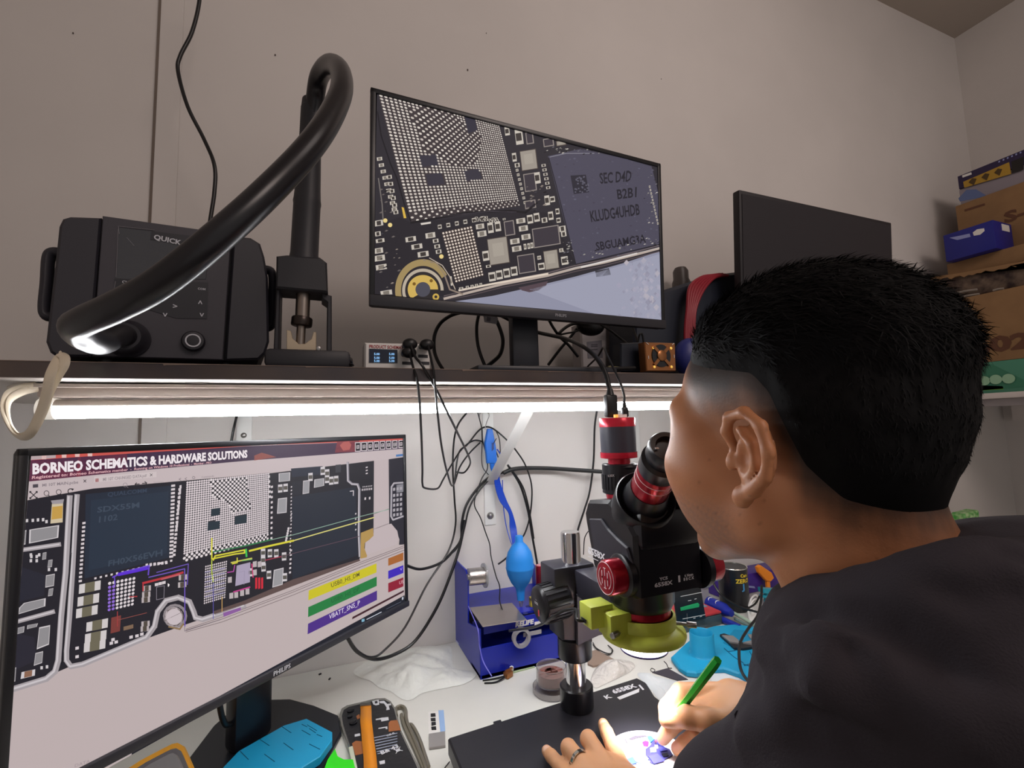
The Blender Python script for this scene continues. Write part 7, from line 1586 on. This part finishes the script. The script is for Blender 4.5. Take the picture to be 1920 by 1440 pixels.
Vb, Fb = surface(body, (.13, -.30, .44), (.74, .66, 1.40), .0026)
Vb = relax(Vb, Fb, 1, .35); Nb = normals(Vb, Fb)
L_ = ((Vb-HO) @ HM.T)/HS
by = np.array([-.2, -.11, -.08, -.055, -.035, -.015, .0, .02, .045, .062, .075, .09, .2]); bz = np.array([-.042, -.042, -.044, -.042, -.026, .020, .036, .040, .046, .056, .080, .092, .1])
bnd = np.interp(L_[:, 1], by, bz); side = sst(.02, .06, np.abs(L_[:, 0]))
inh = (L_[:, 2] > -.12) & (np.abs(L_[:, 0]) < .1) & (np.abs(L_[:, 1]) < .16)
nz = wob(Vb, 260, 1)*.004
frn = sst(.0, .03, L_[:, 1])*.014; dk = sst(-.026, .026, L_[:, 2]-bnd+nz+frn)*inh
dk = np.where(L_[:, 1] > .078, sst(0, .006, L_[:, 2]-bnd)*inh, dk)
ear = (np.abs(L_[:, 0]) > .0805) & (L_[:, 1] > -.034) & (L_[:, 1] < .02) & (np.abs(L_[:, 2]) < .042); dk = np.where(ear, 0, dk)
sk = np.array(s2l('#bc8059')); sk2 = np.array(s2l('#ad714b')); hr = np.array(s2l('#120e0d')); jb = np.array(s2l('#6d5a52'))
mott = (.5+.5*wob(Vb, 120, 5))[:, None]; col = sk*mott+sk2*(1-mott)
beard = sst(-.030, -.060, L_[:, 2])*sst(.0, .03, L_[:, 1])*inh*(.55+.35*wob(Vb, 900, 8)); beard = np.clip(beard, 0, .6)
col = col*(1-beard[:, None])+jb*beard[:, None]
spk = (wob(Vb, 700, 21)*wob(Vb, 430, 22) > .42)*.25*inh; col = col*(1-spk[:, None])
col = col*(1-.96*dk[:, None])+hr*.96*dk[:, None]
hands = (Vb[:, 2] < .93); col = np.where(hands[:, None], np.array(s2l('#c8946c'))*(.85+.15*mott), col)
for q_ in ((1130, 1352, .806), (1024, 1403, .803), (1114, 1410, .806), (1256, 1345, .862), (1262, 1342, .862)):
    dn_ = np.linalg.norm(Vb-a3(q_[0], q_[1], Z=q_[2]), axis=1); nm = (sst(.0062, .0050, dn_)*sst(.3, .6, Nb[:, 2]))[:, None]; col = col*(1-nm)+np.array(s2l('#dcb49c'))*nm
SKIN = painted('skin', .48, 0, .4); nt = SKIN.node_tree; bs = nt.nodes['Principled BSDF']; bs.inputs['Subsurface Weight'].default_value = .12; bs.inputs['Subsurface Radius'].default_value = (.010, .004, .002); bs.inputs['Subsurface Scale'].default_value = .5
tcn = nt.nodes.new('ShaderNodeTexCoord'); nn_ = nt.nodes.new('ShaderNodeTexNoise'); nn_.inputs['Scale'].default_value = 420; nn_.inputs['Detail'].default_value = 3; bp = nt.nodes.new('ShaderNodeBump'); bp.inputs['Strength'].default_value = .25; bp.inputs['Distance'].default_value = .0006
nt.links.new(tcn.outputs['Object'], nn_.inputs['Vector']); nt.links.new(nn_.outputs['Fac'], bp.inputs['Height']); nt.links.new(bp.outputs['Normal'], bs.inputs['Normal'])
man = thing('person', 'person in a black hooded sweatshirt with short black hair, leaning in to the microscope eyepieces', 'person', (.46, -.16, 0))
npmesh('body', Vb, Fb, SKIN, man, col)
# eyes
for s_ in (-1, 1):
    b = MB(M('eye_white', '#d8d0c8', .2)); b.ball(h(s_*.031, .0820, .010), .0130*HS, seg=16, rings=10); eo = b.build('eye', man)
    b = MB(M('eye_dark', '#1c120c', .15)); b.ball(h(s_*.031, .0915, .010), .0050*HS, seg=12, rings=8); b.build('iris', eo)
# hair: a combed shell plus strands
hair = SDF(); hair.p = [p for p in body.p[:6]]
def hpost(X, d):
    q = ((X-HO) @ HM.T)/HS; b_ = np.interp(q[:, 1], by, bz); up = q[:, 2]-b_
    t = -.0035+.0095*sst(.004, .060, up)+.0095*sst(.055, .10, q[:, 2])+.004*sst(-.02, -.09, q[:, 1])*sst(.0, .03, up)
    t = np.where(q[:, 1] > .085, t-.001*(q[:, 1]-.085)*1000, t)
    r_ = wob(X*np.array([1, .35, 1]), 420, 3)*.0011+wob(X, 150, 4)*.0012
    return d-(t+r_*sst(.02, .06, up))*1.0
Vh, Fh = surface(hair, tuple(HO-.16), tuple(HO+np.array([.16, .16, .20])), .0028, hpost)
Lh = ((Vh-HO) @ HM.T)/HS; keep_ = (Lh[:, 2]-np.interp(Lh[:, 1], by, bz) > -.004); fk = keep_[Fh].all(1); Fh = Fh[fk]
HAIR = M('hair_black', '#0b0a0b', .7, spec=.12)
Nh = normals(Vh, Fh); rng = np.random.RandomState(4)
used = np.unique(Fh); up_ = Lh[used, 2]-np.interp(Lh[used, 1], by, bz)
cand = used[up_ > .018]; pick = rng.choice(cand, 17000); P0 = Vh[pick]; N0 = Nh[pick]; q0 = Lh[pick]; upk = q0[:, 2]-np.interp(q0[:, 1], by, bz)
topm = sst(.055, .095, q0[:, 2])
flow = np.outer(topm, -Fv*.9-Rv*.25)+np.outer(1-topm, -Uv*1.0-Fv*.35)+rng.normal(size=P0.shape)*.30
flow = np.where((q0[:, 1] > .05)[:, None], Uv*.8-Fv*.6-Rv*.3+rng.normal(size=P0.shape)*.35, flow)
flow -= N0*(flow*N0).sum(1)[:, None]; flow /= np.linalg.norm(flow, axis=1)[:, None]
ln = (.004+.010*topm+.003*sst(.03, .06, upk))*rng.uniform(.6, 1.2, len(P0)); lift = .22+.30*rng.rand(len(P0)); sd = np.cross(flow, N0); wd_ = .00045+.0002*rng.rand(len(P0))
A0 = P0-N0*.0015; A1 = A0+flow*(ln*.5)[:, None]+N0*(ln*lift*.6)[:, None]; A2 = A0+flow*ln[:, None]+N0*(ln*lift*.75)[:, None]
vs = np.stack([A0-sd*wd_[:, None], A0+sd*wd_[:, None], A1+sd*wd_[:, None]*.8, A1-sd*wd_[:, None]*.8, A2+sd*wd_[:, None]*.15, A2-sd*wd_[:, None]*.15], 1).reshape(-1, 3)
k6 = np.arange(len(P0))[:, None]*6; fs_ = np.concatenate([k6+np.array([[0, 1, 2, 3]]), k6+np.array([[3, 2, 4, 5]])])+len(Vh)
npmesh('hair', np.concatenate([Vh, vs]), np.concatenate([Fh, fs_]), HAIR, man)
# hooded sweatshirt
hd = SDF()
def hp_(px, py, d, r): return a3(px, py, d=d), r
def hch(pts, k=.02): hd.chain([a3(p[0], p[1], d=p[2]) for p in pts], [p[3] for p in pts], k)
hd.chain([NB+np.array([0, -.03, -.05]), CH, PV+np.array([0, 0, .05])], [.085, .135, .15], .04)
hd.cap(NB+np.array([0, -.02, -.07]), SR, .075, .075, .03); hd.chain([SR, ER, ER*.25+WR*.75], [.072, .060, .044], .02)
hch([(1630, 1402, .34, .074), (1452, 1584, .37, .072), (1370, 1720, .41, .060)], .03); hd.cap(EL, EL*.35+WL*.65, .058, .044, .02); hd.cap(NB+np.array([0, -.02, -.06]), SL, .07, .07, .04)
hch([(1500, 1172, .375, .022), (1560, 1165, .338, .023), (1640, 1153, .305, .025), (1730, 1146, .282, .027), (1800, 1132, .272, .028), (1870, 1116, .272, .032), (1960, 1112, .28, .035)], .010)
hch([(1482, 1212, .368, .026), (1560, 1228, .325, .034), (1680, 1262, .29, .046), (1820, 1290, .275, .056), (1950, 1280, .29, .06)], .012)
hch([(1868, 1092, .32, .026), (1925, 1098, .32, .032), (2000, 1120, .33, .05)], .012); hch([(1905, 1075, .42, .030), (1800, 1070, .45, .030), (1640, 1090, .46, .030), (1530, 1140, .43, .026), (1490, 1176, .39, .022)], .012)
hd.ell(a3(1800, 1260, d=.34), (.11, .10, .09), .04); hd.ell(a3(2000, 1250, d=.36), (.13, .13, .11), .04); hd.ell(a3(1620, 1310, d=.335), (.055, .055, .055), .03); hd.ell(a3(1560, 1260, d=.40), (.06, .06, .06), .03)
seam = [a3(*p[:2], d=p[2]) for p in ((1500, 1244, .345), (1452, 1268, .33), (1408, 1302, .33), (1340, 1366, .34), (1290, 1420, .35), (1240, 1490, .36))]
seam = [a3(p[0]+36, p[1], d=p[2]) for p in ((1500, 1244, .345), (1452, 1268, .33), (1408, 1302, .33), (1340, 1366, .34), (1290, 1420, .35), (1240, 1490, .36))]
hd.chain(seam, .0022, .004, True)
def surfd(px, py):
    q = np.array(ray(px, py)); n_ = np.linalg.norm(q); t = .15
    for _ in range(60):
        d = float(hd.ev((np.array(CAM)+q*t)[None])[0])
        if d < .0005: break
        t += d/n_*.9
    return t
for pl, r_, off, sub, k_ in (
    (((1448, 1186), (1500, 1180), (1560, 1190), (1610, 1206), (1660, 1240)), .009, .3, False, .010), (((1440, 1222), (1480, 1226), (1530, 1236), (1590, 1262), (1640, 1262)), .009, .3, False, .010),
    (((1452, 1204), (1500, 1203), (1556, 1214), (1604, 1240)), .0040, -.2, True, .010), (((1462, 1150), (1520, 1143), (1600, 1150), (1680, 1185), (1760, 1245), (1830, 1300), (1930, 1310)), .0050, -.1, True, .014),
    (((1500, 1212), (1535, 1216), (1562, 1240), (1556, 1268)), .007, .3, False, .010), (((1600, 1225), (1630, 1250), (1640, 1280), (1700, 1292), (1780, 1284)), .0045, -.1, True, .012),
    (((1660, 1270), (1740, 1320), (1800, 1352), (1880, 1345)), .008, .2, False, .016), (((1760, 1100), (1820, 1122), (1900, 1110)), .0045, -.1, True, .012), (((1840, 1040), (1880, 1030), (1930, 1045)), .0045, -.1, True, .010),
    (((1470, 1300), (1540, 1290), (1620, 1330)), .006, .2, False, .016), (((1400, 1380), (1480, 1350), (1560, 1370)), .006, .2, False, .016)):
    L3 = [a3(u, v, d=surfd(u, v)+r_*off) for u, v in pl]; hd.chain(L3, r_, k_, sub)
def clothpost(X, d): return d+wob(X*np.array([1, 1, .6]), 45, 11)*.0045+wob(X*np.array([1, .5, 1]), 110, 12)*.0014
Vc, Fc = surface(hd, (.10, -.34, .50), (.78, .60, 1.24), .0045, clothpost)
Vc = relax(Vc, Fc, 2, .4)
FAB = M('black_sweatshirt', '#343035', .92, spec=.2, bump=(700, .5, .0012))
npmesh('sweatshirt', Vc, Fc, FAB, man)
b = MB(FAB)
b.tube([at(1440, 1172, d=.40), at(1446, 1200, d=.41), at(1443, 1232, d=.42), at(1432, 1262, d=.43), at(1416, 1290, d=.425), at(1398, 1318, d=.40), at(1390, 1345, d=.36)], .0050, seg=10); b.build('hood_cord', man)
# trousers, shoes and the stool
tr_ = SDF(); KL, KR = np.array([.36, .20, .50]), np.array([.60, .20, .50])
tr_.cap(PV+np.array([-.06, 0, -.02]), PV+np.array([.06, 0, -.02]), .12, .12, .03); tr_.chain([PV+np.array([-.08, 0, -.04]), KL, KL+np.array([0, -.02, -.40])], [.085, .062, .045], .02); tr_.chain([PV+np.array([.08, 0, -.04]), KR, KR+np.array([0, -.02, -.40])], [.085, .062, .045], .02)
Vt, Ft = surface(tr_, (.22, -.34, .03), (.74, .30, .70), .010); npmesh('trousers', Vt, Ft, M('dark_denim', '#20242e', .85, bump=(300, .4, .001)), man)
for K_ in (KL, KR):
    b = MB(M('shoe_black', '#18181a', .5)); b.box((K_[0], K_[1]+.03, .035), (.09, .27, .07), bev=.03); b.build('shoe', man)
t = thing('stool', 'round black padded stool the man sits on', 'stool', (.45, -.16, 0))
b = MB(M('stool_vinyl', '#1d1c20', .45)); b.lathe((.45, -.16, .36), (0, 0, 1), [(0, 0), (.16, 0), (.175, .01), (.178, .04), (.165, .055), (0, .06)], 36); b.build('seat', t)
b = MB(STL); b.cyl((.45, -.16, .06), (.45, -.16, .365), .022); b.build('column', t)
for k in range(5): a = 2*PI*k/5; b = MB(BLK); b.tube([(.45, -.16, .07), (.45+.12*math.cos(a), -.16+.12*math.sin(a), .06), (.45+.25*math.cos(a), -.16+.25*math.sin(a), .02)], [.018, .014, .016]); b.build('leg', t)
# ring on the left hand
rc = (z3(1118, 1462, .823)*.42+z3(1066, 1402, .825)*.58); rd = z3(1066, 1402, .825)-z3(1118, 1462, .823)
b = MB(M('silver', '#d9d4cc', .15, 1)); b.lathe(Vector(rc-rd/np.linalg.norm(rd)*.0025), Vector(rd), [(.0112, 0), (.0120, .0004), (.0121, .0045), (.0112, .005)], 36, caps=False); 
o = tag(b.build('finger_ring', None, Vector(rc)), 'plain silver ring worn on the man\'s left hand', 'ring')
# green knife in the right hand
pt_ = at(1229, 1391, Z=.7945); pe = at(1346, 1237, Z=.945); ax = pe-pt_; L = ax.length
t = thing('precision_knife', 'metallic green precision knife held in the man\'s right hand', 'knife', pt_)
GRN2 = M('green_anodised', '#22a838', .22, .6)
b = MB(GRN2); b.lathe(pt_, ax, [(.0030, L*.22), (.0046, L*.24)]+[(.0046+.0006*(k % 2), L*(.25+.012*k)) for k in range(16)]+[(.0046, L*.46), (.0050, L*.50), (.0056, L*.96), (.0050, L), (0, L)], 6, xdir=(0, 0, 1), smooth=False); b.build('handle', t)
b = MB(STL); b.cyl(pt_+ax*.10, pt_+ax*.235, .0018, .0026); b.box((L*.05, 0, 0), (L*.12, .0005, .004), Fr(pt_, ax, ez=(0, 1, 0))); b.build('blade', t)

# soldering disc and circuit parts under the lens
DZ = PLZ+.004; dcn = at(1218, 1422, Z=DZ); R0 = .0575
t = thing('work_mat', 'round white work disc glowing under the ring lamp on the base plate', 'mat', (dcn.x, dcn.y, PLZ))
b = MB(M('white_silicone', '#e4e2e6', .5)); b.lathe((dcn.x, dcn.y, PLZ+.0003), (0, 0, 1), [(0, 0), (R0, 0), (R0+.0004, .001), (R0, .0036), (R0-.001, .0040), (0, .0040)], 64); b.build('disc', t)
def c6(*a): return tuple((1000 if i % 2 == 0 else 1260)+v/4.571 for i, v in enumerate(a))
def chip(name, lab, cat, mat, h_, *a, base=.0005):
    b = MB(mat); slab(b, DZ+h_, (DZ+base, DZ+h_), c6(*a)); p = P3(*c6(a[0], a[1]), DZ); solo(b, name, lab, cat, (p.x, p.y, DZ))
chip('metal_shield', 'grey metal shield nearest the left index finger on the white disc', 'shield', M('shield_grey'), .002, 742, 650, 820, 600, 905, 655, 770, 685)
chip('metal_shield', 'pale blue metal shield in the middle of the white disc', 'shield', M('shield_blue', '#8ea0c4', .35, .4), .002, 845, 700, 930, 680, 990, 745, 925, 780, 870, 765)
chip('metal_shield', 'small blue square shield at the left of the white disc', 'shield', M('shield_deep', '#4a62b4', .35, .4), .002, 795, 745, 850, 725, 885, 780, 830, 790)
chip('flex_cable', 'dark curved flex strip at the back of the white disc', 'flex', M('flex_dark', '#4c4850', .5), .0014, 820, 570, 870, 545, 960, 540, 975, 548, 900, 560, 845, 580)
chip('camera_module', 'magenta rimmed lens module on the white disc', 'lens', M('magenta', '#b02890', .3), .003, 932, 600, 960, 585, 990, 595, 985, 625, 945, 622)
t = thing('phone_board', 'small violet-blue phone circuit board under the knife tip', 'circuit board', P3(*c6(1060, 700), DZ))
def part(name, mat, z0, z1, *a): b = MB(mat); slab(b, DZ+z1, (DZ+z0, DZ+z1), c6(*a)); b.build(name, t)
part('board', M('board_violet', '#33306a', .4), .0005, .0020, 960, 660, 1000, 630, 1035, 572, 1085, 600, 1120, 640, 1170, 660, 1195, 710, 1140, 740, 1100, 760, 1010, 780, 960, 700)
part('shield_can', M('shield_violet', '#4a4aa0', .35, .4), .0020, .0032, 985, 720, 1065, 700, 1125, 755, 1030, 780)
part('shield_can', M('shield_violet'), .0020, .0032, 1075, 640, 1120, 635, 1150, 670, 1090, 680)
part('chip', M('chip_blue', '#6f7cc0', .4), .0020, .0030, 1000, 650, 1050, 640, 1055, 685, 1005, 690); part('chip', M('chip_black2', '#1a1830', .4), .0020, .0030, 1100, 700, 1150, 690, 1160, 715, 1115, 725); part('connector', M('board_white', '#cfd0e8', .4), .0020, .0028, 1040, 625, 1065, 625, 1070, 650, 1045, 652)
part('blue_flex', M('flex_blue', '#3a8ad0', .4), .0020, .0030, 975, 548, 1010, 545, 1035, 575, 1005, 600)
for i, q in enumerate([(780, 572, 790, 570, 805, 600, 812, 620, 800, 610), (1000, 770, 1008, 770, 985, 795, 978, 792), (880, 790, 900, 785, 895, 805, 885, 808), (870, 795, 878, 793, 880, 806, 872, 806)]):
    chip('flex_scrap', ['thin grey scrap at the back left of the white disc', 'thin dark scrap in front of the violet board', 'small dark scrap at the near side of the disc', 'tiny dark scrap beside the small blue shield'][i], 'scrap', M('flex_dark'), .001, *q)
